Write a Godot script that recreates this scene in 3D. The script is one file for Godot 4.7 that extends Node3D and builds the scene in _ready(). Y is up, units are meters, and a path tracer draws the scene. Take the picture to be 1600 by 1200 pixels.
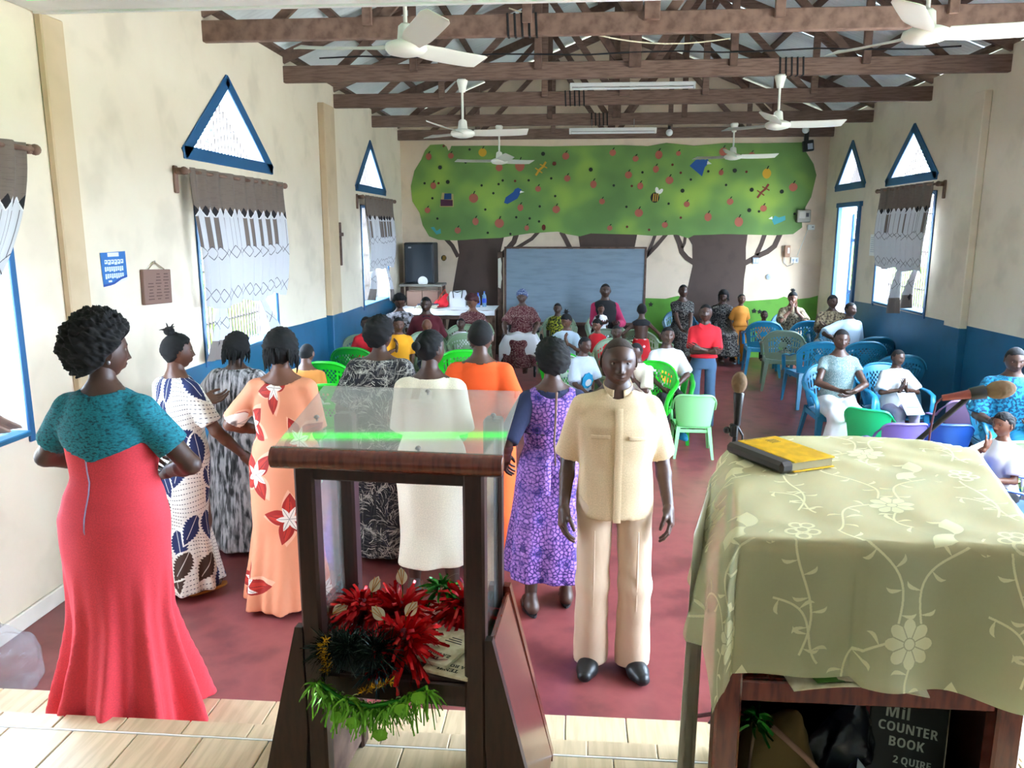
extends Node3D
# A church hall seen from its platform: congregation, painted tree mural, timber trusses.
# Camera at x = 0, z = 0, 2.15 m above the hall floor, looking along -z. Left wall x = -3, right wall x = 4.1, back wall z = -13.7.

var M := {}

func _ready() -> void:
	var cam := Camera3D.new()
	cam.name = "camera"
	cam.fov = 2.0 * rad_to_deg(atan(600.0 / 1230.0))
	cam.position = Vector3(0, 2.15, 0)
	cam.rotation = Vector3(-atan(240.0 / 1230.0), atan(100.0 / 1253.2), 0)
	cam.near = 0.05
	cam.far = 400.0
	add_child(cam)
	cam.current = true
	var sky_m := ProceduralSkyMaterial.new()
	sky_m.sky_top_color = Color(0.84, 0.92, 1.0)
	sky_m.sky_horizon_color = Color(0.66, 0.73, 0.82)
	sky_m.sky_curve = 0.25
	sky_m.ground_bottom_color = Color(0.55, 0.50, 0.44)
	sky_m.ground_horizon_color = Color(0.80, 0.80, 0.78)
	sky_m.sky_energy_multiplier = 5.0
	sky_m.ground_energy_multiplier = 2.0
	var sky := Sky.new()
	sky.sky_material = sky_m
	var env := Environment.new()
	env.background_mode = Environment.BG_SKY
	env.sky = sky
	env.tonemap_mode = Environment.TONE_MAPPER_LINEAR
	env.tonemap_exposure = 1.72
	env.sdfgi_enabled = true
	env.ssao_enabled = true
	env.ssil_enabled = true
	var we := WorldEnvironment.new()
	we.name = "world"
	we.environment = env
	add_child(we)
	var sun := DirectionalLight3D.new()
	sun.name = "sun"
	sun.light_color = Color(1.0, 0.96, 0.90)
	sun.light_energy = 2.2
	sun.light_angular_distance = 0.6
	sun.sky_mode = DirectionalLight3D.SKY_MODE_LIGHT_ONLY
	sun.rotation_degrees = Vector3(-68, 165, 0)
	sun.shadow_enabled = true
	add_child(sun)
	make_materials()
	build_room()
	build_mural()
	build_roof()
	build_windows()
	build_outside()
	build_back()
	build_chairs()
	build_lectern()
	build_pulpit()
	build_people_standing()
	build_people_seated()

# ---------------------------------------------------------------- nodes
var taken := {}
func numbered(called: String) -> String:
	var k: int = taken.get(called, 0)
	taken[called] = k + 1
	return called if k == 0 else "%s_%03d" % [called, k]

func part(parent: Node, called: String, m, mt: Material) -> MeshInstance3D:
	var o := MeshInstance3D.new()
	o.name = called
	o.mesh = (m as Mb).mesh() if m is Mb else m
	o.material_override = mt
	parent.add_child(o, true)
	return o

func thing(called: String, label: String, category: String, at := Vector3.ZERO, turn := 0.0, group := "") -> Node3D:
	var o := Node3D.new()
	o.name = numbered(called)
	o.position = at
	o.rotation.y = turn
	o.set_meta("label", label)
	o.set_meta("category", category)
	if group: o.set_meta("group", group)
	add_child(o, true)
	return o

func struct(called: String, m = null, mt: Material = null) -> Node3D:
	var o: Node3D
	if m == null: o = Node3D.new()
	else:
		var mi := MeshInstance3D.new()
		mi.mesh = (m as Mb).mesh() if m is Mb else m
		mi.material_override = mt
		o = mi
	o.name = called
	o.set_meta("kind", "structure")
	add_child(o, true)
	return o

func tag(o: Node, label: String, category: String, group := "") -> Node:
	o.set_meta("label", label)
	o.set_meta("category", category)
	if group: o.set_meta("group", group)
	return o

func copy(src: Node3D, label: String, at: Vector3, turn: float, mt: Material = null) -> Node3D:
	var o: Node3D = src.duplicate()
	o.name = numbered(String(src.name).trim_suffix("_000"))
	o.position = at
	o.rotation.y = turn
	o.set_meta("label", label)
	add_child(o, true)
	if mt: recolor(o, mt)
	return o

func recolor(o: Node, mt: Material) -> void:
	if o is MeshInstance3D: (o as MeshInstance3D).material_override = mt
	for k in o.get_children(): recolor(k, mt)

# ---------------------------------------------------------------- materials
func mat(c: Color, rough := 0.8, tex: Texture2D = null, tri := 0.0, metal := 0.0) -> StandardMaterial3D:
	var m := StandardMaterial3D.new()
	m.albedo_color = c
	m.roughness = rough
	m.metallic = metal
	m.cull_mode = BaseMaterial3D.CULL_DISABLED
	if tex:
		m.albedo_texture = tex
		if tri > 0.0:
			m.uv1_triplanar = true
			m.uv1_scale = Vector3.ONE * tri
	return m

func noise_tex(kind: int, freq: float, cols: Array, offs: Array, seed: int, size := 512, oct := 4, hard := false) -> NoiseTexture2D:
	var n := FastNoiseLite.new()
	n.noise_type = kind as FastNoiseLite.NoiseType
	n.frequency = freq
	n.seed = seed
	n.fractal_octaves = oct
	if kind == FastNoiseLite.TYPE_CELLULAR:
		n.fractal_type = FastNoiseLite.FRACTAL_NONE
		n.cellular_return_type = FastNoiseLite.RETURN_DISTANCE2_SUB
	var g := Gradient.new()
	g.interpolation_mode = Gradient.GRADIENT_INTERPOLATE_CONSTANT if hard else Gradient.GRADIENT_INTERPOLATE_LINEAR
	g.offsets = PackedFloat32Array(offs)
	g.colors = PackedColorArray(cols)
	var t := NoiseTexture2D.new()
	t.width = size
	t.height = size
	t.seamless = true
	t.noise = n
	t.color_ramp = g
	return t

func bump(m: StandardMaterial3D, freq: float, cm: float, tri := true, seed := 3) -> StandardMaterial3D:
	m.heightmap_enabled = true
	m.heightmap_texture = noise_tex(FastNoiseLite.TYPE_SIMPLEX_SMOOTH, freq, [Color.BLACK, Color.WHITE], [0.0, 1.0], seed, 256)
	m.heightmap_scale = cm
	if tri: m.uv1_triplanar = true
	return m

# scan-line filled polygon on an image
func fill_poly(im: Image, pts: PackedVector2Array, c: Color) -> void:
	var lo := 1e9; var hi := -1e9
	for q in pts:
		lo = minf(lo, q.y); hi = maxf(hi, q.y)
	for y in range(maxi(0, int(lo)), mini(im.get_height(), int(hi) + 1)):
		var xs: Array[float] = []
		var yy := y + 0.5
		for i in pts.size():
			var a := pts[i]; var b := pts[(i + 1) % pts.size()]
			if (a.y <= yy) != (b.y <= yy): xs.append(a.x + (yy - a.y) / (b.y - a.y) * (b.x - a.x))
		xs.sort()
		for i in range(0, xs.size() - 1, 2):
			var x0 := int(round(xs[i])); var x1 := int(round(xs[i + 1]))
			if x1 > x0: im.fill_rect(Rect2i(x0, y, x1 - x0, 1), c)

func stroke(im: Image, pts: Array, w: float, c: Color) -> void:
	for i in pts.size() - 1:
		var a: Vector2 = pts[i]; var b: Vector2 = pts[i + 1]
		var n := (b - a).orthogonal().normalized() * w * 0.5
		fill_poly(im, PackedVector2Array([a + n, b + n, b - n, a - n]), c)

func blob(at: Vector2, rx: float, ry: float, turn := 0.0, n := 16, saw := 0.0) -> PackedVector2Array:
	var o := PackedVector2Array()
	for i in n:
		var a := TAU * i / n
		var k := 1.0 - (saw if i % 2 else 0.0)
		o.append(at + Vector2(cos(a) * rx * k, sin(a) * ry * k).rotated(turn))
	return o

# pointed leaf from the stalk "at", along angle "turn"
func leaf(at: Vector2, ln: float, wd: float, turn: float, saw := 0.0, n := 14) -> PackedVector2Array:
	var o := PackedVector2Array()
	for s in [1.0, -1.0]:
		for i in n + 1:
			var t := float(i) / n if s > 0.0 else 1.0 - float(i) / n
			var y: float = s * wd * sin(PI * pow(t, 0.8)) * (1.0 - (saw if i % 2 else 0.0))
			o.append(at + Vector2(t * ln, y).rotated(turn))
	return o

func tex_of(im: Image) -> ImageTexture:
	return ImageTexture.create_from_image(im)

func skin_mat(k: int) -> Material:
	return M["skin%d" % k]

func make_materials() -> void:
	var N_S := FastNoiseLite.TYPE_SIMPLEX_SMOOTH
	var wall_t := noise_tex(N_S, 0.006, [Color(0.93, 0.925, 0.915), Color(0.985, 0.98, 0.975), Color(1, 1, 1)], [0.15, 0.45, 1.0], 11)
	for q in [["wall", Color(0.88, 0.83, 0.74)], ["wall_pale", Color(0.88, 0.86, 0.81)], ["wall_back", Color(0.89, 0.81, 0.71)], ["pilaster", Color(0.79, 0.70, 0.57)], ["soffit", Color(0.93, 0.93, 0.92)]]:
		var m := mat(q[1], 0.85, wall_t, 0.45)
		m.uv1_world_triplanar = true
		M[q[0]] = m
	M.dado = mat(Color(0.10, 0.36, 0.50), 0.45, wall_t, 0.7)
	M.frame_blue = mat(Color(0.12, 0.34, 0.52), 0.45)
	M.floor = mat(Color(0.52, 0.265, 0.265), 0.33, noise_tex(N_S, 0.008, [Color(0.80, 0.78, 0.80), Color(0.95, 0.95, 0.95), Color(1.0, 1.0, 1.0), Color(0.9, 0.86, 0.88)], [0.2, 0.45, 0.6, 0.9], 21, 1024, 6), 0.3)
	M.floor.uv1_world_triplanar = true
	M.tile = []
	for k in 4:
		var t := noise_tex(N_S, 0.02, [Color(0.92, 0.90, 0.86), Color(0.97, 0.955, 0.93), Color(1.0, 0.99, 0.97)], [0.25, 0.5, 0.8], 30 + k, 256)
		var m := mat([Color(0.86, 0.78, 0.65), Color(0.84, 0.76, 0.63), Color(0.88, 0.80, 0.67), Color(0.85, 0.77, 0.65)][k], 0.3, t, 1.0)
		m.uv1_scale = Vector3(5.0, 1.0, 0.5)
		m.uv1_offset = Vector3(k * 0.31, 0, k * 0.17)
		m.uv1_world_triplanar = true
		M.tile.append(m)
	M.grout = mat(Color(0.42, 0.38, 0.33), 0.9)
	var grain := noise_tex(N_S, 0.015, [Color(0.78, 0.75, 0.74), Color(0.93, 0.92, 0.91), Color(1, 1, 1)], [0.2, 0.5, 0.8], 41, 512, 5)
	M.timber = mat(Color(0.47, 0.375, 0.325), 0.8, grain, 1.0)
	M.timber.uv1_scale = Vector3(0.5, 5.0, 5.0)
	M.timber_dark = mat(Color(0.40, 0.31, 0.265), 0.85, grain, 1.0)
	M.timber_pale = mat(Color(0.53, 0.42, 0.36), 0.8, grain, 1.0)
	M.sheet = mat(Color(0.88, 0.91, 0.91), 0.6, noise_tex(N_S, 0.01, [Color(0.88, 0.89, 0.89), Color(1, 1, 1)], [0.2, 0.8], 51, 256), 0.5, 0.0)
	M.white = mat(Color(0.90, 0.90, 0.88), 0.4)
	M.fan = mat(Color(0.90, 0.90, 0.85), 0.35)
	M.lamp_off = mat(Color(0.93, 0.94, 0.94), 0.3)
	M.metal = mat(Color(0.6, 0.6, 0.6), 0.35, null, 0.0, 0.9)
	M.black = mat(Color(0.05, 0.05, 0.06), 0.45)
	M.black_soft = mat(Color(0.07, 0.07, 0.08), 0.85)
	M.eye_white = mat(Color(0.52, 0.47, 0.44), 0.35)
	M.eye_dark = mat(Color(0.05, 0.03, 0.03), 0.15)
	M.hair = mat(Color(0.04, 0.036, 0.04), 0.9)
	M.hair_brown = mat(Color(0.26, 0.09, 0.10), 0.7)
	M.hair_grey = mat(Color(0.205, 0.165, 0.145), 0.95)
	var sk := [Color(0.37, 0.235, 0.17), Color(0.28, 0.18, 0.135), Color(0.44, 0.285, 0.21), Color(0.32, 0.21, 0.155)]
	for k in 4:
		var m := mat(sk[k], 0.48)
		m.vertex_color_use_as_albedo = true
		M["skin%d" % k] = m
	# wood of the furniture
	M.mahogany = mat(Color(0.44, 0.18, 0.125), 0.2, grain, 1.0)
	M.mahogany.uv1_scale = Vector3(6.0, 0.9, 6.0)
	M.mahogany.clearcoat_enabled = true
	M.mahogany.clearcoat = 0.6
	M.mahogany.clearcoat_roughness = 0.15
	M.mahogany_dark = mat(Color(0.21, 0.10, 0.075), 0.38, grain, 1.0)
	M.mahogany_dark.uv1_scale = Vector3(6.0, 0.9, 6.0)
	M.paper = mat(Color(0.90, 0.87, 0.76), 0.8, noise_tex(N_S, 0.02, [Color(0.88, 0.85, 0.78), Color(1, 1, 1)], [0.2, 0.7], 61, 256), 4.0)
	# plain and printed cloth
	var cl := {"coral": Color(0.93, 0.27, 0.32), "beige": Color(0.86, 0.76, 0.61), "cream": Color(0.92, 0.89, 0.79), "orange": Color(0.92, 0.33, 0.09), "white_cloth": Color(0.82, 0.82, 0.83), "yellow_cloth": Color(0.90, 0.62, 0.10),
		"red_cloth": Color(0.83, 0.12, 0.17), "maroon": Color(0.34, 0.07, 0.12), "jeans": Color(0.25, 0.36, 0.47), "dark_cloth": Color(0.09, 0.09, 0.11), "navy": Color(0.10, 0.13, 0.25), "pale_blue": Color(0.70, 0.78, 0.85),
		"tan_cloth": Color(0.78, 0.50, 0.18), "grey_cloth": Color(0.66, 0.70, 0.75), "mustard": Color(0.72, 0.45, 0.18), "teal_cloth": Color(0.10, 0.53, 0.70), "magenta": Color(0.62, 0.12, 0.30), "lavender": Color(0.66, 0.62, 0.74)}
	for k in cl:
		var m := mat(cl[k], 0.9)
		m.rim_enabled = true
		m.rim = 0.25
		m.rim_tint = 0.6
		M[k] = m
	var weave := noise_tex(N_S, 0.12, [Color(0.90, 0.90, 0.90), Color(1, 1, 1)], [0.2, 0.8], 71, 256)
	for k in ["coral", "beige", "cream"]:
		M[k].albedo_texture = weave
		M[k].uv1_triplanar = true
		M[k].uv1_scale = Vector3.ONE * 4.0
	M.lace_teal = bump(mat(Color.WHITE, 0.85, noise_tex(N_S, 0.055, [Color(0.02, 0.20, 0.24), Color(0.05, 0.42, 0.48), Color(0.10, 0.54, 0.59), Color(0.05, 0.38, 0.44)], [0.25, 0.42, 0.6, 0.8], 72, 512, 5), 2.6), 0.06, 0.4)
	M.lace_teal.uv1_scale = Vector3(1.6, 3.4, 1.6)
	M.streak = mat(Color.WHITE, 0.8, noise_tex(N_S, 0.012, [Color(0.10, 0.10, 0.11), Color(0.24, 0.24, 0.25), Color(0.52, 0.51, 0.52), Color(0.80, 0.78, 0.79)], [0.28, 0.40, 0.5, 0.66], 73, 512, 5), 1.0)
	M.streak.uv1_scale = Vector3(4.5, 0.9, 4.5)
	M.scribble = mat(Color.WHITE, 0.8, scribble_tex(), 1.6)
	var dots := FastNoiseLite.TYPE_CELLULAR
	M.purple_dots = mat(Color.WHITE, 0.8, noise_tex(dots, 0.032, [Color(0.07, 0.03, 0.22), Color(0.11, 0.05, 0.36), Color(0.66, 0.46, 0.76), Color(0.74, 0.54, 0.82)], [0.0, 0.05, 0.30, 0.7], 74, 512), 3.0)
	M.purple_dots.detail_enabled = true
	M.purple_dots.detail_albedo = rings_tex()
	M.purple_dots.detail_blend_mode = BaseMaterial3D.BLEND_MODE_MIX
	M.purple_dots.detail_mask = null
	M.floral_dark = mat(Color.WHITE, 0.8, noise_tex(dots, 0.035, [Color(0.06, 0.05, 0.06), Color(0.10, 0.07, 0.07), Color(0.75, 0.72, 0.68), Color(0.10, 0.42, 0.36)], [0.0, 0.24, 0.46, 0.72], 75, 512, 1, true), 3.2)
	M.floral_grey = mat(Color.WHITE, 0.8, noise_tex(dots, 0.04, [Color(0.35, 0.45, 0.45), Color(0.62, 0.68, 0.68), Color(0.16, 0.16, 0.18), Color(0.80, 0.82, 0.8)], [0.0, 0.3, 0.5, 0.66], 76, 512, 1, true), 4.0)
	M.camo = mat(Color.WHITE, 0.85, noise_tex(N_S, 0.03, [Color(0.20, 0.15, 0.11), Color(0.42, 0.36, 0.26), Color(0.66, 0.58, 0.45), Color(0.50, 0.46, 0.38)], [0.0, 0.42, 0.52, 0.64], 77, 256, 3, true), 3.0)
	M.floral_maroon = mat(Color.WHITE, 0.85, noise_tex(dots, 0.035, [Color(0.30, 0.08, 0.12), Color(0.38, 0.12, 0.15), Color(0.80, 0.70, 0.66), Color(0.85, 0.80, 0.72)], [0.0, 0.28, 0.5, 0.75], 78, 512, 1, true), 3.4)
	M.black_white = mat(Color.WHITE, 0.85, noise_tex(N_S, 0.02, [Color(0.08, 0.07, 0.09), Color(0.10, 0.09, 0.10), Color(0.82, 0.81, 0.85), Color(0.87, 0.86, 0.9)], [0.0, 0.4, 0.47, 0.6], 79, 256, 2, true), 2.4)
	M.yellow_black = mat(Color.WHITE, 0.85, noise_tex(N_S, 0.03, [Color(0.10, 0.14, 0.08), Color(0.25, 0.32, 0.12), Color(0.72, 0.72, 0.18)], [0.0, 0.45, 0.56], 80, 256, 2, true), 3.4)
	M.blue_print = mat(Color.WHITE, 0.85, noise_tex(N_S, 0.035, [Color(0.04, 0.22, 0.36), Color(0.09, 0.50, 0.66), Color(0.16, 0.60, 0.74)], [0.0, 0.45, 0.6], 81, 256, 3, true), 3.4)
	M.leaf_print = mat(Color.WHITE, 0.8, leaf_tex())
	M.flower_print = mat(Color.WHITE, 0.75, flower_tex())
	M.red_dots = mat(Color.WHITE, 0.85, dot_tex(), 5.0)
	M.wrap_print = mat(Color.WHITE, 0.85, noise_tex(dots, 0.05, [Color(0.15, 0.22, 0.42), Color(0.30, 0.40, 0.62), Color(0.85, 0.86, 0.88)], [0.0, 0.25, 0.42], 82, 256, 1, true), 5.0)

# black and off-white swirling brush lines
func scribble_tex() -> ImageTexture:
	var s := 512
	var im := Image.create(s, s, false, Image.FORMAT_RGBA8)
	im.fill(Color(0.07, 0.07, 0.10))
	var r := RandomNumberGenerator.new()
	r.seed = 91
	for k in 900:
		var at := Vector2(r.randf() * s, r.randf() * s)
		var a := sin(at.x * 0.013) * 2.2 + cos(at.y * 0.017) * 2.0 + r.randf() * 0.6
		var pts := []
		for i in 7:
			pts.append(at)
			at += Vector2(cos(a), sin(a)) * 7.0
			a += r.randf_range(-0.1, 0.35)
		var g := r.randf_range(0.55, 0.88)
		var c := Color(g, g * 0.98, g * 0.92) if k % 5 else Color(0.10, 0.11, 0.22)
		stroke(im, pts, r.randf_range(1.5, 4.5), c)
	return tex_of(im)

# large dark blue sunburst circles, transparent elsewhere
func rings_tex() -> ImageTexture:
	var s := 512
	var im := Image.create(s, s, false, Image.FORMAT_RGBA8)
	im.fill(Color(0.3, 0.2, 0.6, 0.0))
	for q in [Vector2(120, 110), Vector2(370, 240), Vector2(150, 390), Vector2(430, 470)]:
		for k in 3:
			for i in 22:
				var a := TAU * (i + k * 0.5) / 22.0
				fill_poly(im, leaf(q + Vector2(cos(a), sin(a)) * (24.0 + k * 18.0), 13.0, 3.2, a), Color(0.14, 0.20, 0.62, 1) if k != 1 else Color(0.5, 0.5, 0.85, 1))
		fill_poly(im, blob(q, 20, 20), Color(0.08, 0.10, 0.36, 1))
	return tex_of(im)

func dot_tex() -> ImageTexture:
	var im := Image.create(128, 128, false, Image.FORMAT_RGBA8)
	im.fill(Color(0.72, 0.05, 0.10))
	for q in [Vector2(32, 32), Vector2(96, 96)]: fill_poly(im, blob(q, 11, 11), Color(0.92, 0.85, 0.85))
	return tex_of(im)

# wax print: rows of dark dashes on off-white, saw-edged blue and brown leaves. u runs once round the wearer, v over one metre
func leaf_tex() -> ImageTexture:
	var s := 1024
	var im := Image.create(s, s, false, Image.FORMAT_RGBA8)
	im.fill(Color(0.86, 0.84, 0.79))
	var r := RandomNumberGenerator.new()
	r.seed = 5
	for k in 64:
		var y0 := k * 16.0
		for i in 96:
			var x := i * 10.7
			var y := y0 + 10.0 * sin(x * 0.0184 + k * 0.35)
			fill_poly(im, blob(Vector2(x, fposmod(y, s)), 3.4, 1.7, 0.4 * cos(x * 0.0184 + k * 0.35), 6), Color(0.16, 0.14, 0.18))
	for k in 74:
		var q := Vector2(fposmod(k * 211.0 + r.randf() * 70.0, s), fposmod(k * 137.0 + r.randf() * 60.0, s))
		var a := r.randf_range(-2.4, -0.6)
		var blue := k % 3 != 1
		for ox in [-s, 0, s]:
			var w: Vector2 = q + Vector2(ox, 0)
			fill_poly(im, leaf(w - Vector2(cos(a), sin(a)) * 8.0, 138, 44, a, 0.0, 20), Color(0.86, 0.84, 0.79))
			fill_poly(im, leaf(w, 122, 38, a, 0.26, 22), Color(0.075, 0.12, 0.30) if blue else Color(0.24, 0.15, 0.10))
			stroke(im, [w, w + Vector2(cos(a), sin(a)) * 100.0], 3.0, Color(0.8, 0.78, 0.74))
	return tex_of(im)

# peach with big red and white blossoms
func flower_tex() -> ImageTexture:
	var s := 1024
	var im := Image.create(s, s, false, Image.FORMAT_RGBA8)
	im.fill(Color(0.88, 0.57, 0.42))
	for q in [[Vector2(300, 120), 0.2], [Vector2(480, 420), 1.5], [Vector2(560, 740), 0.6], [Vector2(130, 480), 2.2], [Vector2(820, 200), 1.0], [Vector2(250, 800), 2.8], [Vector2(860, 580), 0.1], [Vector2(760, 950), 1.9], [Vector2(420, 960), 0.4], [Vector2(640, 60), 2.5], [Vector2(60, 200), 1.3], [Vector2(960, 780), 0.8], [Vector2(330, 600), 0.9], [Vector2(700, 560), 2.0]]:
		var c: Vector2 = q[0]
		for k in 4:
			var a: float = q[1] + k * 1.35 + 0.2 * sin(k * 7.0)
			fill_poly(im, leaf(c + Vector2(6, 4), 122, 34, a + 0.12), Color(0.93, 0.68, 0.55))
			fill_poly(im, leaf(c, 112, 33, a), Color(0.62, 0.11, 0.07))
			fill_poly(im, leaf(c, 96, 16, a + 0.08), Color(0.74, 0.18, 0.11))
			stroke(im, [c, c + Vector2(cos(a), sin(a)) * 84.0], 2.5, Color(0.40, 0.06, 0.05))
		for k in 6:
			var a: float = q[1] + 0.6 + k * 1.05
			fill_poly(im, leaf(c, 58, 12, a), Color(0.93, 0.88, 0.82))
			stroke(im, [c, c + Vector2(cos(a), sin(a)) * 50.0], 2.0, Color(0.45, 0.40, 0.38))
	return tex_of(im)
# ---------------------------------------------------------------- mesh collector
class Mb:
	var v := PackedVector3Array()
	var uv := PackedVector2Array()
	var c := PackedColorArray()
	var ix := PackedInt32Array()
	var col := Color.WHITE
	func p(a: Vector3, t := Vector2.ZERO) -> int:
		v.append(a); uv.append(t); c.append(col)
		return v.size() - 1
	func tri(a: int, b: int, d: int) -> void:
		ix.append(a); ix.append(b); ix.append(d)
	func quad(a: int, b: int, d: int, e: int) -> void:
		ix.append(a); ix.append(b); ix.append(d); ix.append(a); ix.append(d); ix.append(e)
	# flat convex face turned away from the point "inside"
	func face(pts: Array, inside: Vector3, uvs: Array = []) -> void:
		var ids: Array[int] = []
		for i in pts.size():
			ids.append(p(pts[i], uvs[i] if uvs.size() else Vector2(pts[i].x, pts[i].y)))
		var nrm: Vector3 = (pts[2] - pts[0]).cross(pts[1] - pts[0])
		var flip := nrm.dot(pts[0] - inside) < 0.0
		for i in range(1, pts.size() - 1):
			if flip: tri(ids[0], ids[i + 1], ids[i])
			else: tri(ids[0], ids[i], ids[i + 1])
	func box(ctr: Vector3, size: Vector3, b := Basis(), bev := 0.0) -> Mb:
		var hs := size * 0.5
		var e := minf(bev, minf(hs.x, minf(hs.y, hs.z)) * 0.9)
		var q := func(ax: int, s: Vector3) -> Vector3:
			var k := Vector3(hs.x - e, hs.y - e, hs.z - e)
			k[ax] = hs[ax]
			return ctr + b * (k * s)
		for ax in 3:
			var a1 := (ax + 1) % 3
			var a2 := (ax + 2) % 3
			for sg in [-1.0, 1.0]:
				var ps := []
				for w in [[-1, -1], [1, -1], [1, 1], [-1, 1]]:
					var s := Vector3.ONE
					s[ax] = sg; s[a1] = w[0]; s[a2] = w[1]
					ps.append(q.call(ax, s))
				face(ps, ctr, [Vector2(0, 0), Vector2(1, 0), Vector2(1, 1), Vector2(0, 1)])
			if e > 0.0:
				for s1 in [-1.0, 1.0]:
					for s2 in [-1.0, 1.0]:
						var sa := Vector3.ONE
						sa[ax] = -1.0; sa[a1] = s1; sa[a2] = s2
						var sb := sa
						sb[ax] = 1.0
						face([q.call(a1, sa), q.call(a1, sb), q.call(a2, sb), q.call(a2, sa)], ctr)
		if e > 0.0:
			for x in [-1.0, 1.0]:
				for y in [-1.0, 1.0]:
					for z in [-1.0, 1.0]:
						var s := Vector3(x, y, z)
						face([q.call(0, s), q.call(1, s), q.call(2, s)], ctr)
		return self
	# beam of rectangular section between two points
	func bar(a: Vector3, b: Vector3, w: float, t: float, side := Vector3(0, 0, 1), bev := 0.004) -> Mb:
		var y := (b - a).normalized()
		var z := (side - y * side.dot(y)).normalized()
		var x := y.cross(z)
		return box((a + b) * 0.5, Vector3(w, a.distance_to(b), t), Basis(x, y, z), bev)
	# extruded polygon: xy outline, from z0 to z1, placed by xf
	func prism(poly: PackedVector2Array, z0: float, z1: float, xf := Transform3D()) -> Mb:
		var pl := poly
		if Geometry2D.is_polygon_clockwise(pl):
			pl = pl.duplicate(); pl.reverse()
		var t := Geometry2D.triangulate_polygon(pl)
		var n := pl.size()
		var f0 := v.size()
		for k in pl: p(xf * Vector3(k.x, k.y, z1), k)
		var b0 := v.size()
		for k in pl: p(xf * Vector3(k.x, k.y, z0), k)
		for i in range(0, t.size(), 3):
			var a := t[i]; var b := t[i + 1]; var d := t[i + 2]
			if (pl[b] - pl[a]).cross(pl[d] - pl[a]) < 0.0:
				var s := b; b = d; d = s
			tri(f0 + a, f0 + d, f0 + b)
			tri(b0 + a, b0 + b, b0 + d)
		for i in n:
			var j := (i + 1) % n
			var a := p(xf * Vector3(pl[i].x, pl[i].y, z1)); var b := p(xf * Vector3(pl[j].x, pl[j].y, z1))
			var d := p(xf * Vector3(pl[j].x, pl[j].y, z0)); var e := p(xf * Vector3(pl[i].x, pl[i].y, z0))
			quad(a, b, d, e)
		return self
	# swept tube; r is a float or an array; sq flattens along the second cross axis
	func tube(pts: Array, r, sides := 8, sq := 1.0, up := Vector3(0, 0, 1)) -> Mb:
		var n := pts.size()
		var base := v.size()
		var last := up
		for i in n:
			var d: Vector3 = (pts[mini(i + 1, n - 1)] - pts[maxi(i - 1, 0)]).normalized()
			var z := last - d * last.dot(d)
			if z.length() < 0.01: z = Vector3(1, 0, 0) - d * d.x
			if z.length() < 0.01: z = Vector3(0, 1, 0) - d * d.y
			z = z.normalized(); last = z
			var x := d.cross(z)
			var rr: float = r[i] if r is Array else r
			for k in sides:
				var a := TAU * k / sides
				p(pts[i] + x * cos(a) * rr + z * sin(a) * rr * sq, Vector2(float(k) / sides, float(i) / n))
		for i in n - 1:
			for k in sides:
				var k2 := (k + 1) % sides
				var a := base + i * sides + k; var b := base + i * sides + k2
				quad(a, b, b + sides, a + sides)
		var c0 := p(pts[0]); var c1 := p(pts[n - 1])
		for k in sides:
			var k2 := (k + 1) % sides
			tri(c0, base + k2, base + k)
			tri(c1, base + (n - 1) * sides + k, base + (n - 1) * sides + k2)
		return self
	# turned profile: points (radius, height) from bottom to top
	func lathe(prof: Array, sides := 20, xf := Transform3D()) -> Mb:
		var base := v.size()
		var n := prof.size()
		for i in n:
			for k in sides:
				var a := TAU * k / sides
				p(xf * Vector3(prof[i].x * sin(a), prof[i].y, prof[i].x * cos(a)), Vector2(float(k) / sides, float(i) / n))
		for i in n - 1:
			for k in sides:
				var k2 := (k + 1) % sides
				var a := base + i * sides + k; var b := base + i * sides + k2
				quad(a, a + sides, b + sides, b)
		return self
	# thick sheet over fn(u, t) -> Vector3, u and t in 0..1; hole(i, j) leaves a cell out
	func sheet(nu: int, nv: int, fn: Callable, th: float, hole = null) -> Mb:
		var pt := PackedVector3Array()
		for j in nv + 1:
			for i in nu + 1:
				pt.append(fn.call(float(i) / nu, float(j) / nv))
		var nr := PackedVector3Array()
		for j in nv + 1:
			for i in nu + 1:
				var a := pt[j * (nu + 1) + mini(i + 1, nu)] - pt[j * (nu + 1) + maxi(i - 1, 0)]
				var b := pt[mini(j + 1, nv) * (nu + 1) + i] - pt[maxi(j - 1, 0) * (nu + 1) + i]
				nr.append(b.cross(a).normalized())
		var f0 := v.size()
		for k in pt.size(): p(pt[k] + nr[k] * th * 0.5, Vector2(float(k % (nu + 1)) / nu, float(k / (nu + 1)) / nv))
		var b0 := v.size()
		for k in pt.size(): p(pt[k] - nr[k] * th * 0.5, Vector2(float(k % (nu + 1)) / nu, float(k / (nu + 1)) / nv))
		var open := func(i: int, j: int) -> bool:
			return i < 0 or j < 0 or i >= nu or j >= nv or (hole != null and hole.call(i, j))
		for j in nv:
			for i in nu:
				if open.call(i, j): continue
				var a := j * (nu + 1) + i
				var d := a + nu + 1
				quad(f0 + a, f0 + a + 1, f0 + d + 1, f0 + d)
				quad(b0 + a, b0 + d, b0 + d + 1, b0 + a + 1)
				for e in [[i, j - 1, a, a + 1], [i, j + 1, d + 1, d], [i - 1, j, d, a], [i + 1, j, a + 1, d + 1]]:
					if open.call(e[0], e[1]):
						quad(f0 + e[3], f0 + e[2], b0 + e[2], b0 + e[3])
		return self
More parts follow.
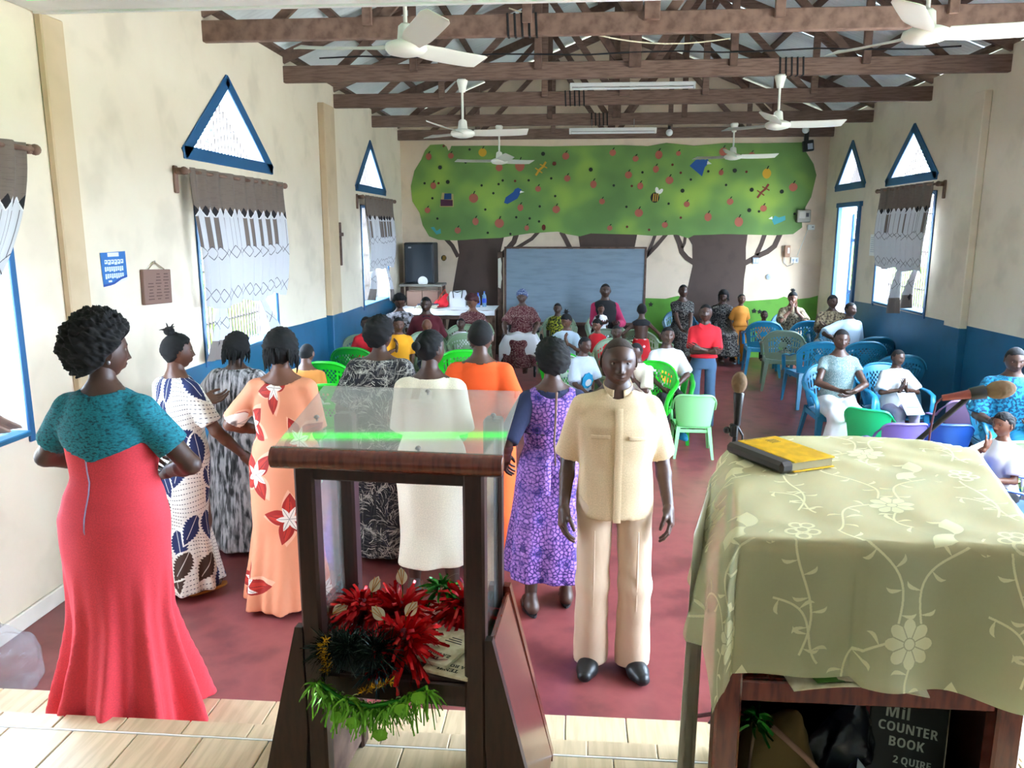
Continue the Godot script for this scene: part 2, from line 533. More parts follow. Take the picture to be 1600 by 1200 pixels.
	func ball(ctr: Vector3, r: Vector3, n := 10, b := Basis()) -> Mb:
		var base := v.size()
		for j in n + 1:
			var th := PI * j / n
			for i in n * 2:
				var ph := TAU * i / (n * 2)
				p(ctr + b * (Vector3(sin(th) * sin(ph), -cos(th), sin(th) * cos(ph)) * r))
		for j in n:
			for i in n * 2:
				var a := base + j * n * 2 + i; var d := base + j * n * 2 + (i + 1) % (n * 2)
				quad(a, a + n * 2, d + n * 2, d)
		return self
	func add(o: Mb, xf := Transform3D(), mirror := false) -> Mb:
		var k := v.size()
		for i in o.v.size():
			v.append(xf * o.v[i]); uv.append(o.uv[i]); c.append(o.c[i])
		for i in range(0, o.ix.size(), 3):
			ix.append(k + o.ix[i])
			ix.append(k + o.ix[i + (2 if mirror else 1)])
			ix.append(k + o.ix[i + (1 if mirror else 2)])
		return self
	func mesh() -> ArrayMesh:
		for i in v.size():
			if not v[i].is_finite(): print("not finite ", i); break
		var n := PackedVector3Array()
		n.resize(v.size())
		for i in range(0, ix.size(), 3):
			var a := ix[i]; var b := ix[i + 1]; var d := ix[i + 2]
			var q := (v[d] - v[a]).cross(v[b] - v[a])
			n[a] += q; n[b] += q; n[d] += q
		for i in n.size():
			n[i] = n[i].normalized() if n[i].length_squared() > 0.0 else Vector3.UP
		var arr := []
		arr.resize(Mesh.ARRAY_MAX)
		arr[Mesh.ARRAY_VERTEX] = v; arr[Mesh.ARRAY_NORMAL] = n; arr[Mesh.ARRAY_TEX_UV] = uv; arr[Mesh.ARRAY_COLOR] = c; arr[Mesh.ARRAY_INDEX] = ix
		var m := ArrayMesh.new()
		m.add_surface_from_arrays(Mesh.PRIMITIVE_TRIANGLES, arr)
		return m

# ---------------------------------------------------------------- distance field, meshed with surface nets
class Field:
	var o: Vector3
	var h: float
	var nx: int
	var ny: int
	var nz: int
	var g := PackedFloat32Array()
	func _init(lo: Vector3, hi: Vector3, cell: float) -> void:
		h = cell; o = lo - Vector3.ONE * cell * 2.0
		nx = int((hi.x - lo.x) / h) + 5; ny = int((hi.y - lo.y) / h) + 5; nz = int((hi.z - lo.z) / h) + 5
		g.resize(nx * ny * nz)
		g.fill(100.0)
	# tapered capsule; fx and fz > 1 flatten it across x and z
	func cone(a: Vector3, b: Vector3, ra: float, rb: float, k := 0.03, fx := 1.0, fz := 1.0) -> void:
		var m := maxf(ra, rb) + k + h * 2.0
		var lo := Vector3(minf(a.x, b.x) - m / minf(fx, 1.0), minf(a.y, b.y) - m, minf(a.z, b.z) - m / minf(fz, 1.0))
		var hi := Vector3(maxf(a.x, b.x) + m / minf(fx, 1.0), maxf(a.y, b.y) + m, maxf(a.z, b.z) + m / minf(fz, 1.0))
		var x0 := maxi(0, int((lo.x - o.x) / h)); var x1 := mini(nx, int((hi.x - o.x) / h) + 1)
		var y0 := maxi(0, int((lo.y - o.y) / h)); var y1 := mini(ny, int((hi.y - o.y) / h) + 1)
		var z0 := maxi(0, int((lo.z - o.z) / h)); var z1 := mini(nz, int((hi.z - o.z) / h) + 1)
		var dx := (b.x - a.x) * fx; var dy := b.y - a.y; var dz := (b.z - a.z) * fz
		var l2 := dx * dx + dy * dy + dz * dz
		var inv := 1.0 / l2 if l2 > 1e-9 else 0.0
		var dr := rb - ra
		var k4 := 0.25 / k
		for iz in range(z0, z1):
			var pz := (o.z + iz * h - a.z) * fz
			for iy in range(y0, y1):
				var py := o.y + iy * h - a.y
				var row := (iz * ny + iy) * nx
				var w := py * dy + pz * dz
				for ix in range(x0, x1):
					var px := (o.x + ix * h - a.x) * fx
					var t := clampf((px * dx + w) * inv, 0.0, 1.0)
					var ex := px - dx * t; var ey := py - dy * t; var ez := pz - dz * t
					var d := sqrt(ex * ex + ey * ey + ez * ez) - ra - dr * t
					var e := g[row + ix]
					if d < e + k:
						var q := k - absf(d - e)
						g[row + ix] = minf(d, e) - (q * q * k4 if q > 0.0 else 0.0)
	# tapered tube with a flat open-looking end at b: a sleeve or a trouser leg
	func sleeve(a: Vector3, b: Vector3, ra: float, rb: float, k := 0.03, fx := 1.0, fz := 1.0) -> void:
		var m := maxf(ra, rb) / minf(1.0, minf(fx, fz)) + k + h * 2.0
		var x0 := maxi(0, int((minf(a.x, b.x) - m - o.x) / h)); var x1 := mini(nx, int((maxf(a.x, b.x) + m - o.x) / h) + 1)
		var y0 := maxi(0, int((minf(a.y, b.y) - m - o.y) / h)); var y1 := mini(ny, int((maxf(a.y, b.y) + m - o.y) / h) + 1)
		var z0 := maxi(0, int((minf(a.z, b.z) - m - o.z) / h)); var z1 := mini(nz, int((maxf(a.z, b.z) + m - o.z) / h) + 1)
		var ab := b - a
		var len := ab.length()
		var u := ab / len
		var k4 := 0.25 / k
		for iz in range(z0, z1):
			for iy in range(y0, y1):
				var row := (iz * ny + iy) * nx
				for ix in range(x0, x1):
					var q := o + Vector3(ix, iy, iz) * h - a
					var t := q.dot(u)
					var s := maxf(t, 0.0)
					var w := q - u * s
					w.x *= fx; w.z *= fz
					var d := maxf(w.length() - lerpf(ra, rb, minf(s / len, 1.0)), t - len)
					var e := g[row + ix]
					if d < e + k:
						var r := k - absf(d - e)
						g[row + ix] = minf(d, e) - (r * r * k4 if r > 0.0 else 0.0)
	# take an ellipsoid away
	func carve(c: Vector3, r: Vector3) -> void:
		var mr := minf(r.x, minf(r.y, r.z))
		for iz in nz:
			for iy in ny:
				var row := (iz * ny + iy) * nx
				for ix in nx:
					if g[row + ix] < 0.1:
						var q := (o + Vector3(ix, iy, iz) * h - c) / r
						g[row + ix] = maxf(g[row + ix], (1.0 - q.length()) * mr)
	# stack of ellipses: levels [y, cx, cz, rx, rz] from top to bottom; nf folds of depth amp growing from fold_y downward
	func stack(lv: Array, k := 0.03, nf := 0, amp := 0.0, fold_y := 0.0, ph := 0.0) -> void:
		var n := lv.size()
		var y_top: float = lv[0][0]; var y_bot: float = lv[n - 1][0]
		var y0 := maxi(0, int((y_bot - k - o.y) / h) - 1); var y1 := mini(ny, int((y_top + k - o.y) / h) + 2)
		var k4 := 0.25 / k
		for iy in range(y0, y1):
			var y := o.y + iy * h
			var i := 0
			while i < n - 2 and y < lv[i + 1][0]: i += 1
			var A: Array = lv[i]; var B: Array = lv[i + 1]
			var t := clampf((A[0] - y) / (A[0] - B[0]), 0.0, 1.0)
			t = t * t * (3.0 - 2.0 * t) * 0.35 + t * 0.65
			var cx: float = lerpf(A[1], B[1], t); var cz: float = lerpf(A[2], B[2], t)
			var rx: float = lerpf(A[3], B[3], t); var rz: float = lerpf(A[4], B[4], t)
			var mr := minf(rx, rz)
			var am := amp * clampf((fold_y - y) / maxf(fold_y - y_bot, 0.01), 0.0, 1.0) if nf > 0 else 0.0
			var cap := maxf(y_bot - y, y - y_top)
			var x0 := maxi(0, int((cx - rx * 1.3 - k - h - o.x) / h)); var x1 := mini(nx, int((cx + rx * 1.3 + k + h - o.x) / h) + 2)
			var z0 := maxi(0, int((cz - rz * 1.3 - k - h - o.z) / h)); var z1 := mini(nz, int((cz + rz * 1.3 + k + h - o.z) / h) + 2)
			for iz in range(z0, z1):
				var pz := (o.z + iz * h - cz) / rz
				var row := (iz * ny + iy) * nx
				for ix in range(x0, x1):
					var px := (o.x + ix * h - cx) / rx
					var d := sqrt(px * px + pz * pz) - 1.0
					if am > 0.0 and d > -0.5:
						var th := atan2(px, pz)
						d -= am * (sin(nf * th + ph) + 0.5 * sin((nf * 2 + 1) * th + ph * 2.3))
					d = maxf(d * mr, cap)
					var e := g[row + ix]
					if d < e + k:
						var q := k - absf(d - e)
						g[row + ix] = minf(d, e) - (q * q * k4 if q > 0.0 else 0.0)
	# keep only what lies where n.p < d
	func cut(nrm: Vector3, d: float) -> void:
		for iz in nz:
			for iy in ny:
				var w := nrm.y * (o.y + iy * h) + nrm.z * (o.z + iz * h) - d
				var row := (iz * ny + iy) * nx
				for ix in nx:
					var e := g[row + ix]
					if e < 0.1:
						g[row + ix] = maxf(e, w + nrm.x * (o.x + ix * h))
	# small uneven folds pressed into a surface
	func wrinkle(seed: int, amp: float, f: Vector3) -> void:
		for iz in nz:
			var z := (o.z + iz * h) * f.z
			for iy in ny:
				var y := (o.y + iy * h) * f.y
				var row := (iz * ny + iy) * nx
				for ix in nx:
					var e := g[row + ix]
					if e < 0.03 and e > -0.03:
						var x := (o.x + ix * h) * f.x
						g[row + ix] = e + amp * (sin(x + 1.7 * sin(y * 0.7 + seed)) * sin(y + 1.3 * sin(z * 0.8 + seed * 2.0)) + 0.6 * sin(z * 1.7 + x * 0.9 + seed))
	func to(mb: Mb, uv_round := 0.0) -> void:
		var id := PackedInt32Array()
		id.resize(nx * ny * nz)
		id.fill(-1)
		var sy := nx
		var sz := nx * ny
		var lim := h * 7.0
		var base := mb.v.size()
		for iz in nz - 1:
			for iy in ny - 1:
				var row := iz * sz + iy * sy
				for ix in nx - 1:
					var i := row + ix
					var a := g[i]
					if a > lim or a < -lim: continue
					var b := g[i + 1]; var d := g[i + sy]; var e := g[i + sy + 1]
					var a2 := g[i + sz]; var b2 := g[i + sz + 1]; var d2 := g[i + sz + sy]; var e2 := g[i + sz + sy + 1]
					var neg := int(a < 0.0) + int(b < 0.0) + int(d < 0.0) + int(e < 0.0) + int(a2 < 0.0) + int(b2 < 0.0) + int(d2 < 0.0) + int(e2 < 0.0)
					if neg == 0 or neg == 8: continue
					var s := Vector3.ZERO
					var n := 0
					if (a < 0.0) != (b < 0.0): s += Vector3(a / (a - b), 0, 0); n += 1
					if (d < 0.0) != (e < 0.0): s += Vector3(d / (d - e), 1, 0); n += 1
					if (a2 < 0.0) != (b2 < 0.0): s += Vector3(a2 / (a2 - b2), 0, 1); n += 1
					if (d2 < 0.0) != (e2 < 0.0): s += Vector3(d2 / (d2 - e2), 1, 1); n += 1
					if (a < 0.0) != (d < 0.0): s += Vector3(0, a / (a - d), 0); n += 1
					if (b < 0.0) != (e < 0.0): s += Vector3(1, b / (b - e), 0); n += 1
					if (a2 < 0.0) != (d2 < 0.0): s += Vector3(0, a2 / (a2 - d2), 1); n += 1
					if (b2 < 0.0) != (e2 < 0.0): s += Vector3(1, b2 / (b2 - e2), 1); n += 1
					if (a < 0.0) != (a2 < 0.0): s += Vector3(0, 0, a / (a - a2)); n += 1
					if (b < 0.0) != (b2 < 0.0): s += Vector3(1, 0, b / (b - b2)); n += 1
					if (d < 0.0) != (d2 < 0.0): s += Vector3(0, 1, d / (d - d2)); n += 1
					if (e < 0.0) != (e2 < 0.0): s += Vector3(1, 1, e / (e - e2)); n += 1
					var w := o + (Vector3(ix, iy, iz) + s / n) * h
					id[i] = mb.p(w, Vector2(atan2(-w.x, -w.z) / TAU + 0.5, w.y))
		for iz in range(1, nz - 1):
			for iy in range(1, ny - 1):
				var row := iz * sz + iy * sy
				for ix in range(1, nx - 1):
					var i := row + ix
					if id[i] < 0: continue
					var a := g[i]
					var s := a < 0.0
					if s != (g[i + 1] < 0.0):
						var q := [id[i], id[i - sy], id[i - sy - sz], id[i - sz]]
						if q[0] < 0 or q[1] < 0 or q[2] < 0 or q[3] < 0: continue
						if s: mb.quad(q[3], q[2], q[1], q[0])
						else: mb.quad(q[0], q[1], q[2], q[3])
					if s != (g[i + sy] < 0.0):
						var q := [id[i], id[i - sz], id[i - sz - 1], id[i - 1]]
						if q[0] < 0 or q[1] < 0 or q[2] < 0 or q[3] < 0: continue
						if s: mb.quad(q[3], q[2], q[1], q[0])
						else: mb.quad(q[0], q[1], q[2], q[3])
					if s != (g[i + sz] < 0.0):
						var q := [id[i], id[i - 1], id[i - 1 - sy], id[i - sy]]
						if q[0] < 0 or q[1] < 0 or q[2] < 0 or q[3] < 0: continue
						if s: mb.quad(q[3], q[2], q[1], q[0])
						else: mb.quad(q[0], q[1], q[2], q[3])
		if uv_round > 0.0:  # mend the seam of the round mapping
			var fix := {}
			for t in range(0, mb.ix.size(), 3):
				var hi := maxf(mb.uv[mb.ix[t]].x, maxf(mb.uv[mb.ix[t + 1]].x, mb.uv[mb.ix[t + 2]].x))
				for e in 3:
					var q := mb.ix[t + e]
					if hi - mb.uv[q].x > 0.5:
						if not fix.has(q): fix[q] = mb.p(mb.v[q], mb.uv[q] + Vector2(1, 0))
						mb.ix[t + e] = fix[q]
			for q in range(base, mb.uv.size()):
				mb.uv[q].x *= uv_round
# ---------------------------------------------------------------- heads, hands, feet
func gs(x: float, y: float, cx: float, cy: float, rx: float, ry: float) -> float:
	var a := (x - cx) / rx; var b := (y - cy) / ry
	return exp(-a * a - b * b)

# a point of the head for a direction; grown-up size, centre between the ears, face towards +z
func head_point(n: Vector3) -> Vector3:
	var x := n.x * 0.0790; var y := n.y * 0.111; var z := n.z * 0.096
	var s := maxf(-n.y, 0.0)
	x *= 1.0 - 0.30 * s * s
	z *= 1.0 - (0.60 if n.z < 0.0 else 0.05) * s
	if n.y > 0.0 and n.z < 0.0: z *= 1.0 + 0.06 * n.y
	var w := smoothstep(0.1, 0.55, n.z)
	if w > 0.0:
		var ax := absf(x)
		var d := -0.007 * exp(-pow(y / 0.06, 2.0))
		var tt := clampf((0.024 - y) / 0.048, 0.0, 1.0)
		var nose := (0.004 + 0.019 * tt * tt) * exp(-pow(ax / (0.008 + 0.008 * tt), 2.0))
		if y < -0.024: nose *= exp(-pow((y + 0.024) / 0.0075, 2.0))
		if y > 0.02: nose *= exp(-pow((y - 0.02) / 0.012, 2.0))
		d += nose
		d += 0.009 * gs(ax, y, 0.0145, -0.0265, 0.0065, 0.0065)
		d -= 0.010 * gs(ax, y, 0.031, 0.013, 0.017, 0.011)
		d += 0.0035 * gs(ax, y, 0.031, 0.012, 0.012, 0.007)
		d += 0.0045 * gs(ax, y, 0.028, 0.031, 0.02, 0.007)
		d += 0.004 * gs(ax, y, 0.042, -0.018, 0.016, 0.016)
		d -= 0.0025 * gs(ax, y, 0.027, -0.04, 0.006, 0.016)
		d += 0.009 * gs(ax, y, 0.0, -0.056, 0.028, 0.02)
		d += 0.0055 * gs(ax, y, 0.0, -0.0505, 0.021, 0.005)
		d += 0.0065 * gs(ax, y, 0.0, -0.0635, 0.019, 0.0055)
		d -= 0.0055 * gs(ax, y, 0.0, -0.0568, 0.022, 0.0020)
		d -= 0.003 * gs(ax, y, 0.0, -0.076, 0.016, 0.005)
		d += 0.009 * gs(ax, y, 0.0, -0.094, 0.02, 0.014)
		z += d * w
	return Vector3(x, y, z)

func face_z(x: float, y: float) -> float:
	var n := Vector3(x / 0.0790, y / 0.111, 0.0)
	if n.y < 0.0: n.x /= 1.0 - 0.30 * n.y * n.y
	n.z = sqrt(maxf(0.0, 1.0 - n.length_squared()))
	return head_point(n).z

var head_cache := {}
func head_mb(res: int) -> Mb:
	if head_cache.has(res): return head_cache[res]
	var m := Mb.new()
	var nj := res; var ni := res
	for j in nj + 1:
		var th := PI * pow(float(j) / nj, 1.3)
		for i in ni:
			var ph := TAU * i / ni
			var n := Vector3(sin(th) * sin(ph), sin(th) * cos(ph), cos(th))
			var q := head_point(n)
			var ax := absf(q.x)
			var lip := 0.0
			var dark := 0.0
			if n.z > 0.3:
				lip = clampf(gs(ax, q.y, 0, -0.051, 0.021, 0.0055) + gs(ax, q.y, 0, -0.063, 0.02, 0.0065), 0.0, 1.0)
				dark = clampf(1.3 * gs(ax, q.y, 0.030, 0.0335, 0.015, 0.0038), 0.0, 1.0) + 0.7 * gs(ax, q.y, 0, -0.0568, 0.022, 0.002) + 0.6 * gs(ax, q.y, 0.0085, -0.033, 0.004, 0.0025)
			m.col = Color.WHITE.lerp(Color(1.3, 0.85, 0.85), lip * 0.8).lerp(Color(0.2, 0.2, 0.22), clampf(dark, 0, 1))
			m.p(q)
	for j in nj:
		for i in ni:
			var a := j * ni + i; var b := j * ni + (i + 1) % ni
			m.quad(a, a + ni, b + ni, b)
	m.col = Color.WHITE
	for s in [-1.0, 1.0]:
		var er := Mb.new()
		er.ball(Vector3.ZERO, Vector3(0.007, 0.031, 0.019), 8)
		for q in er.v.size():
			var w: Vector3 = er.v[q]
			if w.x * s > 0.0: er.v[q].x -= s * 0.006 * exp(-pow(w.y / 0.018, 2.0) - pow((w.z - 0.004) / 0.010, 2.0))
		m.add(er, Transform3D(Basis(Vector3.UP, s * 0.45) * Basis(Vector3.RIGHT, -0.18), Vector3(s * 0.0795, 0.0, -0.012)))
	head_cache[res] = m
	return m

func hair_mb(kind: String, res: int, seed: int) -> Mb:
	var m := Mb.new()
	var noise := FastNoiseLite.new()
	noise.seed = seed
	noise.frequency = 60.0
	var r := RandomNumberGenerator.new()
	r.seed = seed + 5
	var th_top := 0.006; var rough := 0.0016; var low := 0.0; var jit := 0.0006
	match kind:
		"cropped": th_top = 0.0032; rough = 0.0006; low = 0.06
		"receding": th_top = 0.0018; rough = 0.0004; low = 0.06; jit = 0.0003
		"afro": th_top = 0.072; rough = 0.012; low = 0.18; jit = 0.003
		"puffy": th_top = 0.034; rough = 0.008; low = 0.15; jit = 0.002
		"bob": th_top = 0.024; rough = 0.006; low = 0.42
		"bun": th_top = 0.011; rough = 0.002; low = 0.08
		"wrap": th_top = 0.026; rough = 0.004; low = -0.05
		"rows": th_top = 0.007; low = 0.08
	for j in res + 1:
		var t := PI * float(j) / res
		for i in res:
			var ph := TAU * i / res
			var n := Vector3(sin(t) * sin(ph), cos(t), sin(t) * cos(ph))
			var line := n.y - n.z * 0.75 + 0.02 + low * (1.0 if n.z < 0.35 else 0.0) + (0.10 if absf(n.x) < 0.75 and n.z > 0.0 else 0.0)
			if n.z > -0.25 and n.z < 0.5 and absf(n.x) > 0.7 and kind != "bob" and kind != "wrap": line -= 0.14
			if n.z > 0.2 and kind != "wrap": line -= 0.40 if kind == "receding" else 0.22 if kind == "cropped" else 0.12
			var mask := smoothstep(0.0, 0.10 if th_top < 0.02 else 0.22, line)
			if n.y < -0.72: mask *= 0.0
			var q := head_point(n)
			var thick := th_top + rough * noise.get_noise_3d(q.x * 1.0, q.y * 1.0, q.z * 1.0) * 2.0 + r.randf_range(-jit, jit)
			if kind == "afro": thick *= 0.55 + 0.45 * clampf(-n.z * 0.9 + n.y * 0.5 + 0.3, 0.0, 1.0)
			if kind == "rows": thick += 0.0035 * sin(n.x * 42.0)
			if kind == "wrap": thick += 0.004 * sin(n.y * 26.0 + n.x * 8.0)
			m.p(q * (1.0 - 0.05 * (1.0 - mask)) + n * thick * mask, Vector2(float(i) / res, float(j) / res))
	for j in res:
		for i in res:
			var a := j * res + i; var b := j * res + (i + 1) % res
			m.quad(a, a + res, b + res, b)
	# winding: pole up, angle from +z to +x
	for q in range(0, m.ix.size(), 3):
		var a := m.ix[q + 1]; m.ix[q + 1] = m.ix[q + 2]; m.ix[q + 2] = a
	if kind == "bun":
		m.ball(Vector3(0, 0.135, -0.045), Vector3(0.034, 0.03, 0.034), 10)
		for k in 14:
			var d := Vector3(r.randf_range(-1, 1), r.randf_range(-0.2, 1), r.randf_range(-1, 1)).normalized()
			m.tube([Vector3(0, 0.135, -0.045) + d * 0.02, Vector3(0, 0.137, -0.045) + d * 0.045, Vector3(0, 0.13, -0.045) + d * 0.06], [0.006, 0.004, 0.001], 5)
	if kind == "bob":
		for k in 46:
			var a := r.randf_range(0.28, 1.72) * PI
			var q := Vector3(sin(a) * 0.083, r.randf_range(-0.02, 0.03), cos(a) * 0.1 - 0.004)
			var ln := r.randf_range(0.06, 0.13)
			m.tube([q, q + Vector3(sin(a) * 0.014, -ln * 0.5, cos(a) * 0.012), q + Vector3(sin(a) * 0.008 + r.randf_range(-0.006, 0.006), -ln, cos(a) * 0.006)], [0.011, 0.009, 0.003], 5)
	if kind == "rows":
		m.ball(Vector3(0, 0.03, -0.115), Vector3(0.03, 0.03, 0.024), 8)
	if kind == "wrap":
		m.ball(Vector3(0.0, 0.1, 0.06), Vector3(0.035, 0.02, 0.026), 8)
	return m

var hand_cache := {}
# left hand hanging: fingers along -y, thumb to +z, palm to -x
func hand_mb(curl: float, cell: float) -> Mb:
	var key := "%.2f %.4f" % [curl, cell]
	if hand_cache.has(key): return hand_cache[key]
	var f := Field.new(Vector3(-0.11, -0.215, -0.06), Vector3(0.04, 0.05, 0.085), cell)
	var r0 := maxf(0.0082, cell * 1.5)
	f.cone(Vector3(0, 0.035, 0), Vector3(0, -0.01, 0), 0.027, 0.026, 0.01, 1.25, 1.0)
	var zs := [0.031, 0.0105, -0.0105, -0.030]
	var ls := [[0.043, 0.026, 0.021], [0.047, 0.030, 0.022], [0.043, 0.028, 0.021], [0.034, 0.021, 0.018]]
	for i in 4:
		f.cone(Vector3(0, -0.012, zs[i] * 0.55), Vector3(0.002, -0.085 + 0.006 * absf(i - 1.2), zs[i]), 0.016, 0.0115, 0.02)
	f.cone(Vector3(-0.006, -0.02, 0.018), Vector3(-0.008, -0.06, 0.026), 0.017, 0.010, 0.02)
	for i in 4:
		var q := Vector3(0.001, -0.085 + 0.006 * absf(i - 1.2), zs[i])
		var a := 0.18 + curl * (0.45 + 0.08 * i)
		for k in 3:
			var d := Vector3(-sin(a), -cos(a), (1.2 - i) * 0.035).normalized()
			var e: Vector3 = q + d * ls[i][k]
			f.cone(q, e, r0 * (1.08 - 0.08 * k), r0 * (1.0 - 0.09 * k), 0.004 if k == 0 else 0.003)
			q = e
			a += curl * (0.75 if k == 0 else 0.55) + 0.1
	var b := Vector3(-0.006, -0.022, 0.026)
	var c := b + Vector3(-0.012, -0.036, 0.024)
	f.cone(b, c, 0.0145, 0.011, 0.012)
	var e := c + Vector3(-0.010 - 0.012 * curl, -0.028, 0.004 - 0.008 * curl)
	f.cone(c, e, 0.0108, 0.0095, 0.006)
	f.cone(e, e + Vector3(-0.008 - 0.008 * curl, -0.020, -0.004), 0.0095, 0.0078, 0.004)
	var m := Mb.new()
	f.to(m)
	hand_cache[key] = m
	return m

var foot_cache := {}
# bare foot: ankle at the origin column, toes to +z, sole at y = 0
func foot_mb(shoe: bool) -> Mb:
	if foot_cache.has(shoe): return foot_cache[shoe]
	var f := Field.new(Vector3(-0.07, -0.01, -0.11), Vector3(0.07, 0.13, 0.22), 0.006)
	var g := 0.008 if shoe else 0.0
	f.cone(Vector3(0, 0.10, -0.01), Vector3(0, 0.05, -0.025), 0.036 + g, 0.038 + g, 0.02)
	f.cone(Vector3(0, 0.03, -0.045), Vector3(0.004, 0.026, 0.10), 0.034 + g, 0.032 + g, 0.03, 0.92, 1.0)
	f.cone(Vector3(0, 0.05, 0.0), Vector3(0.004, 0.03, 0.10), 0.034 + g, 0.026 + g, 0.03)
	if shoe:
		f.cone(Vector3(0.004, 0.028, 0.10), Vector3(0.004, 0.024, 0.165), 0.040, 0.030, 0.03, 0.85, 1.0)
	else:
		for i in 5:
			f.cone(Vector3(0.024 - 0.0115 * i, 0.02, 0.10), Vector3(0.027 - 0.013 * i, 0.014, 0.155 - 0.010 * i), 0.016, 0.0115 if i == 0 else 0.009, 0.008)
	f.cut(Vector3(0, -1, 0), 0.0)
	var m := Mb.new()
	f.to(m)
	foot_cache[shoe] = m
	return m

# ---------------------------------------------------------------- people
func ik(a: Vector3, t: Vector3, l1: float, l2: float, pole: Vector3) -> Array:
	var d := t - a
	var l := clampf(d.length(), 0.05, (l1 + l2) * 0.995)
	var u := d.normalized()
	var x := (l1 * l1 - l2 * l2 + l * l) / (2.0 * l)
	var y := sqrt(maxf(0.0, l1 * l1 - x * x))
	var s := pole - u * pole.dot(u)
	s = s.normalized() if s.length() > 1e-3 else Vector3(0, 0, -1)
	return [a + u * x + s * y, a + u * l]

func profile(p: Dictionary) -> Array:
	var w: float = p.get("w", 1.0)
	var tb := []
	if p.get("fem", false):
		tb = [[1.435, .055, .052, -.012], [1.405, .098, .072, -.012], [1.36, .138, .092, -.006], [1.27, .162, .118, .012], [1.17, .150, .106, .008], [1.07, .140, .100, 0], [.98, .168, .116, -.012], [.90, .184, .130, -.022], [.82, .178, .124, -.012]]
	else:
		tb = [[1.435, .062, .055, -.012], [1.405, .105, .076, -.012], [1.36, .150, .096, -.006], [1.27, .178, .116, .004], [1.17, .168, .112, .004], [1.07, .158, .106, 0], [.98, .162, .110, -.005], [.90, .168, .116, -.012], [.82, .162, .112, -.006]]
	var out := []
	for i in tb.size():
		var q: Array = tb[i]
		var k := lerpf(1.0, w, clampf((1.42 - q[0]) / 0.2, 0.35, 1.0))
		out.append([q[0], q[1] * k, q[2] * k, q[3]])
	return out

# radius of the body at a height, as [rx, rz, cz]
func prof_at(pr: Array, y: float) -> Array:
	for i in pr.size() - 1:
		if y >= pr[i + 1][0]:
			var t := clampf((pr[i][0] - y) / (pr[i][0] - pr[i + 1][0]), 0.0, 1.0)
			return [lerpf(pr[i][1], pr[i + 1][1], t), lerpf(pr[i][2], pr[i + 1][2], t), lerpf(pr[i][3], pr[i + 1][3], t)]
	var e: Array = pr[pr.size() - 1]
	return [e[1], e[2], e[3]]

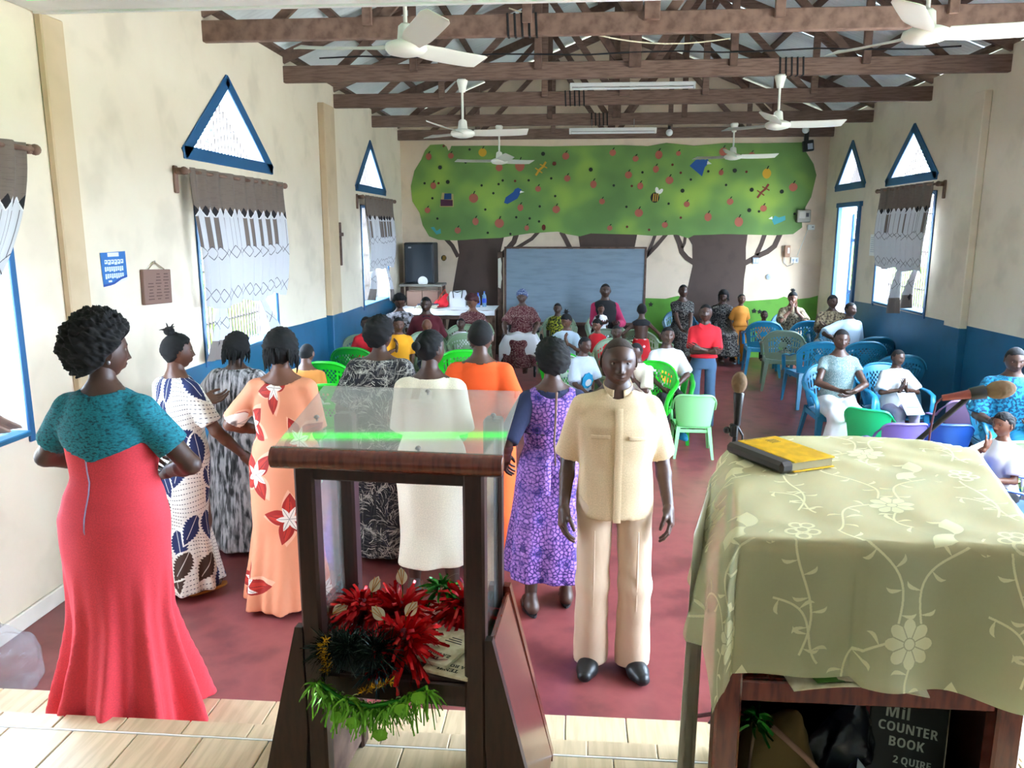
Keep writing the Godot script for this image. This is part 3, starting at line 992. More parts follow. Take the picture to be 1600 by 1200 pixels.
var joints := {}
func person(p: Dictionary) -> Node3D:
	var root := thing("person", p.label, "person", p.pos, deg_to_rad(p.yaw), p.get("group", ""))
	var H: float = p.h
	var hs: float = p.get("hs", 1.0)
	var S := H / 1.72
	var K := S * hs
	var sit: float = p.get("sit", 0.0)
	var top_c := H - 0.107 * K
	var u: float = (top_c - p.get("neck", 0.131) * K) / 1.445
	var w: float = p.get("w", 1.0)
	var fem: bool = p.get("fem", false)
	var lean := deg_to_rad(p.get("lean", 0.0))
	var dy := 0.0
	if sit > 0.0: dy = sit + 0.11 * u - 0.92 * u
	var P := Vector3(0, 0.92 * u + dy, 0)
	var L := Transform3D(Basis(Vector3.RIGHT, lean), P - Basis(Vector3.RIGHT, lean) * P)
	if p.has("roll"): L = Transform3D(Basis(Vector3.BACK, deg_to_rad(p.roll)), P - Basis(Vector3.BACK, deg_to_rad(p.roll)) * P) * L
	var up := Vector3(0, dy, 0)
	var N: Vector3 = L * (Vector3(0, 1.445 * u, -0.012 * u) + up)
	var C: Vector3 = N + Basis(Vector3.RIGHT, lean * 0.6) * Vector3(0, p.get("neck", 0.131) * K, 0.026 * K)
	var CH: Vector3 = L * (Vector3(0, 1.27 * u, 0) + up)
	var cell: float = p.get("cell", 0.02)
	var sw := (0.140 if fem else 0.152) * u * pow(w, 0.4)
	var sh := {}
	var el := {}
	var wr := {}
	var hipj := {}
	var kn := {}
	var an := {}
	var leg := [0.41 * u, 0.40 * u]
	for s in [1.0, -1.0]:
		sh[s] = L * (Vector3(s * sw, 1.338 * u, -0.012 * u) + up)
		var tg: Vector3 = p.get("wl" if s > 0.0 else "wr", Vector3(s * (sw / u + 0.055 * w), 0.87, 0.03) + up / u) * u
		var res := ik(sh[s], tg, 0.285 * u, 0.25 * u, p.get("pl" if s > 0.0 else "pr", Vector3(s * 0.5, -0.2, -1)))
		el[s] = res[0]; wr[s] = res[1]
		hipj[s] = P + Vector3(s * 0.088 * u, -0.04 * u, 0)
		if sit > 0.0:
			var kx: float = p.get("knees", 0.1)
			kn[s] = Vector3(s * kx * u, sit + 0.055 * u, 0.40 * u)
			an[s] = Vector3(s * (kx + 0.01) * u, maxf(0.075 * u, sit + 0.055 * u - 0.40 * u), 0.40 * u + p.get("feet_z", 0.02))
		else:
			an[s] = p.get("fl" if s > 0.0 else "fr", Vector3(s * 0.1 * u, 0.075 * u, -0.02))
			var r2 := ik(hipj[s], an[s], leg[0], leg[1], Vector3(s * 0.15, 0, 1))
			kn[s] = r2[0]; an[s] = r2[1]
	# ---- skin: one continuous body
	var lo := Vector3.ONE * 9.0; var hi := -lo
	for q in [P, N, C] + sh.values() + el.values() + wr.values() + kn.values() + an.values():
		lo = lo.min(q); hi = hi.max(q)
	var sm := Vector3(0.16, 0.1, 0.16) * maxf(u, 0.5) * maxf(w, 1.0)
	var f := Field.new(lo - sm, hi + Vector3(sm.x, 0.02, sm.z), cell)
	var pr := profile(p)
	var aw := lerpf(1.0, w, 0.85) * (0.96 if fem else 1.0)
	var lv := []
	for q in pr:
		if q[0] > 1.0: lv.append(level(q, u, dy, L, -0.006, p))
	f.stack(lv, 0.03 * u)
	f.cone(P + Vector3(0, 0.02, 0), CH, 0.09 * u, 0.09 * u, 0.03)
	f.cone(N + Vector3(0, -0.03 * u, 0), C + Vector3(0, -0.03 * K, -0.02 * K), (0.052 if fem else 0.060) * u, (0.046 if fem else 0.054) * K, 0.035 * u)
	for s in [1.0, -1.0]:
		f.cone(N + Vector3(0, -0.02 * u, 0), sh[s], 0.046 * u, 0.048 * u * aw, 0.03 * u)
		f.cone(sh[s], el[s], 0.048 * u * aw, 0.036 * u * aw, 0.02 * u)
		f.cone(el[s], el[s].lerp(wr[s], 0.35), 0.037 * u * aw, 0.037 * u * aw, 0.015 * u)
		f.cone(el[s].lerp(wr[s], 0.35), wr[s], 0.036 * u * aw, 0.0255 * u * aw, 0.015 * u)
		if not p.get("no_legs", false):
			f.cone(hipj[s], kn[s], 0.075 * u * aw, 0.05 * u * aw, 0.03 * u)
			f.cone(kn[s], kn[s].lerp(an[s], 0.35) + Vector3(0, 0, -0.012 * u), 0.048 * u * aw, 0.051 * u * aw, 0.02 * u)
			f.cone(kn[s].lerp(an[s], 0.35) + Vector3(0, 0, -0.012 * u), an[s], 0.050 * u * aw, 0.034 * u, 0.02 * u)
	var sk := Mb.new()
	f.to(sk)
	var hb := Basis(Vector3.UP, deg_to_rad(p.get("hyaw", 0.0))) * Basis(Vector3.RIGHT, deg_to_rad(p.get("hpitch", 0.0))) * Basis(Vector3.BACK, deg_to_rad(p.get("hroll", 0.0)))
	var hx := Transform3D(hb.scaled(Vector3.ONE * K), C)
	var hres: int = p.get("hres", 28)
	sk.add(head_mb(hres), hx)
	var hcell := 0.003 if cell < 0.013 else 0.0055
	for s in [1.0, -1.0]:
		var d: Vector3 = (wr[s] - el[s]).normalized()
		if p.has("hl" if s > 0.0 else "hr"): d = (p["hl" if s > 0.0 else "hr"] as Vector3).normalized()
		var th: Vector3 = p.get("tl" if s > 0.0 else "tr", Vector3(-s * 0.25, 0.1, 1))
		th = (th - d * th.dot(d)).normalized()
		var b := Basis(th.cross(d), -d, th)
		var m := hand_mb(p.get("curl", 0.35), hcell)
		var sc := u * lerpf(1.0, w, 0.4)
		if s > 0.0: sk.add(m, Transform3D(b.scaled_local(Vector3.ONE * sc), wr[s]))
		else: sk.add(m, Transform3D(b.scaled_local(Vector3(-sc, sc, sc)), wr[s]), true)
	var foot: String = p.get("foot", "sandal")
	var ft := {}
	if not p.get("no_legs", false):
		for s in [1.0, -1.0]:
			var a: float = deg_to_rad(p.get("toes", 8.0)) * s
			var y := maxf(0.0, an[s].y - 0.075 * u)
			ft[s] = Transform3D(Basis(Vector3.UP, a).scaled_local(Vector3(-s * u, u, u)), Vector3(an[s].x, y + 0.010, an[s].z))
			if foot != "shoe": sk.add(foot_mb(false), ft[s], s > 0.0)
	part(root, "body", sk, skin_mat(p.get("skin", 0)))
	# ---- eyes
	if p.get("eyes", true):
		var en := 8 if hres > 40 else 4
		for s in [-1.0, 1.0]:
			var z := face_z(s * 0.031, 0.0115)
			var e := Mb.new().ball(hx * Vector3(s * 0.031, 0.0115, z - 0.0045), Vector3(0.0125, 0.0058, 0.0065) * K, en, hb)
			var ey := part(root, "eye", e, M.eye_white)
			part(ey, "iris", Mb.new().ball(hx * Vector3(s * 0.031, 0.0115, z - 0.0012), Vector3(0.0058, 0.0055, 0.0042) * K, en, hb), M.eye_dark)
	# ---- hair
	var hk: String = p.get("hair", "short")
	if hk != "none":
		var hm := Mb.new().add(hair_mb(hk, p.get("hair_res", maxi(hres, 30)), p.get("seed", 1)), hx)
		part(root, "head_wrap" if hk == "wrap" else "hair", hm, p.get("hair_mat", M.hair))
	# ---- clothes
	var shoe_x := ft
	for g in p.wear:
		var kind: String = g.kind
		var m: Material = g.mat
		var ease: float = g.get("ease", 0.012)
		var c2: float = g.get("cell", cell)
		var q := Mb.new()
		if kind == "shoes":
			for s in [1.0, -1.0]:
				if shoe_x.has(s): part(root, "shoe", Mb.new().add(foot_mb(true), shoe_x[s], s > 0.0), m)
			continue
		if kind == "sandals":
			for s in [1.0, -1.0]:
				if not shoe_x.has(s): continue
				var t: Transform3D = shoe_x[s]
				var so := Mb.new()
				var ol := PackedVector2Array()
				for i in 20:
					var a := TAU * i / 20.0
					ol.append(Vector2(sin(a) * (0.042 + 0.006 * cos(a)), 0.045 + cos(a) * 0.135))
				so.prism(ol, -0.010, 0.004, t * Transform3D(Basis(Vector3(1, 0, 0), Vector3(0, 0, 1), Vector3(0, 1, 0)), Vector3.ZERO))
				var sn := part(root, "sandal", so, m)
				part(sn, "strap", Mb.new().tube([t * Vector3(-0.038, 0.01, 0.05), t * Vector3(-0.025, 0.05, 0.06), t * Vector3(0.0, 0.062, 0.065), t * Vector3(0.03, 0.05, 0.06), t * Vector3(0.04, 0.01, 0.05)], 0.009, 6, 0.4), m)
			continue
		if kind == "trousers" or kind == "shorts":
			var cuff: float = g.get("cuff", 0.0)
			var glo := lo - sm; var ghi := Vector3(hi.x, P.y + 0.12 * u, hi.z) + sm
			var gf := Field.new(Vector3(-0.3 * u, glo.y, glo.z), Vector3(0.3 * u, ghi.y, ghi.z), c2)
			var ww: float = g.get("wide", 1.0)
			var sl := []
			for yy in [1.05, 0.98, 0.90, 0.84]:
				var e := prof_at(pr, yy)
				sl.append(level([yy, e[0], e[1], e[2]], u, dy, L, g.get("ease", 0.006), p))
			gf.stack(sl, 0.03 * u)
			for s in [1.0, -1.0]:
				var end: Vector3 = an[s] + Vector3(0, -0.03 * u, 0.0)
				if kind == "shorts": end = kn[s].lerp(an[s], 0.05)
				gf.cone(hipj[s] + Vector3(s * 0.004, 0, 0), kn[s], 0.083 * u * ww * aw, 0.074 * u * ww * aw, 0.025 * u)
				if kind == "shorts": gf.sleeve(hipj[s], kn[s].lerp(hipj[s], 0.02), 0.095 * u * ww, 0.083 * u * ww, 0.02 * u)
				else: gf.sleeve(kn[s], end, 0.073 * u * ww * aw, (0.070 + cuff) * u * ww, 0.03 * u)
			gf.wrinkle(p.get("seed", 1), 0.0022, Vector3(30, 22, 30))
			gf.to(q)
		else:
			var hem: float = g.hem
			var slv: float = g.get("sleeve", 0.6)
			var glo := Vector3(9, 9, 9); var ghi := -glo
			for a in [P, N] + sh.values() + el.values() + (wr.values() if slv > 1.0 else []) + (kn.values() if sit > 0.0 else []):
				glo = glo.min(a); ghi = ghi.max(a)
			var fl: float = maxf(0.0, maxf((g.get("hem_r", [0.24, 0.2])[0]) * (1.15 + 1.5 * g.get("amp", 0.07)) + 0.05 - 0.14, 0.0)) if kind != "top" else 0.0
			var gf := Field.new(Vector3(glo.x - 0.14 - fl, minf(hem, P.y - 0.2 * u) - 0.03, glo.z - 0.18 - fl), Vector3(ghi.x + 0.14 + fl, N.y + 0.06, ghi.z + 0.18 + fl), c2)
			var sl := []
			var from := 9.0
			if kind == "skirt": from = 1.06
			var is_long: bool = kind == "dress" or kind == "skirt"
			var stop: float = maxf((hem - dy) / u, 0.82)
			if sit > 0.0 and is_long: stop = 0.84
			for e in pr:
				if e[0] <= from and e[0] > stop + 0.02:
					sl.append(level(e, u, dy, L, ease + (g.get("waist", 0.0) if e[0] < 1.2 else 0.0) + (g.get("hang", 0.012) * 0.8 if e[0] < 1.0 and not is_long else 0.0), p))
			if kind == "skirt":
				var e := prof_at(pr, 1.06)
				sl.insert(0, level([1.06, e[0], e[1], e[2]], u, dy, L, ease, p))
			var e2 := prof_at(pr, stop)
			if not is_long or sit > 0.0:
				sl.append(level([stop, e2[0], e2[1], e2[2]], u, dy, L, ease + g.get("hang", 0.012), p))
				gf.stack(sl, 0.025 * u, int(g.get("folds", 0)), g.get("amp", 0.0), 1.05 * u, p.get("seed", 1))
			else:
				var hr: Array = g.get("hem_r", [0.24, 0.20])
				var ctr: Vector2 = g.get("hem_c", Vector2(0, -0.02))
				var e3 := prof_at(pr, 0.88)
				var mid := g.get("knee", 0.0) as float
				if mid > 0.0:
					sl.append([0.50 * u, ctr.x * 0.4, e3[2] * u + ctr.y * 0.4, mid, mid * 0.78])
				sl.append([hem, ctr.x, ctr.y, hr[0], hr[1]])
				gf.stack(sl, 0.02 * u, int(g.get("folds", 7)), g.get("amp", 0.07), g.get("fold_y", 0.85 * u), p.get("seed", 1))
			if g.has("vee"):
				for s in [1.0, -1.0]: gf.cut(Vector3(s * g.vee[1], -1, 0).normalized(), -g.vee[0] * u / sqrt(1.0 + g.vee[1] * g.vee[1]))
			if kind != "skirt":
				for s in [1.0, -1.0]:
					gf.cone(N + Vector3(0, -0.045 * u, 0), sh[s], 0.050 * u, 0.046 * u * aw + ease * 0.7, 0.02 * u)
					var sr: float = 0.050 * u * aw + ease * 0.7 + g.get("loose", 0.0) * 0.25
					if slv > 0.0:
						var e: Vector3 = sh[s].lerp(el[s], minf(slv, 1.0))
						gf.sleeve(sh[s], e, sr, 0.045 * u * aw + ease + g.get("loose", 0.0) * 0.8, 0.018 * u)
						if slv > 1.0:
							gf.sleeve(el[s], el[s].lerp(wr[s], minf(slv - 1.0, 1.0)), 0.045 * u * aw + ease, 0.034 * u * aw + ease, 0.03 * u)
			if sit > 0.0 and is_long:
				for s in [1.0, -1.0]:
					gf.cone(hipj[s] + Vector3(0, 0.0, 0), kn[s] + Vector3(0, 0.005, 0.02), 0.11 * u * w, 0.085 * u, 0.06 * u)
				var kz: float = kn[1.0].z + 0.02
				gf.stack([[kn[1.0].y + 0.05 * u, 0.0, kz, 0.16 * u, 0.08 * u], [minf(hem, kn[1.0].y - 0.05), 0.0, kz + 0.01, g.get("hem_r", [0.22, 0.14])[0], g.get("hem_r", [0.22, 0.14])[1]]], 0.04 * u, 7, 0.06, kn[1.0].y, 1.0)
			if g.has("neck"):
				var nk: Array = g.neck
				gf.carve(N + L.basis * (Vector3(0, nk[2], nk[3]) * u), Vector3(nk[0], nk[1], nk[0]) * u)
			gf.wrinkle(p.get("seed", 1) + 3, g.get("creases", 0.0018), g.get("crease_f", Vector3(26, 18, 26)))
			gf.to(q, g.get("wrap", 0.0))
		part(root, g.get("name", kind), q, m)
	joints = {"sh": sh, "el": el, "wr": wr, "N": N, "C": C, "P": P, "kn": kn, "an": an, "u": u, "K": K, "hx": hx, "L": L, "dy": dy}
	return root

func level(q: Array, u: float, dy: float, L: Transform3D, ease: float, _p: Dictionary) -> Array:
	var c: Vector3 = L * Vector3(0, q[0] * u + dy, q[3] * u)
	return [c.y, c.x, c.z, q[1] * u + ease, q[2] * u + ease]
# ---------------------------------------------------------------- the shell
const XL := -3.0
const XR := 4.1
const ZB := -13.7
const ZF := 3.2
const WT := 0.2

func hole_box(wall: CSGShape3D, c: Vector3, s: Vector3) -> void:
	var b := CSGBox3D.new()
	b.name = "opening"
	b.operation = CSGShape3D.OPERATION_SUBTRACTION
	b.size = s
	b.position = c - wall.position
	wall.add_child(b, true)

func hole_tri(wall: CSGShape3D, x: float, za: float, zb: float, y0: float, y1: float, za_top: float) -> void:
	var b := CSGPolygon3D.new()
	b.name = "opening"
	b.operation = CSGShape3D.OPERATION_SUBTRACTION
	b.polygon = PackedVector2Array([Vector2(zb, y0), Vector2(za, y0), Vector2(za_top, y1)])
	b.depth = 0.6
	# polygon x -> world z, y -> y, depth along world -x
	b.transform = Transform3D(Basis(Vector3(0, 0, 1), Vector3(0, 1, 0), Vector3(-1, 0, 0)), Vector3(x - 0.3, 0, 0) - wall.position)
	wall.add_child(b, true)

func wall_csg(called: String, c: Vector3, s: Vector3, m: Material) -> CSGBox3D:
	var w := CSGBox3D.new()
	w.name = called
	w.size = s
	w.position = c
	w.material = m
	w.set_meta("kind", "structure")
	add_child(w, true)
	return w

func build_room() -> void:
	struct("floor", Mb.new().box(Vector3(0.55, -0.1, -5.25), Vector3(7.5, 0.2, 17.3)), M.floor)
	var zc := (ZB + ZF) * 0.5
	var wl := wall_csg("wall_left", Vector3(XL - WT / 2, 1.94, zc), Vector3(WT, 3.88, ZF - ZB + 0.4), M.wall)
	hole_tri(wl, XL - 0.1, -6.10, -7.72, 2.79, 3.38, -6.88)
	hole_tri(wl, XL - 0.1, -10.90, -12.44, 2.78, 3.36, -11.66)
	for q in [[-2.35, -3.99, 1.05, 2.50], [-6.16, -7.72, 1.10, 2.50], [-11.05, -12.55, 1.08, 2.50]]:
		hole_box(wl, Vector3(XL - 0.1, (q[2] + q[3]) / 2, (q[0] + q[1]) / 2), Vector3(0.6, q[3] - q[2], absf(q[0] - q[1])))
	var wr := wall_csg("wall_right", Vector3(XR + WT / 2, 1.94, zc), Vector3(WT, 3.88, ZF - ZB + 0.4), M.wall)
	hole_tri(wr, XR + 0.1, -9.70, -11.05, 2.82, 3.36, -10.37)
	hole_tri(wr, XR + 0.1, -12.00, -13.14, 2.85, 3.40, -12.57)
	for q in [[-9.62, -11.22, 1.18, 2.60], [-12.0, -12.95, 0.0, 2.50], [-4.4, -7.2, 1.2, 2.85], [-1.5, -4.1, 0.95, 2.85]]:
		hole_box(wr, Vector3(XR + 0.1, (q[2] + q[3]) / 2, (q[0] + q[1]) / 2), Vector3(0.6, q[3] - q[2], absf(q[0] - q[1])))
	# back wall with its gable
	var wb := Mb.new()
	wb.prism(PackedVector2Array([Vector2(XL - WT, 0), Vector2(XR + WT, 0), Vector2(XR + WT, 3.88), Vector2(0.55, 5.38), Vector2(XL - WT, 3.88)]), ZB - WT, ZB)
	struct("wall_back", wb, M.wall_back)
	# front wall behind the camera
	var wf := wall_csg("wall_front", Vector3(0.55, 2.65, ZF + WT / 2), Vector3(7.5, 5.3, WT), M.wall_pale)
	# white ceiling board over the platform
	var so := struct("ceiling", Mb.new().box(Vector3(0.55, 3.40, (ZF - 4.4) / 2), Vector3(7.08, 0.14, ZF + 4.4)), M.soffit)
	part(so, "fascia", Mb.new().box(Vector3(0.55, 3.56, -4.42), Vector3(7.08, 0.48, 0.03)), M.soffit)
	# green light strip along the platform ceiling, ahead of the lectern
	var led := thing("light_strip", "green glowing light strip across the platform ceiling above the lectern", "light", Vector3(0.55, 3.31, -4.07))
	part(led, "housing", Mb.new().box(Vector3(0, 0.008, 0), Vector3(6.8, 0.016, 0.09), Basis(), 0.004), M.white)
	var gm := mat(Color(0.05, 0.6, 0.15), 0.5)
	gm.emission_enabled = true
	gm.emission = Color(0.02, 1.0, 0.25)
	gm.emission_energy_multiplier = 3.2
	part(led, "glowing_light_tube", Mb.new().box(Vector3(0, -0.006, 0), Vector3(6.7, 0.012, 0.045), Basis(), 0.003), gm)
	var al := AreaLight3D.new()
	al.name = "strip_light"
	al.area_size = Vector2(6.6, 0.04)
	al.light_color = Color(0.1, 1.0, 0.3)
	al.light_energy = 0.01
	al.position = Vector3(0.55, 3.28, -4.07)
	al.rotation_degrees = Vector3(-90, 0, 0)
	al.shadow_enabled = true
	add_child(al)
	# pilasters
	var k := 1
	for q in [[XL + 0.022, -4.42, -4.62, 3.33, false], [XL + 0.04, -9.32, -9.72, 3.60, true], [XR - 0.04, -8.56, -8.92, 3.52, true]]:
		var c := Vector3(q[0], q[3] / 2, (q[1] + q[2]) / 2)
		var wd := 0.045 if k == 1 else 0.08
		var t := struct("trim_%d" % k, Mb.new().box(c, Vector3(wd, q[3], absf(q[1] - q[2])), Basis(), 0.008), M.pilaster if q[0] < 0.0 else M.wall)
		if q[4]: part(t, "painted_base", Mb.new().box(Vector3(c.x, 0.57, c.z), Vector3(wd + 0.008, 1.14, absf(q[1] - q[2]) + 0.008), Basis(), 0.006), M.dado)
		k += 1
	# blue painted lower wall, brushed by hand along its upper edge
	for side in [0, 1]:
		var pts := [Vector2(13.69, 0), Vector2(5.7 if side == 0 else 2.0, 0)]
		var line := [[5.7, 1.09], [7.78, 1.09], [7.82, 1.16], [8.4, 1.14], [9.3, 1.12], [10.0, 1.10], [10.9, 1.10], [11.0, 1.07], [12.6, 1.07], [12.65, 1.10], [13.69, 1.08]]
		if side == 1: line = [[2.0, 1.10], [4.9, 1.10], [7.5, 1.18], [8.5, 1.17], [9.5, 1.16], [11.3, 1.15], [11.95, 1.13]]
		if side == 1: pts = [Vector2(11.95, 0), Vector2(2.0, 0)]
		for q in line: pts.append(Vector2(q[0], q[1]))
		var m := Mb.new()
		var b := Basis(Vector3(0, 0, -1), Vector3(0, 1, 0), Vector3(1, 0, 0))
		if side == 0: m.prism(PackedVector2Array(pts), 0.0, 0.004, Transform3D(b, Vector3(XL, 0, 0)))
		else: m.prism(PackedVector2Array(pts), -0.004, 0.0, Transform3D(b, Vector3(XR, 0, 0)))
		part(wl if side == 0 else wr, "painted_dado", m, M.dado).position = -(wl if side == 0 else wr).position
	# ragged skirting strip of cement along the left wall
	struct("baseboard_left", Mb.new().box(Vector3(XL + 0.012, 0.05, -4.4), Vector3(0.024, 0.10, 2.9), Basis(), 0.006), M.wall_pale)
	# platform of tiled steps
	var dais := struct("floor_platform", Mb.new().box(Vector3(0.55, 0.155, (ZF - 2.48) / 2), Vector3(7.08, 0.31, ZF + 2.48)), M.grout)
	part(dais, "step", Mb.new().box(Vector3(0.55, 0.075, -2.72), Vector3(7.08, 0.15, 0.48)), M.grout)
	var r := RandomNumberGenerator.new()
	r.seed = 4
	var tile_mesh := Mb.new().box(Vector3.ZERO, Vector3(0.243, 0.022, 0.405), Basis(), 0.003).mesh()
	var edge_mesh := Mb.new().box(Vector3.ZERO, Vector3(0.243, 0.022, 0.085), Basis(), 0.003).mesh()
	var riser_mesh := Mb.new().box(Vector3.ZERO, Vector3(0.243, 0.148, 0.014), Basis(), 0.003).mesh()
	var rows := [[0.160, -2.757, 0.0, 0], [0.331, -2.516, 0.08, 1], [0.331, -2.262, 0.17, 0], [0.331, -1.849, 0.05, 0], [0.331, -1.436, 0.12, 0], [0.331, -1.023, 0.2, 0], [0.075, -2.967, 0.0, 2], [0.245, -2.556, 0.08, 2]]
	for q in rows:
		for i in 30:
			var x: float = -3.0 + q[2] + i * 0.247 - 0.1
			if x < -2.87 or x > 3.97: continue
			if q[3] == 0 and q[1] > -1.9 and (x < -2.6 or x > 2.6): continue
			var t := part(dais, "tile", [tile_mesh, edge_mesh, riser_mesh][q[3]], M.tile[r.randi() % 4])
			t.position = Vector3(x, q[0] + r.randf_range(-0.0008, 0.0008), q[1])
	part(dais, "edge_strip", Mb.new().box(Vector3(0.55, 0.336, -2.470), Vector3(7.0, 0.012, 0.008)), M.white)
	# the ground outside
	struct("ground_outside", Mb.new().box(Vector3(0, -0.35, -8), Vector3(90, 0.3, 90)), mat(Color(0.66, 0.63, 0.57), 0.95))

# ---------------------------------------------------------------- roof
func roof_y(x: float) -> float:
	return 3.86 + (1.0 - absf(x - 0.55) / 3.75) * 1.5

func build_roof() -> void:
	# corrugated sheets, each a panel of its own
	var ceil := struct("ceiling_roof")
	for s in [-1.0, 1.0]:
		var m := Mb.new()
		var fn := func(a: float, t: float) -> Vector3:
			var x: float = 0.55 + s * (0.02 + t * 3.95)
			return Vector3(x, roof_y(x) + 0.075 + 0.011 * sin(a * TAU * 11.0), (a - 0.5) * 0.86 * s)
		m.sheet(88, 1, fn, 0.002)
		var me := m.mesh()
		for k in 12:
			var o := part(ceil, "roof_sheet", me, M.sheet)
			o.position = Vector3(0, 0.004 * (k % 2), -4.35 - k * 0.84)
	part(ceil, "ridge_cap", Mb.new().prism(PackedVector2Array([Vector2(0.25, 5.33), Vector2(0.55, 5.45), Vector2(0.85, 5.33), Vector2(0.85, 5.36), Vector2(0.55, 5.48), Vector2(0.25, 5.36)]), -13.9, -3.9), M.sheet)
	for s in [-1.0, 1.0]:
		for q in [0.25, 1.15, 2.05, 2.95, 3.6]:
			var x: float = 0.55 + s * q
			part(ceil, "purlin", Mb.new().box(Vector3(x, roof_y(x) + 0.03, -9.0), Vector3(0.07, 0.05, 9.6), Basis(Vector3.BACK, -s * 0.38), 0.004), M.timber_dark)
	# fill above the white ceiling so that no daylight enters over it
	part(ceil, "boarding", Mb.new().prism(PackedVector2Array([Vector2(-3.2, 3.75), Vector2(4.3, 3.75), Vector2(0.55, 5.4)]), -4.36, -4.30), M.soffit)
	# trusses
	var zs := [-4.75, -6.52, -8.3, -10.0, -11.85, -13.55]
	var says := ["timber roof truss nearest the platform, above both front fans", "timber roof truss, the lowest-looking beam right under the picture's top edge", "timber roof truss with twine bindings, from which two middle ceiling fans hang", "timber roof truss carrying the longer white tube lamp", "timber roof truss carrying the two rearmost ceiling fans", "timber roof truss lying against the painted back wall"]
	for i in zs.size():
		var t := thing("roof_truss", says[i], "roof truss", Vector3(0, 0, zs[i]), 0.0, "timber roof trusses")
		var mt: Material = M.timber if i % 2 else M.timber_dark
		if i == 1: mt = M.timber_pale
		part(t, "tie_beam", Mb.new().box(Vector3(0.55, 3.712, 0), Vector3(7.14, 0.160, 0.07), Basis(), 0.006), M.timber if i != 1 else M.timber_pale)
		for s in [-1.0, 1.0]:
			var e := Vector3(0.55 + s * 3.60, roof_y(0.55 + s * 3.60) - 0.06, 0.0)
			part(t, "rafter", Mb.new().bar(e, Vector3(0.55 + s * 0.03, 5.28, 0), 0.11, 0.05), mt)
			for q in [[2.2, 2.2, 0.055], [0.95, 0.95, 0.055]]:
				part(t, "post", Mb.new().bar(Vector3(0.55 + s * q[0], 3.72, q[2]), Vector3(0.55 + s * q[1], roof_y(0.55 + s * q[1]) - 0.03, q[2]), 0.075, 0.04), mt)
			for q in [[3.0, 2.2, -0.055], [2.15, 1.0, -0.055], [0.12, 0.95, -0.055]]:
				var top: float = 0.55 + s * q[1]
				part(t, "strut", Mb.new().bar(Vector3(0.55 + s * q[0], 3.76, q[2]), Vector3(top, roof_y(top) - 0.05, q[2]), 0.075, 0.04), mt)
		part(t, "king_post", Mb.new().bar(Vector3(0.55, 3.72, 0.06), Vector3(0.55, 5.25, 0.06), 0.12, 0.05), mt)
		if i in [1, 2, 3, 4]:
			for k in 5:
				var x: float = [2.35, -0.55, 1.95, -0.15, 0.2][i] + k * 0.055
				part(t, "twine_binding", Mb.new().box(Vector3(x, 3.712, 0), Vector3(0.018, 0.172, 0.082), Basis(Vector3.BACK, 0.05), 0.004), M.black_soft)
	# electric cable sagging along the beams
	var c := []
	for k in 13:
		var t := k / 12.0
		c.append(Vector3(-0.55 + 2.0 * t, 3.86 - 0.16 * sin(t * PI * 0.9) + t * 0.15, -6.6 - 1.6 * t))
	tag(struct_thing("cable", Mb.new().tube(c, 0.006, 6), M.paper), "pale electric cable looping down between the first beams", "cable")
	var c2 := []
	for k in 15:
		var t := k / 14.0
		c2.append(Vector3(-2.6 + 6.2 * t, 3.85 + 0.012 * sin(t * 26.0), -8.22))
	tag(struct_thing("cable", Mb.new().tube(c2, 0.008, 6), M.black_soft), "black cable stapled along the top of the twine-bound beam", "cable")
	# ceiling fans
	var fan := func(at: Vector3, top: float, turn: float, label: String) -> void:
		var f := thing("ceiling_fan", label, "ceiling fan", at, turn, "white ceiling fans")
		part(f, "down_rod", Mb.new().tube([Vector3(0, 0.05, 0), Vector3(0, top - at.y, 0)], 0.012, 10), M.fan)
		part(f, "canopy", Mb.new().lathe([Vector2(0.0, top - at.y - 0.12), Vector2(0.03, top - at.y - 0.12), Vector2(0.055, top - at.y - 0.02), Vector2(0.055, top - at.y), Vector2(0, top - at.y)], 16), M.fan)
		part(f, "motor", Mb.new().lathe([Vector2(0, -0.045), Vector2(0.05, -0.044), Vector2(0.105, -0.03), Vector2(0.125, -0.005), Vector2(0.118, 0.02), Vector2(0.085, 0.035), Vector2(0.05, 0.045), Vector2(0.042, 0.12), Vector2(0.025, 0.135), Vector2(0, 0.135)], 28), M.fan)
		for k in 3:
			var fn := func(a: float, t: float) -> Vector3:
				var r := 0.11 + t * 0.56
				var wd := lerpf(0.055, 0.078, smoothstep(0.0, 0.3, t)) * (1.0 if t < 0.97 else 0.75)
				return Basis(Vector3.UP, TAU * k / 3.0) * Vector3(r, 0.008 + 0.02 * t * t + (a - 0.5) * 0.045, (a - 0.5) * 2.0 * wd)
			part(f, "blade", Mb.new().sheet(4, 12, fn, 0.006), M.fan)
	fan.call(Vector3(-1.012, 3.20, -4.85), 3.66, deg_to_rad(-64), "large white ceiling fan at the left, nearest the platform")
	fan.call(Vector3(1.926, 3.22, -4.85), 3.66, deg_to_rad(0), "large white ceiling fan at the right, nearest the platform")
	fan.call(Vector3(-1.166, 3.12, -8.3), 3.64, deg_to_rad(12), "white ceiling fan on the twine-bound beam, left of the tube lamps")
	fan.call(Vector3(1.968, 3.17, -8.3), 3.64, deg_to_rad(8), "white ceiling fan on the twine-bound beam, right of the tube lamps")
	fan.call(Vector3(-1.133, 3.14, -11.85), 3.64, deg_to_rad(48), "rearmost white ceiling fan, before the left part of the tree mural")
	fan.call(Vector3(2.213, 3.18, -11.85), 3.64, deg_to_rad(14), "rearmost white ceiling fan, before the right part of the tree mural")
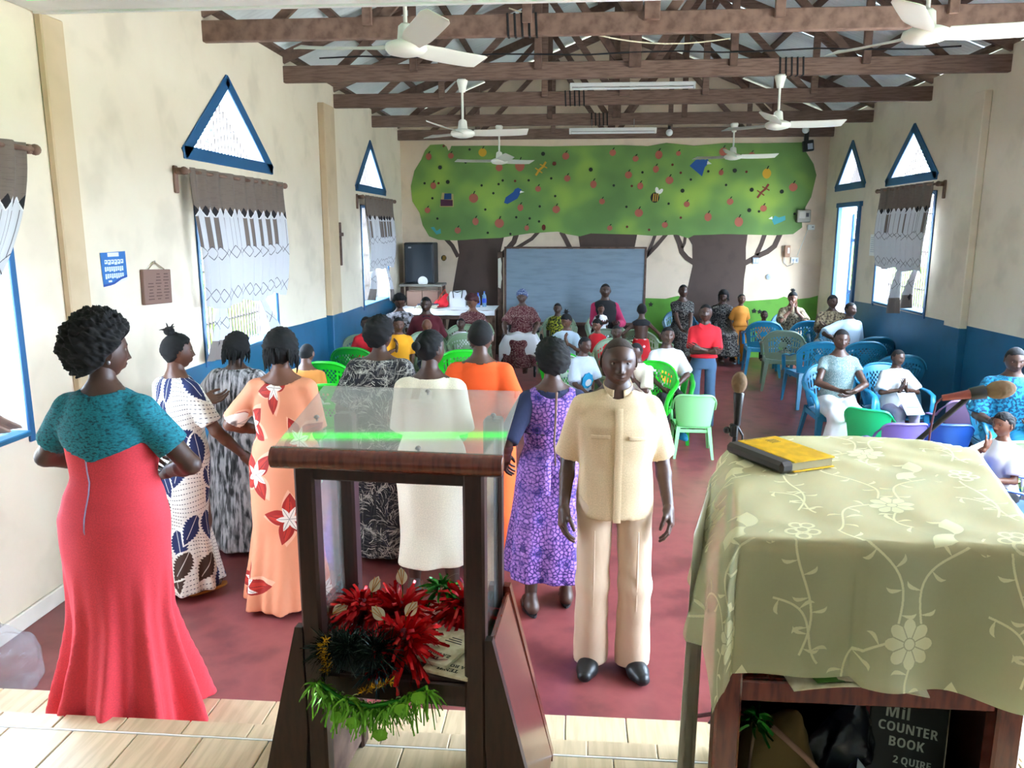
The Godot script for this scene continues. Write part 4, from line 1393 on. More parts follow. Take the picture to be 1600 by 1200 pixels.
	# tube lamps, switched off
	for q in [[Vector3(0.64, 3.70, -9.92), 1.48, "longer white tube lamp, unlit, on the face of a middle roof beam"], [Vector3(0.50, 3.545, -11.80), 1.24, "shorter white tube lamp, unlit, hanging just above the mural"]]:
		var t := thing("tube_lamp", q[2], "tube lamp", q[0], 0.0, "unlit tube lamps")
		t.position.y += 0.13 if q[1] > 1.3 else 0.0
		part(t, "batten", Mb.new().box(Vector3(0, 0.02, 0), Vector3(q[1], 0.045, 0.05), Basis(), 0.006), M.white)
		part(t, "tube", Mb.new().tube([Vector3(-q[1] / 2 + 0.03, -0.025, 0.01), Vector3(q[1] / 2 - 0.03, -0.025, 0.01)], 0.015, 10), M.lamp_off)
		for s in [-1.0, 1.0]: part(t, "socket", Mb.new().box(Vector3(s * (q[1] / 2 - 0.015), -0.015, 0.005), Vector3(0.025, 0.05, 0.045), Basis(), 0.004), M.white)
		if q[1] < 1.3:
			for s in [-0.3, 0.3]: part(t, "hanger", Mb.new().tube([Vector3(s, 0.04, 0), Vector3(s, 0.16, 0)], 0.004, 5), M.metal)
	for q in [[Vector3(1.478, 3.70, -13.44), "white round bulb on the last beam, near the middle of the mural's top"], [Vector3(3.62, 3.72, -13.44), "white round bulb above the black box at the mural's right end"]]:
		var b := thing("bulb", q[1], "light bulb", q[0], 0.0, "bare unlit bulbs")
		part(b, "globe", Mb.new().ball(Vector3(0, 0, 0.03), Vector3(0.055, 0.055, 0.055), 8), M.lamp_off)
		part(b, "holder", Mb.new().lathe([Vector2(0, 0.04), Vector2(0.025, 0.04), Vector2(0.025, 0.10), Vector2(0, 0.10)], 10, Transform3D(Basis(), Vector3(0, 0, 0.03))), M.black)

func struct_thing(called: String, m: Mb, mt: Material) -> MeshInstance3D:
	var o := MeshInstance3D.new()
	o.name = numbered(called)
	o.mesh = m.mesh()
	o.material_override = mt
	add_child(o, true)
	return o

# ---------------------------------------------------------------- mural
func V(x: float, y: float) -> Vector2:
	return Vector2(x, y)

func paint(parent: Node, called: String, poly: Array, c: Material, layer: int) -> void:
	part(parent, called, Mb.new().prism(PackedVector2Array(poly), ZB, ZB + 0.0025 * layer), c)

func ribbon(pts: Array, w: float) -> Array:
	var a := []; var b := []
	for i in pts.size():
		var d: Vector2 = pts[mini(i + 1, pts.size() - 1)] - pts[maxi(i - 1, 0)]
		var n := d.orthogonal().normalized() * w * 0.5
		a.append(pts[i] + n); b.push_front(pts[i] - n)
	return a + b

func build_mural() -> void:
	var mu := thing("tree_mural", "wall painting of three brown trees under one long green crown with fruit and birds", "mural")
	var green := mat(Color.WHITE, 0.7, noise_tex(FastNoiseLite.TYPE_SIMPLEX_SMOOTH, 0.0035, [Color(0.36, 0.50, 0.26), Color(0.41, 0.56, 0.28), Color(0.47, 0.61, 0.28), Color(0.57, 0.70, 0.28)], [0.2, 0.48, 0.62, 0.9], 101, 1024, 3), 0.22)
	green.uv1_world_triplanar = true
	var lime := mat(Color(0.36, 0.60, 0.20), 0.75, M.wall.albedo_texture, 0.8)
	var bark := mat(Color(0.30, 0.235, 0.205), 0.75, M.wall.albedo_texture, 0.9)
	var peach := mat(Color(0.66, 0.36, 0.28), 0.7)
	var yellow := mat(Color(0.80, 0.62, 0.14), 0.7)
	var dark := mat(Color(0.10, 0.13, 0.08), 0.8)
	var rust := mat(Color(0.40, 0.15, 0.10), 0.8)
	var blue := mat(Color(0.09, 0.30, 0.55), 0.7)
	var sky := mat(Color(0.25, 0.60, 0.62), 0.7)
	var white := mat(Color(0.88, 0.88, 0.86), 0.7)
	paint(mu, "grass_strip", [V(1.15, 0), V(4.09, 0), V(4.09, 1.07), V(3.95, 1.03), V(3.69, 1.0), V(3.53, 1.05), V(3.43, 1.01), V(2.95, 0.97), V(2.04, 0.99), V(1.76, 1.05), V(1.55, 1.0), V(1.15, 1.01)], lime, 1)
	paint(mu, "tree_trunk", [V(-2.05, 2.06), V(-2.01, 1.77), V(-2.04, 1.63), V(-2.13, 1.15), V(-2.2, 0.6), V(-2.32, 0), V(-1.1, 0), V(-1.24, 0.6), V(-1.32, 1.2), V(-1.34, 1.63), V(-1.29, 1.79), V(-1.22, 2.08)], bark, 2)
	paint(mu, "tree_trunk", [V(0.03, 2.12), V(0.07, 1.89), V(0.05, 1.3), V(-0.02, 0.6), V(-0.12, 0), V(1.16, 0), V(1.05, 0.6), V(0.98, 1.3), V(1.00, 1.88), V(1.04, 2.12)], bark, 2)
	paint(mu, "tree_trunk", [V(1.84, 2.10), V(1.96, 1.91), V(1.97, 1.75), V(1.98, 1.55), V(1.94, 1.33), V(1.90, 1.07), V(1.86, 0.6), V(1.72, 0), V(3.0, 0), V(2.88, 0.6), V(2.85, 1.08), V(2.85, 1.34), V(2.87, 1.56), V(2.86, 1.69), V(2.85, 1.87), V(2.87, 2.12)], bark, 2)
	for q in [[[V(-2.25, 2.02), V(-2.13, 1.89), V(-2.03, 1.70)], 0.07], [[V(-1.01, 2.11), V(-1.06, 1.96), V(-1.27, 1.72)], 0.09], [[V(-0.64, 2.13), V(-0.75, 2.01), V(-1.0, 1.86), V(-1.29, 1.70)], 0.06], [[V(-0.25, 2.13), V(-0.18, 2.01), V(-0.06, 1.78)], 0.08],
			[[V(1.34, 2.09), V(1.29, 1.94), V(1.20, 1.72)], 0.055], [[V(1.52, 2.09), V(1.36, 1.89), V(1.20, 1.72), V(1.0, 1.5)], 0.065], [[V(1.67, 2.11), V(1.75, 1.94), V(1.79, 1.79), V(1.88, 1.69), V(2.02, 1.60)], 0.085], [[V(1.84, 2.06), V(1.83, 1.94), V(1.79, 1.85)], 0.05],
			[[V(3.15, 2.09), V(3.10, 1.92), V(3.03, 1.74)], 0.07], [[V(3.40, 2.10), V(3.32, 1.89), V(3.21, 1.80), V(3.04, 1.72), V(2.84, 1.60)], 0.085]]:
		paint(mu, "branch", ribbon(q[0], q[1]), bark, 3)
	paint(mu, "tree_crown", [V(-2.57, 3.48), V(-2.48, 3.57), V(-2.25, 3.58), V(-2.20, 3.54), V(-2.17, 3.47), V(-2.14, 3.50), V(-2.12, 3.55), V(-1.40, 3.55), V(-0.47, 3.53), V(0.46, 3.54), V(0.74, 3.54), V(1.16, 3.52), V(1.47, 3.57), V(1.92, 3.52), V(2.43, 3.56), V(2.98, 3.55), V(3.65, 3.56), V(3.72, 3.42), V(3.86, 3.22), V(3.92, 3.04), V(3.86, 2.69), V(3.78, 2.53), V(3.74, 2.27), V(3.75, 2.20), V(3.61, 2.09), V(3.31, 2.07), V(2.88, 2.08), V(2.48, 2.09), V(2.27, 2.08), V(1.98, 2.07), V(1.89, 2.02), V(1.69, 2.08), V(1.28, 2.06), V(1.02, 2.08), V(0.58, 2.09), V(0.25, 2.10), V(0.07, 2.05), V(-0.17, 2.09), V(-0.31, 2.13), V(-0.50, 2.12), V(-0.79, 2.10), V(-1.07, 2.06), V(-1.31, 2.02), V(-1.65, 2.01), V(-1.89, 1.99), V(-2.08, 1.98), V(-2.37, 1.99), V(-2.53, 2.05), V(-2.64, 2.24), V(-2.69, 2.45), V(-2.81, 2.64), V(-2.83, 2.89), V(-2.76, 3.15), V(-2.64, 3.33)], green, 4)
	var ap := [[V(-2.51, 3.38), 0.05], [V(-2.13, 3.39), 0.05], [V(-1.31, 3.19), 0.06], [V(-0.96, 3.22), 0.08], [V(-0.19, 3.37), 0.06], [V(0.59, 3.42), 0.055], [V(-2.44, 2.90), 0.05], [V(-0.16, 3.01), 0.055], [V(-0.65, 2.84), 0.05], [V(0.28, 2.91), 0.055], [V(-1.75, 2.69), 0.08], [V(-2.55, 2.49), 0.05], [V(-0.95, 2.53), 0.05], [V(-0.34, 2.50), 0.065], [V(0.43, 2.63), 0.05], [V(-1.72, 2.30), 0.055], [V(-1.31, 2.27), 0.08], [V(-2.03, 2.15), 0.055], [V(-0.84, 2.19), 0.04], [V(0.57, 2.19), 0.045], [V(0.97, 3.32), 0.05], [V(1.35, 3.38), 0.06], [V(1.67, 3.40), 0.04], [V(2.40, 3.42), 0.07], [V(1.31, 3.15), 0.05], [V(1.54, 2.97), 0.065], [V(0.86, 3.06), 0.06], [V(1.06, 2.88), 0.05], [V(1.84, 2.58), 0.05], [V(1.05, 2.44), 0.07], [V(2.20, 2.37), 0.06], [V(1.49, 2.24), 0.05], [V(2.55, 2.62), 0.055], [V(2.71, 2.29), 0.07], [V(3.10, 2.51), 0.055], [V(3.56, 2.85), 0.07], [V(2.38, 3.09), 0.04], [V(2.86, 3.36), 0.055]]
	for i in ap.size() + 2:
		var q: Array = ap[i] if i < ap.size() else [[V(-1.59, 3.44), 0.07], [V(3.12, 3.07), 0.07]][i - ap.size()]
		var tall := 1.18 if i % 3 == 0 else 1.0
		var f := MeshInstance3D.new()
		f.name = "painted_fruit"
		var ol := []
		for k in 18:
			var a := TAU * k / 18.0
			ol.append(q[0] + Vector2(cos(a), sin(a) * tall - 0.08 * absf(cos(a)) * sin(a)) * q[1])
		f.mesh = Mb.new().prism(PackedVector2Array(ol), ZB, ZB + 0.0125).mesh()
		f.material_override = peach if i < ap.size() else yellow
		mu.add_child(f, true)
		part(f, "stalk", Mb.new().prism(PackedVector2Array([q[0] + Vector2(-0.008, q[1] * 0.85 * tall), q[0] + Vector2(0.008, q[1] * 0.85 * tall), q[0] + Vector2(0.035, q[1] * 1.5 * tall), q[0] + Vector2(0.012, q[1] * 1.45 * tall)]), ZB, ZB + 0.014), dark)
	var ds := [V(-2.25, 3.55), V(-1.81, 3.49), V(-1.88, 3.28), V(-2.32, 3.20), V(-2.19, 2.96), V(-2.35, 2.94), V(-2.59, 2.94), V(-1.61, 2.90), V(-1.25, 2.98), V(-1.32, 2.92), V(-1.41, 2.77), V(-1.04, 2.97), V(-0.81, 2.98), V(-0.57, 3.41), V(-0.38, 3.25), V(-0.43, 3.01), V(0.23, 3.15), V(-1.55, 2.50), V(-2.46, 2.69), V(-2.38, 2.35), V(-1.02, 2.37), V(-0.79, 2.35), V(-0.62, 2.55), V(-0.36, 2.72), V(-0.63, 2.30), V(-0.55, 2.20), V(-1.12, 2.09), V(-1.51, 2.11), V(1.09, 3.10), V(0.62, 2.89), V(0.92, 2.88), V(1.58, 3.22), V(1.72, 3.09), V(1.76, 2.80), V(0.84, 2.54), V(1.54, 2.59), V(1.75, 2.36), V(0.86, 2.21), V(1.23, 2.16), V(2.17, 3.11), V(2.60, 3.12), V(2.79, 3.10), V(2.89, 2.81), V(2.87, 2.48), V(3.38, 2.78), V(3.03, 2.46), V(3.61, 2.42), V(1.89, 2.98), V(2.47, 2.89)]
	var reds := [0, 5, 11, 14, 25, 30, 31, 32, 36, 37, 38, 41]
	var bigs := [3, 4, 13, 14, 16, 25, 33, 40, 42, 43, 44]
	for i in ds.size():
		var s := 0.034 if i in bigs else 0.021
		var ol := []
		for k in 10:
			var a := TAU * k / 10.0
			ol.append(ds[i] + Vector2(cos(a) * s, sin(a) * s * (1.5 if i == 25 else 1.0)))
		paint(mu, "painted_spot", ol, rust if i in reds else dark, 5)
	paint(mu, "painted_bird", [V(-1.23, 2.61), V(-1.20, 2.70), V(-1.07, 2.79), V(-1.04, 2.84), V(-0.99, 2.86), V(-0.93, 2.83), V(-0.95, 2.77), V(-1.00, 2.68), V(-1.17, 2.59)], blue, 5)
	paint(mu, "beak", [V(-0.95, 2.81), V(-0.88, 2.79), V(-0.96, 2.77)], white, 6)
	paint(mu, "painted_bird", [V(1.86, 3.20), V(1.95, 3.29), V(1.99, 3.31), V(2.03, 3.29), V(2.07, 3.32), V(2.11, 3.29), V(2.15, 3.31), V(2.18, 3.25), V(2.11, 3.18), V(2.07, 3.03)], blue, 5)
	paint(mu, "beak", [V(2.15, 3.28), V(2.22, 3.23), V(2.14, 3.22)], white, 6)
	paint(mu, "painted_bird", [V(3.25, 2.32), V(3.29, 2.39), V(3.36, 2.36), V(3.46, 2.39), V(3.47, 2.32), V(3.39, 2.28), V(3.29, 2.24)], sky, 5)
	paint(mu, "beak", [V(3.25, 2.38), V(3.19, 2.34), V(3.26, 2.33)], white, 6)
	for q in [[V(1.31, 2.69), 1.0], [V(-2.28, 1.68), 0.6]]:
		var c: Vector2 = q[0]
		var k: float = q[1]
		var ol := []
		for i in 16:
			var a := TAU * i / 16.0
			ol.append(c + Vector2(cos(a) * 0.075, sin(a) * 0.085) * k)
		paint(mu, "painted_bee", ol, mat(Color(0.10, 0.09, 0.06), 0.8), 5)
		for i in 3:
			paint(mu, "bee_stripe", [c + V(-0.038 + i * 0.034, -0.06) * k, c + V(-0.024 + i * 0.034, -0.065) * k, c + V(-0.010 + i * 0.034, 0.065) * k, c + V(-0.024 + i * 0.034, 0.07) * k], mat(Color(0.78, 0.60, 0.20), 0.8), 6)
		if k == 1.0:
			for s in [[0.03, 0.12, 0.2], [0.09, 0.10, -0.7]]:
				paint(mu, "bee_wing", Array(blob(c + V(s[0], s[1]), 0.03, 0.052, s[2], 12)), white, 6)
	for q in [[V(-0.60, 3.17), mat(Color(0.78, 0.58, 0.16), 0.8)], [V(3.08, 2.79), mat(Color(0.50, 0.22, 0.16), 0.8)]]:
		var c: Vector2 = q[0]
		var z := ribbon([c + V(-0.09, -0.11), c + V(-0.03, -0.02), c + V(0.03, 0.03), c + V(0.08, 0.11)], 0.035)
		paint(mu, "painted_lizard", z, q[1], 5)
		for s in [[V(-0.10, 0.01), V(0.02, -0.07)], [V(-0.02, 0.07), V(0.10, 0.01)]]:
			paint(mu, "lizard_leg", ribbon([c + s[0], c + s[1]], 0.018), q[1], 6)
	paint(mu, "painted_book", [V(-2.32, 2.56), V(-2.11, 2.56), V(-2.11, 2.66), V(-2.32, 2.67)], mat(Color(0.30, 0.14, 0.22), 0.8), 6)
	paint(mu, "painted_book", [V(-2.26, 2.67), V(-2.13, 2.67), V(-2.13, 2.77), V(-2.25, 2.77)], mat(Color(0.12, 0.28, 0.45), 0.8), 6)
	paint(mu, "page_edge", [V(-2.335, 2.545), V(-2.095, 2.545), V(-2.095, 2.76), V(-2.29, 2.785)], mat(Color(0.66, 0.60, 0.38), 0.8), 5)
	paint(mu, "painted_butterfly", [V(-2.50, 2.20), V(-2.44, 2.21), V(-2.40, 2.14), V(-2.33, 2.18), V(-2.32, 2.10), V(-2.40, 2.08), V(-2.45, 2.14)], sky, 5)
	for q in [V(1.30, 0.90), V(3.68, 0.90), V(3.05, 0.80), V(3.14, 0.79)]:
		paint(mu, "painted_flower", Array(blob(q, 0.045, 0.045, 0.3, 10, 0.45)), dark, 5)

# ---------------------------------------------------------------- windows and the door
func build_windows() -> void:
	var bars := mat(Color(0.30, 0.26, 0.24), 0.6)
	var n := 1
	# x of the wall face, side (+1: room lies towards +x), za near, zb far, y0, y1, apex z (0 for a rectangle)
	for q in [[XL, 1.0, -6.10, -7.72, 2.79, 3.38, -6.88], [XL, 1.0, -10.90, -12.44, 2.78, 3.36, -11.66], [XR, -1.0, -9.70, -11.05, 2.82, 3.36, -10.37], [XR, -1.0, -12.0, -13.14, 2.85, 3.40, -12.57],
			[XL, 1.0, -6.16, -7.72, 1.10, 2.50, 0.0], [XL, 1.0, -11.05, -12.55, 1.08, 2.50, 0.0], [XR, -1.0, -9.62, -11.22, 1.18, 2.60, 0.0], [XL, 1.0, -2.35, -3.99, 1.05, 2.50, 0.0], [XR, -1.0, -4.4, -7.2, 1.2, 2.85, 0.0], [XR, -1.0, -1.5, -4.1, 0.95, 2.85, 0.0]]:
		var w := struct("window_%d" % n)
		var x: float = q[0]; var s: float = q[1]; var za: float = q[2]; var zb: float = q[3]; var y0: float = q[4]; var y1: float = q[5]; var zt: float = q[6]
		var xi := x + s * 0.008
		var xo := x - s * 0.17
		if zt != 0.0:
			var A := Vector3(xi, y0 - 0.05, za + 0.06); var B := Vector3(xi, y0 - 0.05, zb - 0.06); var C := Vector3(xi, y1 + 0.02, zt)
			for e in [[A, B], [B, C], [C, A]]:
				var d: Vector3 = (e[1] - e[0]).normalized() * 0.025
				part(w, "frame", Mb.new().bar(e[0] - d, e[1] + d, 0.10, 0.016, Vector3(1, 0, 0)), M.frame_blue)
		else:
			for e in [[Vector3(xi, y0 - 0.05, za + 0.02), Vector3(xi, y1, za + 0.02)], [Vector3(xi, y0 - 0.05, zb - 0.02), Vector3(xi, y1, zb - 0.02)], [Vector3(xi, y1 - 0.02, za), Vector3(xi, y1 - 0.02, zb)]]:
				part(w, "frame", Mb.new().bar(e[0], e[1], 0.045, 0.016, Vector3(1, 0, 0)), M.frame_blue)
			part(w, "sill", Mb.new().box(Vector3(x - s * 0.09, y0 + 0.005, (za + zb) / 2), Vector3(0.24, 0.03, absf(za - zb) - 0.01), Basis(), 0.006), M.dado)
		# iron bars near the outer face
		var cnt := 24 if n < 9 else 9
		for k in cnt:
			var t := (k + 0.5) / cnt
			var z := lerpf(za, zb, t)
			var top := y1
			if zt != 0.0: top = lerpf(y0, y1, clampf((za - z) / (za - zt), 0, 1) if z > zt else clampf((z - zb) / (zt - zb), 0, 1))
			if top - y0 < 0.06: continue
			part(w, "bar", Mb.new().bar(Vector3(xo, y0, z), Vector3(xo, top, z), 0.016, 0.016, Vector3(1, 0, 0), 0.002), bars)
		if zt == 0.0:
			for yy in [y0 + 0.25, (y0 + y1) / 2, y1 - 0.25]:
				part(w, "cross_bar", Mb.new().bar(Vector3(xo - s * 0.012, yy, za), Vector3(xo - s * 0.012, yy, zb), 0.02, 0.008, Vector3(1, 0, 0), 0.002), bars)
		if n == 1:
			for ring in [0.055, 0.115]:
				var pts := []
				for k in 25:
					var a := TAU * k / 24.0
					pts.append(Vector3(xo + 0.02, 3.0 + sin(a) * ring, -6.75 + cos(a) * ring * 1.1))
				part(w, "ornament_ring", Mb.new().tube(pts, 0.014, 6, 1.0, Vector3(1, 0, 0)), M.white)
			for a in [0.0, 0.25, 0.5, 0.75]:
				var d := Vector3(0, sin(a * TAU), cos(a * TAU))
				part(w, "ornament_spoke", Mb.new().bar(Vector3(xo + 0.02, 3.0, -6.75) + d * 0.06, Vector3(xo + 0.02, 3.0, -6.75) + d * 0.16, 0.028, 0.012, Vector3(1, 0, 0), 0.002), M.white)
		n += 1
	# door in the right wall near the back corner
	var d := struct("door_1")
	for z in [-12.03, -12.92]:
		part(d, "jamb", Mb.new().box(Vector3(XR - 0.01, 1.27, z), Vector3(0.06, 2.54, 0.08), Basis(), 0.006), M.frame_blue)
	part(d, "lintel", Mb.new().box(Vector3(XR - 0.01, 2.53, -12.47), Vector3(0.07, 0.07, 1.05), Basis(), 0.006), M.frame_blue)
	# leaf swung out: pierced white panel above, blue-grey sheet below
	var lf := Transform3D(Basis(Vector3.UP, 0.35), Vector3(XR + 0.16, 0, -12.9))
	var steel := mat(Color(0.42, 0.55, 0.64), 0.5, null, 0.0, 0.2)
	part(d, "gate_frame", Mb.new().box(lf * Vector3(0.04, 1.2, 0.45), Vector3(0.03, 0.06, 0.88), lf.basis, 0.004).box(lf * Vector3(0.04, 1.2, 0.02), Vector3(0.03, 2.4, 0.05), lf.basis, 0.004).box(lf * Vector3(0.04, 1.2, 0.88), Vector3(0.03, 2.4, 0.05), lf.basis, 0.004).box(lf * Vector3(0.04, 2.0, 0.45), Vector3(0.03, 0.05, 0.88), lf.basis, 0.004), M.frame_blue)
	part(d, "gate_panel", Mb.new().box(lf * Vector3(0.06, 0.62, 0.45), Vector3(0.01, 1.1, 0.84), lf.basis, 0.002), steel)
	for k in 7:
		part(d, "gate_bar", Mb.new().box(lf * Vector3(0.05, 1.85, 0.10 + k * 0.115), Vector3(0.012, 1.1, 0.018), lf.basis * Basis(Vector3.RIGHT, 0.12 * (1 if k % 2 else -1)), 0.002), M.white)
	# curtains
	M.curtain = mat(Color.WHITE, 0.9, curtain_tex())
	M.curtain.backlight_enabled = true
	M.curtain.backlight = Color(0.45, 0.45, 0.45)
	curtain("patterned brown and white curtain, gathered and knotted, at the near left window", XL, 1.0, -5.86, -7.82, 2.585, 1.56, 0)
	curtain("patterned brown and white curtain, gathered and knotted, at the farther left window", XL, 1.0, -10.85, -12.68, 2.60, 1.62, 1)
	curtain("patterned brown and white curtain, gathered and knotted, at the right-hand wall's window", XR, -1.0, -9.40, -11.10, 2.66, 1.70, 2)
	curtain("part of a brown patterned curtain at the window nearest the platform", XL, 1.0, -2.3, -4.12, 2.575, 1.35, 3)

# bushes out of doors, glimpsed through the bars
func build_outside() -> void:
	var gr := mat(Color(0.36, 0.50, 0.16), 0.8)
	gr.backlight_enabled = true
	gr.backlight = Color(0.3, 0.4, 0.1)
	var spots := [[Vector3(-5.6, -0.2, -10.4), "green bush outside, seen through the near left window"], [Vector3(-5.5, -0.2, -13.6), "green bush outside, second along the left wall"], [Vector3(-5.8, -0.2, -17.5), "green bush outside, seen through the farther left window"], [Vector3(6.6, -0.2, -15.6), "green bush outside the right-hand window"], [Vector3(6.9, -0.2, -19.5), "green bush outside, seen through the doorway"]]
	for i in spots.size():
		var b := thing("bush", spots[i][1], "bush", spots[i][0], 0.0, "bushes outside the windows")
		var m := Mb.new()
		for k in 9:
			m.add(strips(300 + i * 10 + k, 110, Vector3(sin(k * 2.4) * 0.6, 0.55 + 0.16 * k, cos(k * 2.4) * 1.1), 0.35, 0.36, 0.05, 0.10))
		part(b, "foliage", m, gr).set_meta("kind", "stuff")
		for k in 3: part(b, "stem", Mb.new().tube([Vector3(0, 0, 0), Vector3(0.3 * (k - 1), 0.8, 0.3 * (k - 1)), Vector3(0.4 * (k - 1), 1.6, 0.6 * (k - 1))], 0.03, 6), M.timber_dark)

# brown band above, white below with rows of diamonds
func curtain_tex() -> ImageTexture:
	var w := 1024; var h := 512
	var im := Image.create(w, h, false, Image.FORMAT_RGBA8)
	im.fill(Color(0.80, 0.80, 0.81))
	var r := RandomNumberGenerator.new()
	r.seed = 8
	im.fill_rect(Rect2i(0, 0, w, 112), Color(0.46, 0.41, 0.37))
	for k in 400: im.fill_rect(Rect2i(r.randi() % w, r.randi() % 112, 30, 1), Color(0.42, 0.37, 0.34))
	var line := Color(0.36, 0.34, 0.35)
	for i in 22:
		var x := i * (w / 21.0)
		var hw := w / 42.0
		fill_poly(im, PackedVector2Array([Vector2(x - hw, 112), Vector2(x, 140), Vector2(x + hw, 112)]), Color(0.46, 0.41, 0.37))
		stroke(im, [Vector2(x - hw, 112), Vector2(x, 140), Vector2(x + hw, 112)], 3, Color(0.9, 0.9, 0.9))
		fill_poly(im, PackedVector2Array([Vector2(x - 15, 122), Vector2(x, 106), Vector2(x + 15, 122), Vector2(x, 138)]), Color(0.13, 0.12, 0.13))
		if i % 2 == 0: im.fill_rect(Rect2i(int(x - 9), 140, 18, 90), Color(0.46, 0.41, 0.38))
		for e in [-9.0, 9.0]: stroke(im, [Vector2(x + e, 138), Vector2(x + e, 232)], 1.6, line)
		for y in [246.0, 372.0]:
			stroke(im, [Vector2(x - hw, y), Vector2(x, y - 20), Vector2(x + hw, y), Vector2(x, y + 20), Vector2(x - hw, y)], 2.2, line)
	im.fill_rect(Rect2i(0, 430, w, 82), Color(0.50, 0.46, 0.43))
	for i in 11:
		var x := i * (w / 10.5)
		fill_poly(im, PackedVector2Array([Vector2(x - 14, 440), Vector2(x, 422), Vector2(x + 14, 440), Vector2(x, 458)]), Color(0.15, 0.14, 0.15))
	return tex_of(im)

func curtain(label: String, x: float, s: float, za: float, zb: float, y_top: float, y_bot: float, kind: int) -> void:
	var c := thing("curtain", label, "curtain", Vector3(x, 0, (za + zb) / 2), 0.0, "window curtains")
	var half := absf(za - zb) / 2
	part(c, "rod", Mb.new().tube([Vector3(s * 0.10, y_top, -half - 0.03), Vector3(s * 0.10, y_top, half + 0.03)], 0.014, 8), M.timber_pale)
	for e in [-1.0, 1.0]:
		part(c, "bracket", Mb.new().box(Vector3(s * 0.055, y_top, e * (half + 0.01)), Vector3(0.10, 0.05, 0.035), Basis(), 0.006).box(Vector3(s * 0.012, y_top - 0.06, e * (half + 0.01)), Vector3(0.022, 0.2, 0.05), Basis(), 0.006).ball(Vector3(s * 0.10, y_top, e * (half + 0.05)), Vector3(0.03, 0.03, 0.03), 6), M.timber_pale)
	# gathered upper cloth, bunched up at its lower edge
	var h := y_top + 0.025 - y_bot
	var fn := func(a: float, t: float) -> Vector3:
		var pull := 1.0 - 0.10 * t * t
		var z := lerpf(half * 0.97, -half * 0.97, a) * pull
		var amp := 0.012 + 0.016 * sin(t * PI * 0.9)
		var ph := a * TAU * 9.0 + 1.6 * sin(a * 9.0 + kind)
		var sag := 0.05 * absf(sin(a * TAU * 1.2 + kind)) * t
		var puff := 0.06 * sin(t * PI * 0.95) * t
		var y := y_top + 0.03 - (h + sag) * t
		return Vector3(s * (0.10 + amp * sin(ph) + puff + (0.006 if t < 0.04 else 0.0)), y, z)
	var m := Mb.new().sheet(140, 26, fn, 0.004)
	for i in m.uv.size(): m.uv[i].y *= 0.80
	if kind == 3:
		# pulled aside: only a narrow hanging strip
		var fn3 := func(a: float, t: float) -> Vector3:
			var z := lerpf(half * 0.9, -half * 0.98, a)
			z = lerpf(z, half * 0.95, 0.62 * t * t)
			return Vector3(s * (0.10 + 0.022 * sin(a * TAU * 9.0)), y_top + 0.03 - 1.3 * t, z)
		m = Mb.new().sheet(110, 20, fn3, 0.004)
	part(c, "gathered_cloth", m, M.curtain)
	if kind == 3:
		var tl := func(a: float, t: float) -> Vector3:
			return Vector3(s * (0.02 - 0.13 * sin(t * 2.6) + 0.02 * sin(a * 14.0)), 1.42 - 0.34 * t, -half * 0.35 - half * 0.42 * t + (a - 0.5) * 0.22)
		part(c, "tail", Mb.new().sheet(12, 10, tl, 0.004), M.timber_pale)
		return
	# the two tails that hang below the knots
	for k in 2:
		var z0: float = [half * 0.55, -half * 0.25][k] if s > 0.0 else [half * 0.05, -half * 0.40][k]
		var slant: float = ([0.05, -0.52][k] if s > 0.0 else [-0.20, -0.25][k])
		var ln: float = [0.50, 0.62][k] if s > 0.0 else [0.62, 0.52][k]
		if s < 0.0: z0 = [half * 0.10, half * 0.62][k]
		var tl := func(a: float, t: float) -> Vector3:
			var w := 0.16 + 0.34 * t
			return Vector3(s * (0.07 + 0.03 * sin(t * 3.0) + 0.025 * sin(a * 11.0 + k)), y_bot + 0.06 - ln * t - 0.05 * a * t, z0 + slant * t + (0.5 - a) * w)
		var tm := Mb.new().sheet(16, 14, tl, 0.004)
		for i in tm.uv.size(): tm.uv[i] = Vector2(tm.uv[i].x * 0.2 + 0.3, 0.55 + 0.42 * tm.uv[i].y)
		part(c, "tail", tm, M.curtain)
# ---------------------------------------------------------------- plastic chairs
func plastic(c: Color) -> StandardMaterial3D:
	var m := mat(c, 0.38)
	m.subsurf_scatter_enabled = false
	return m

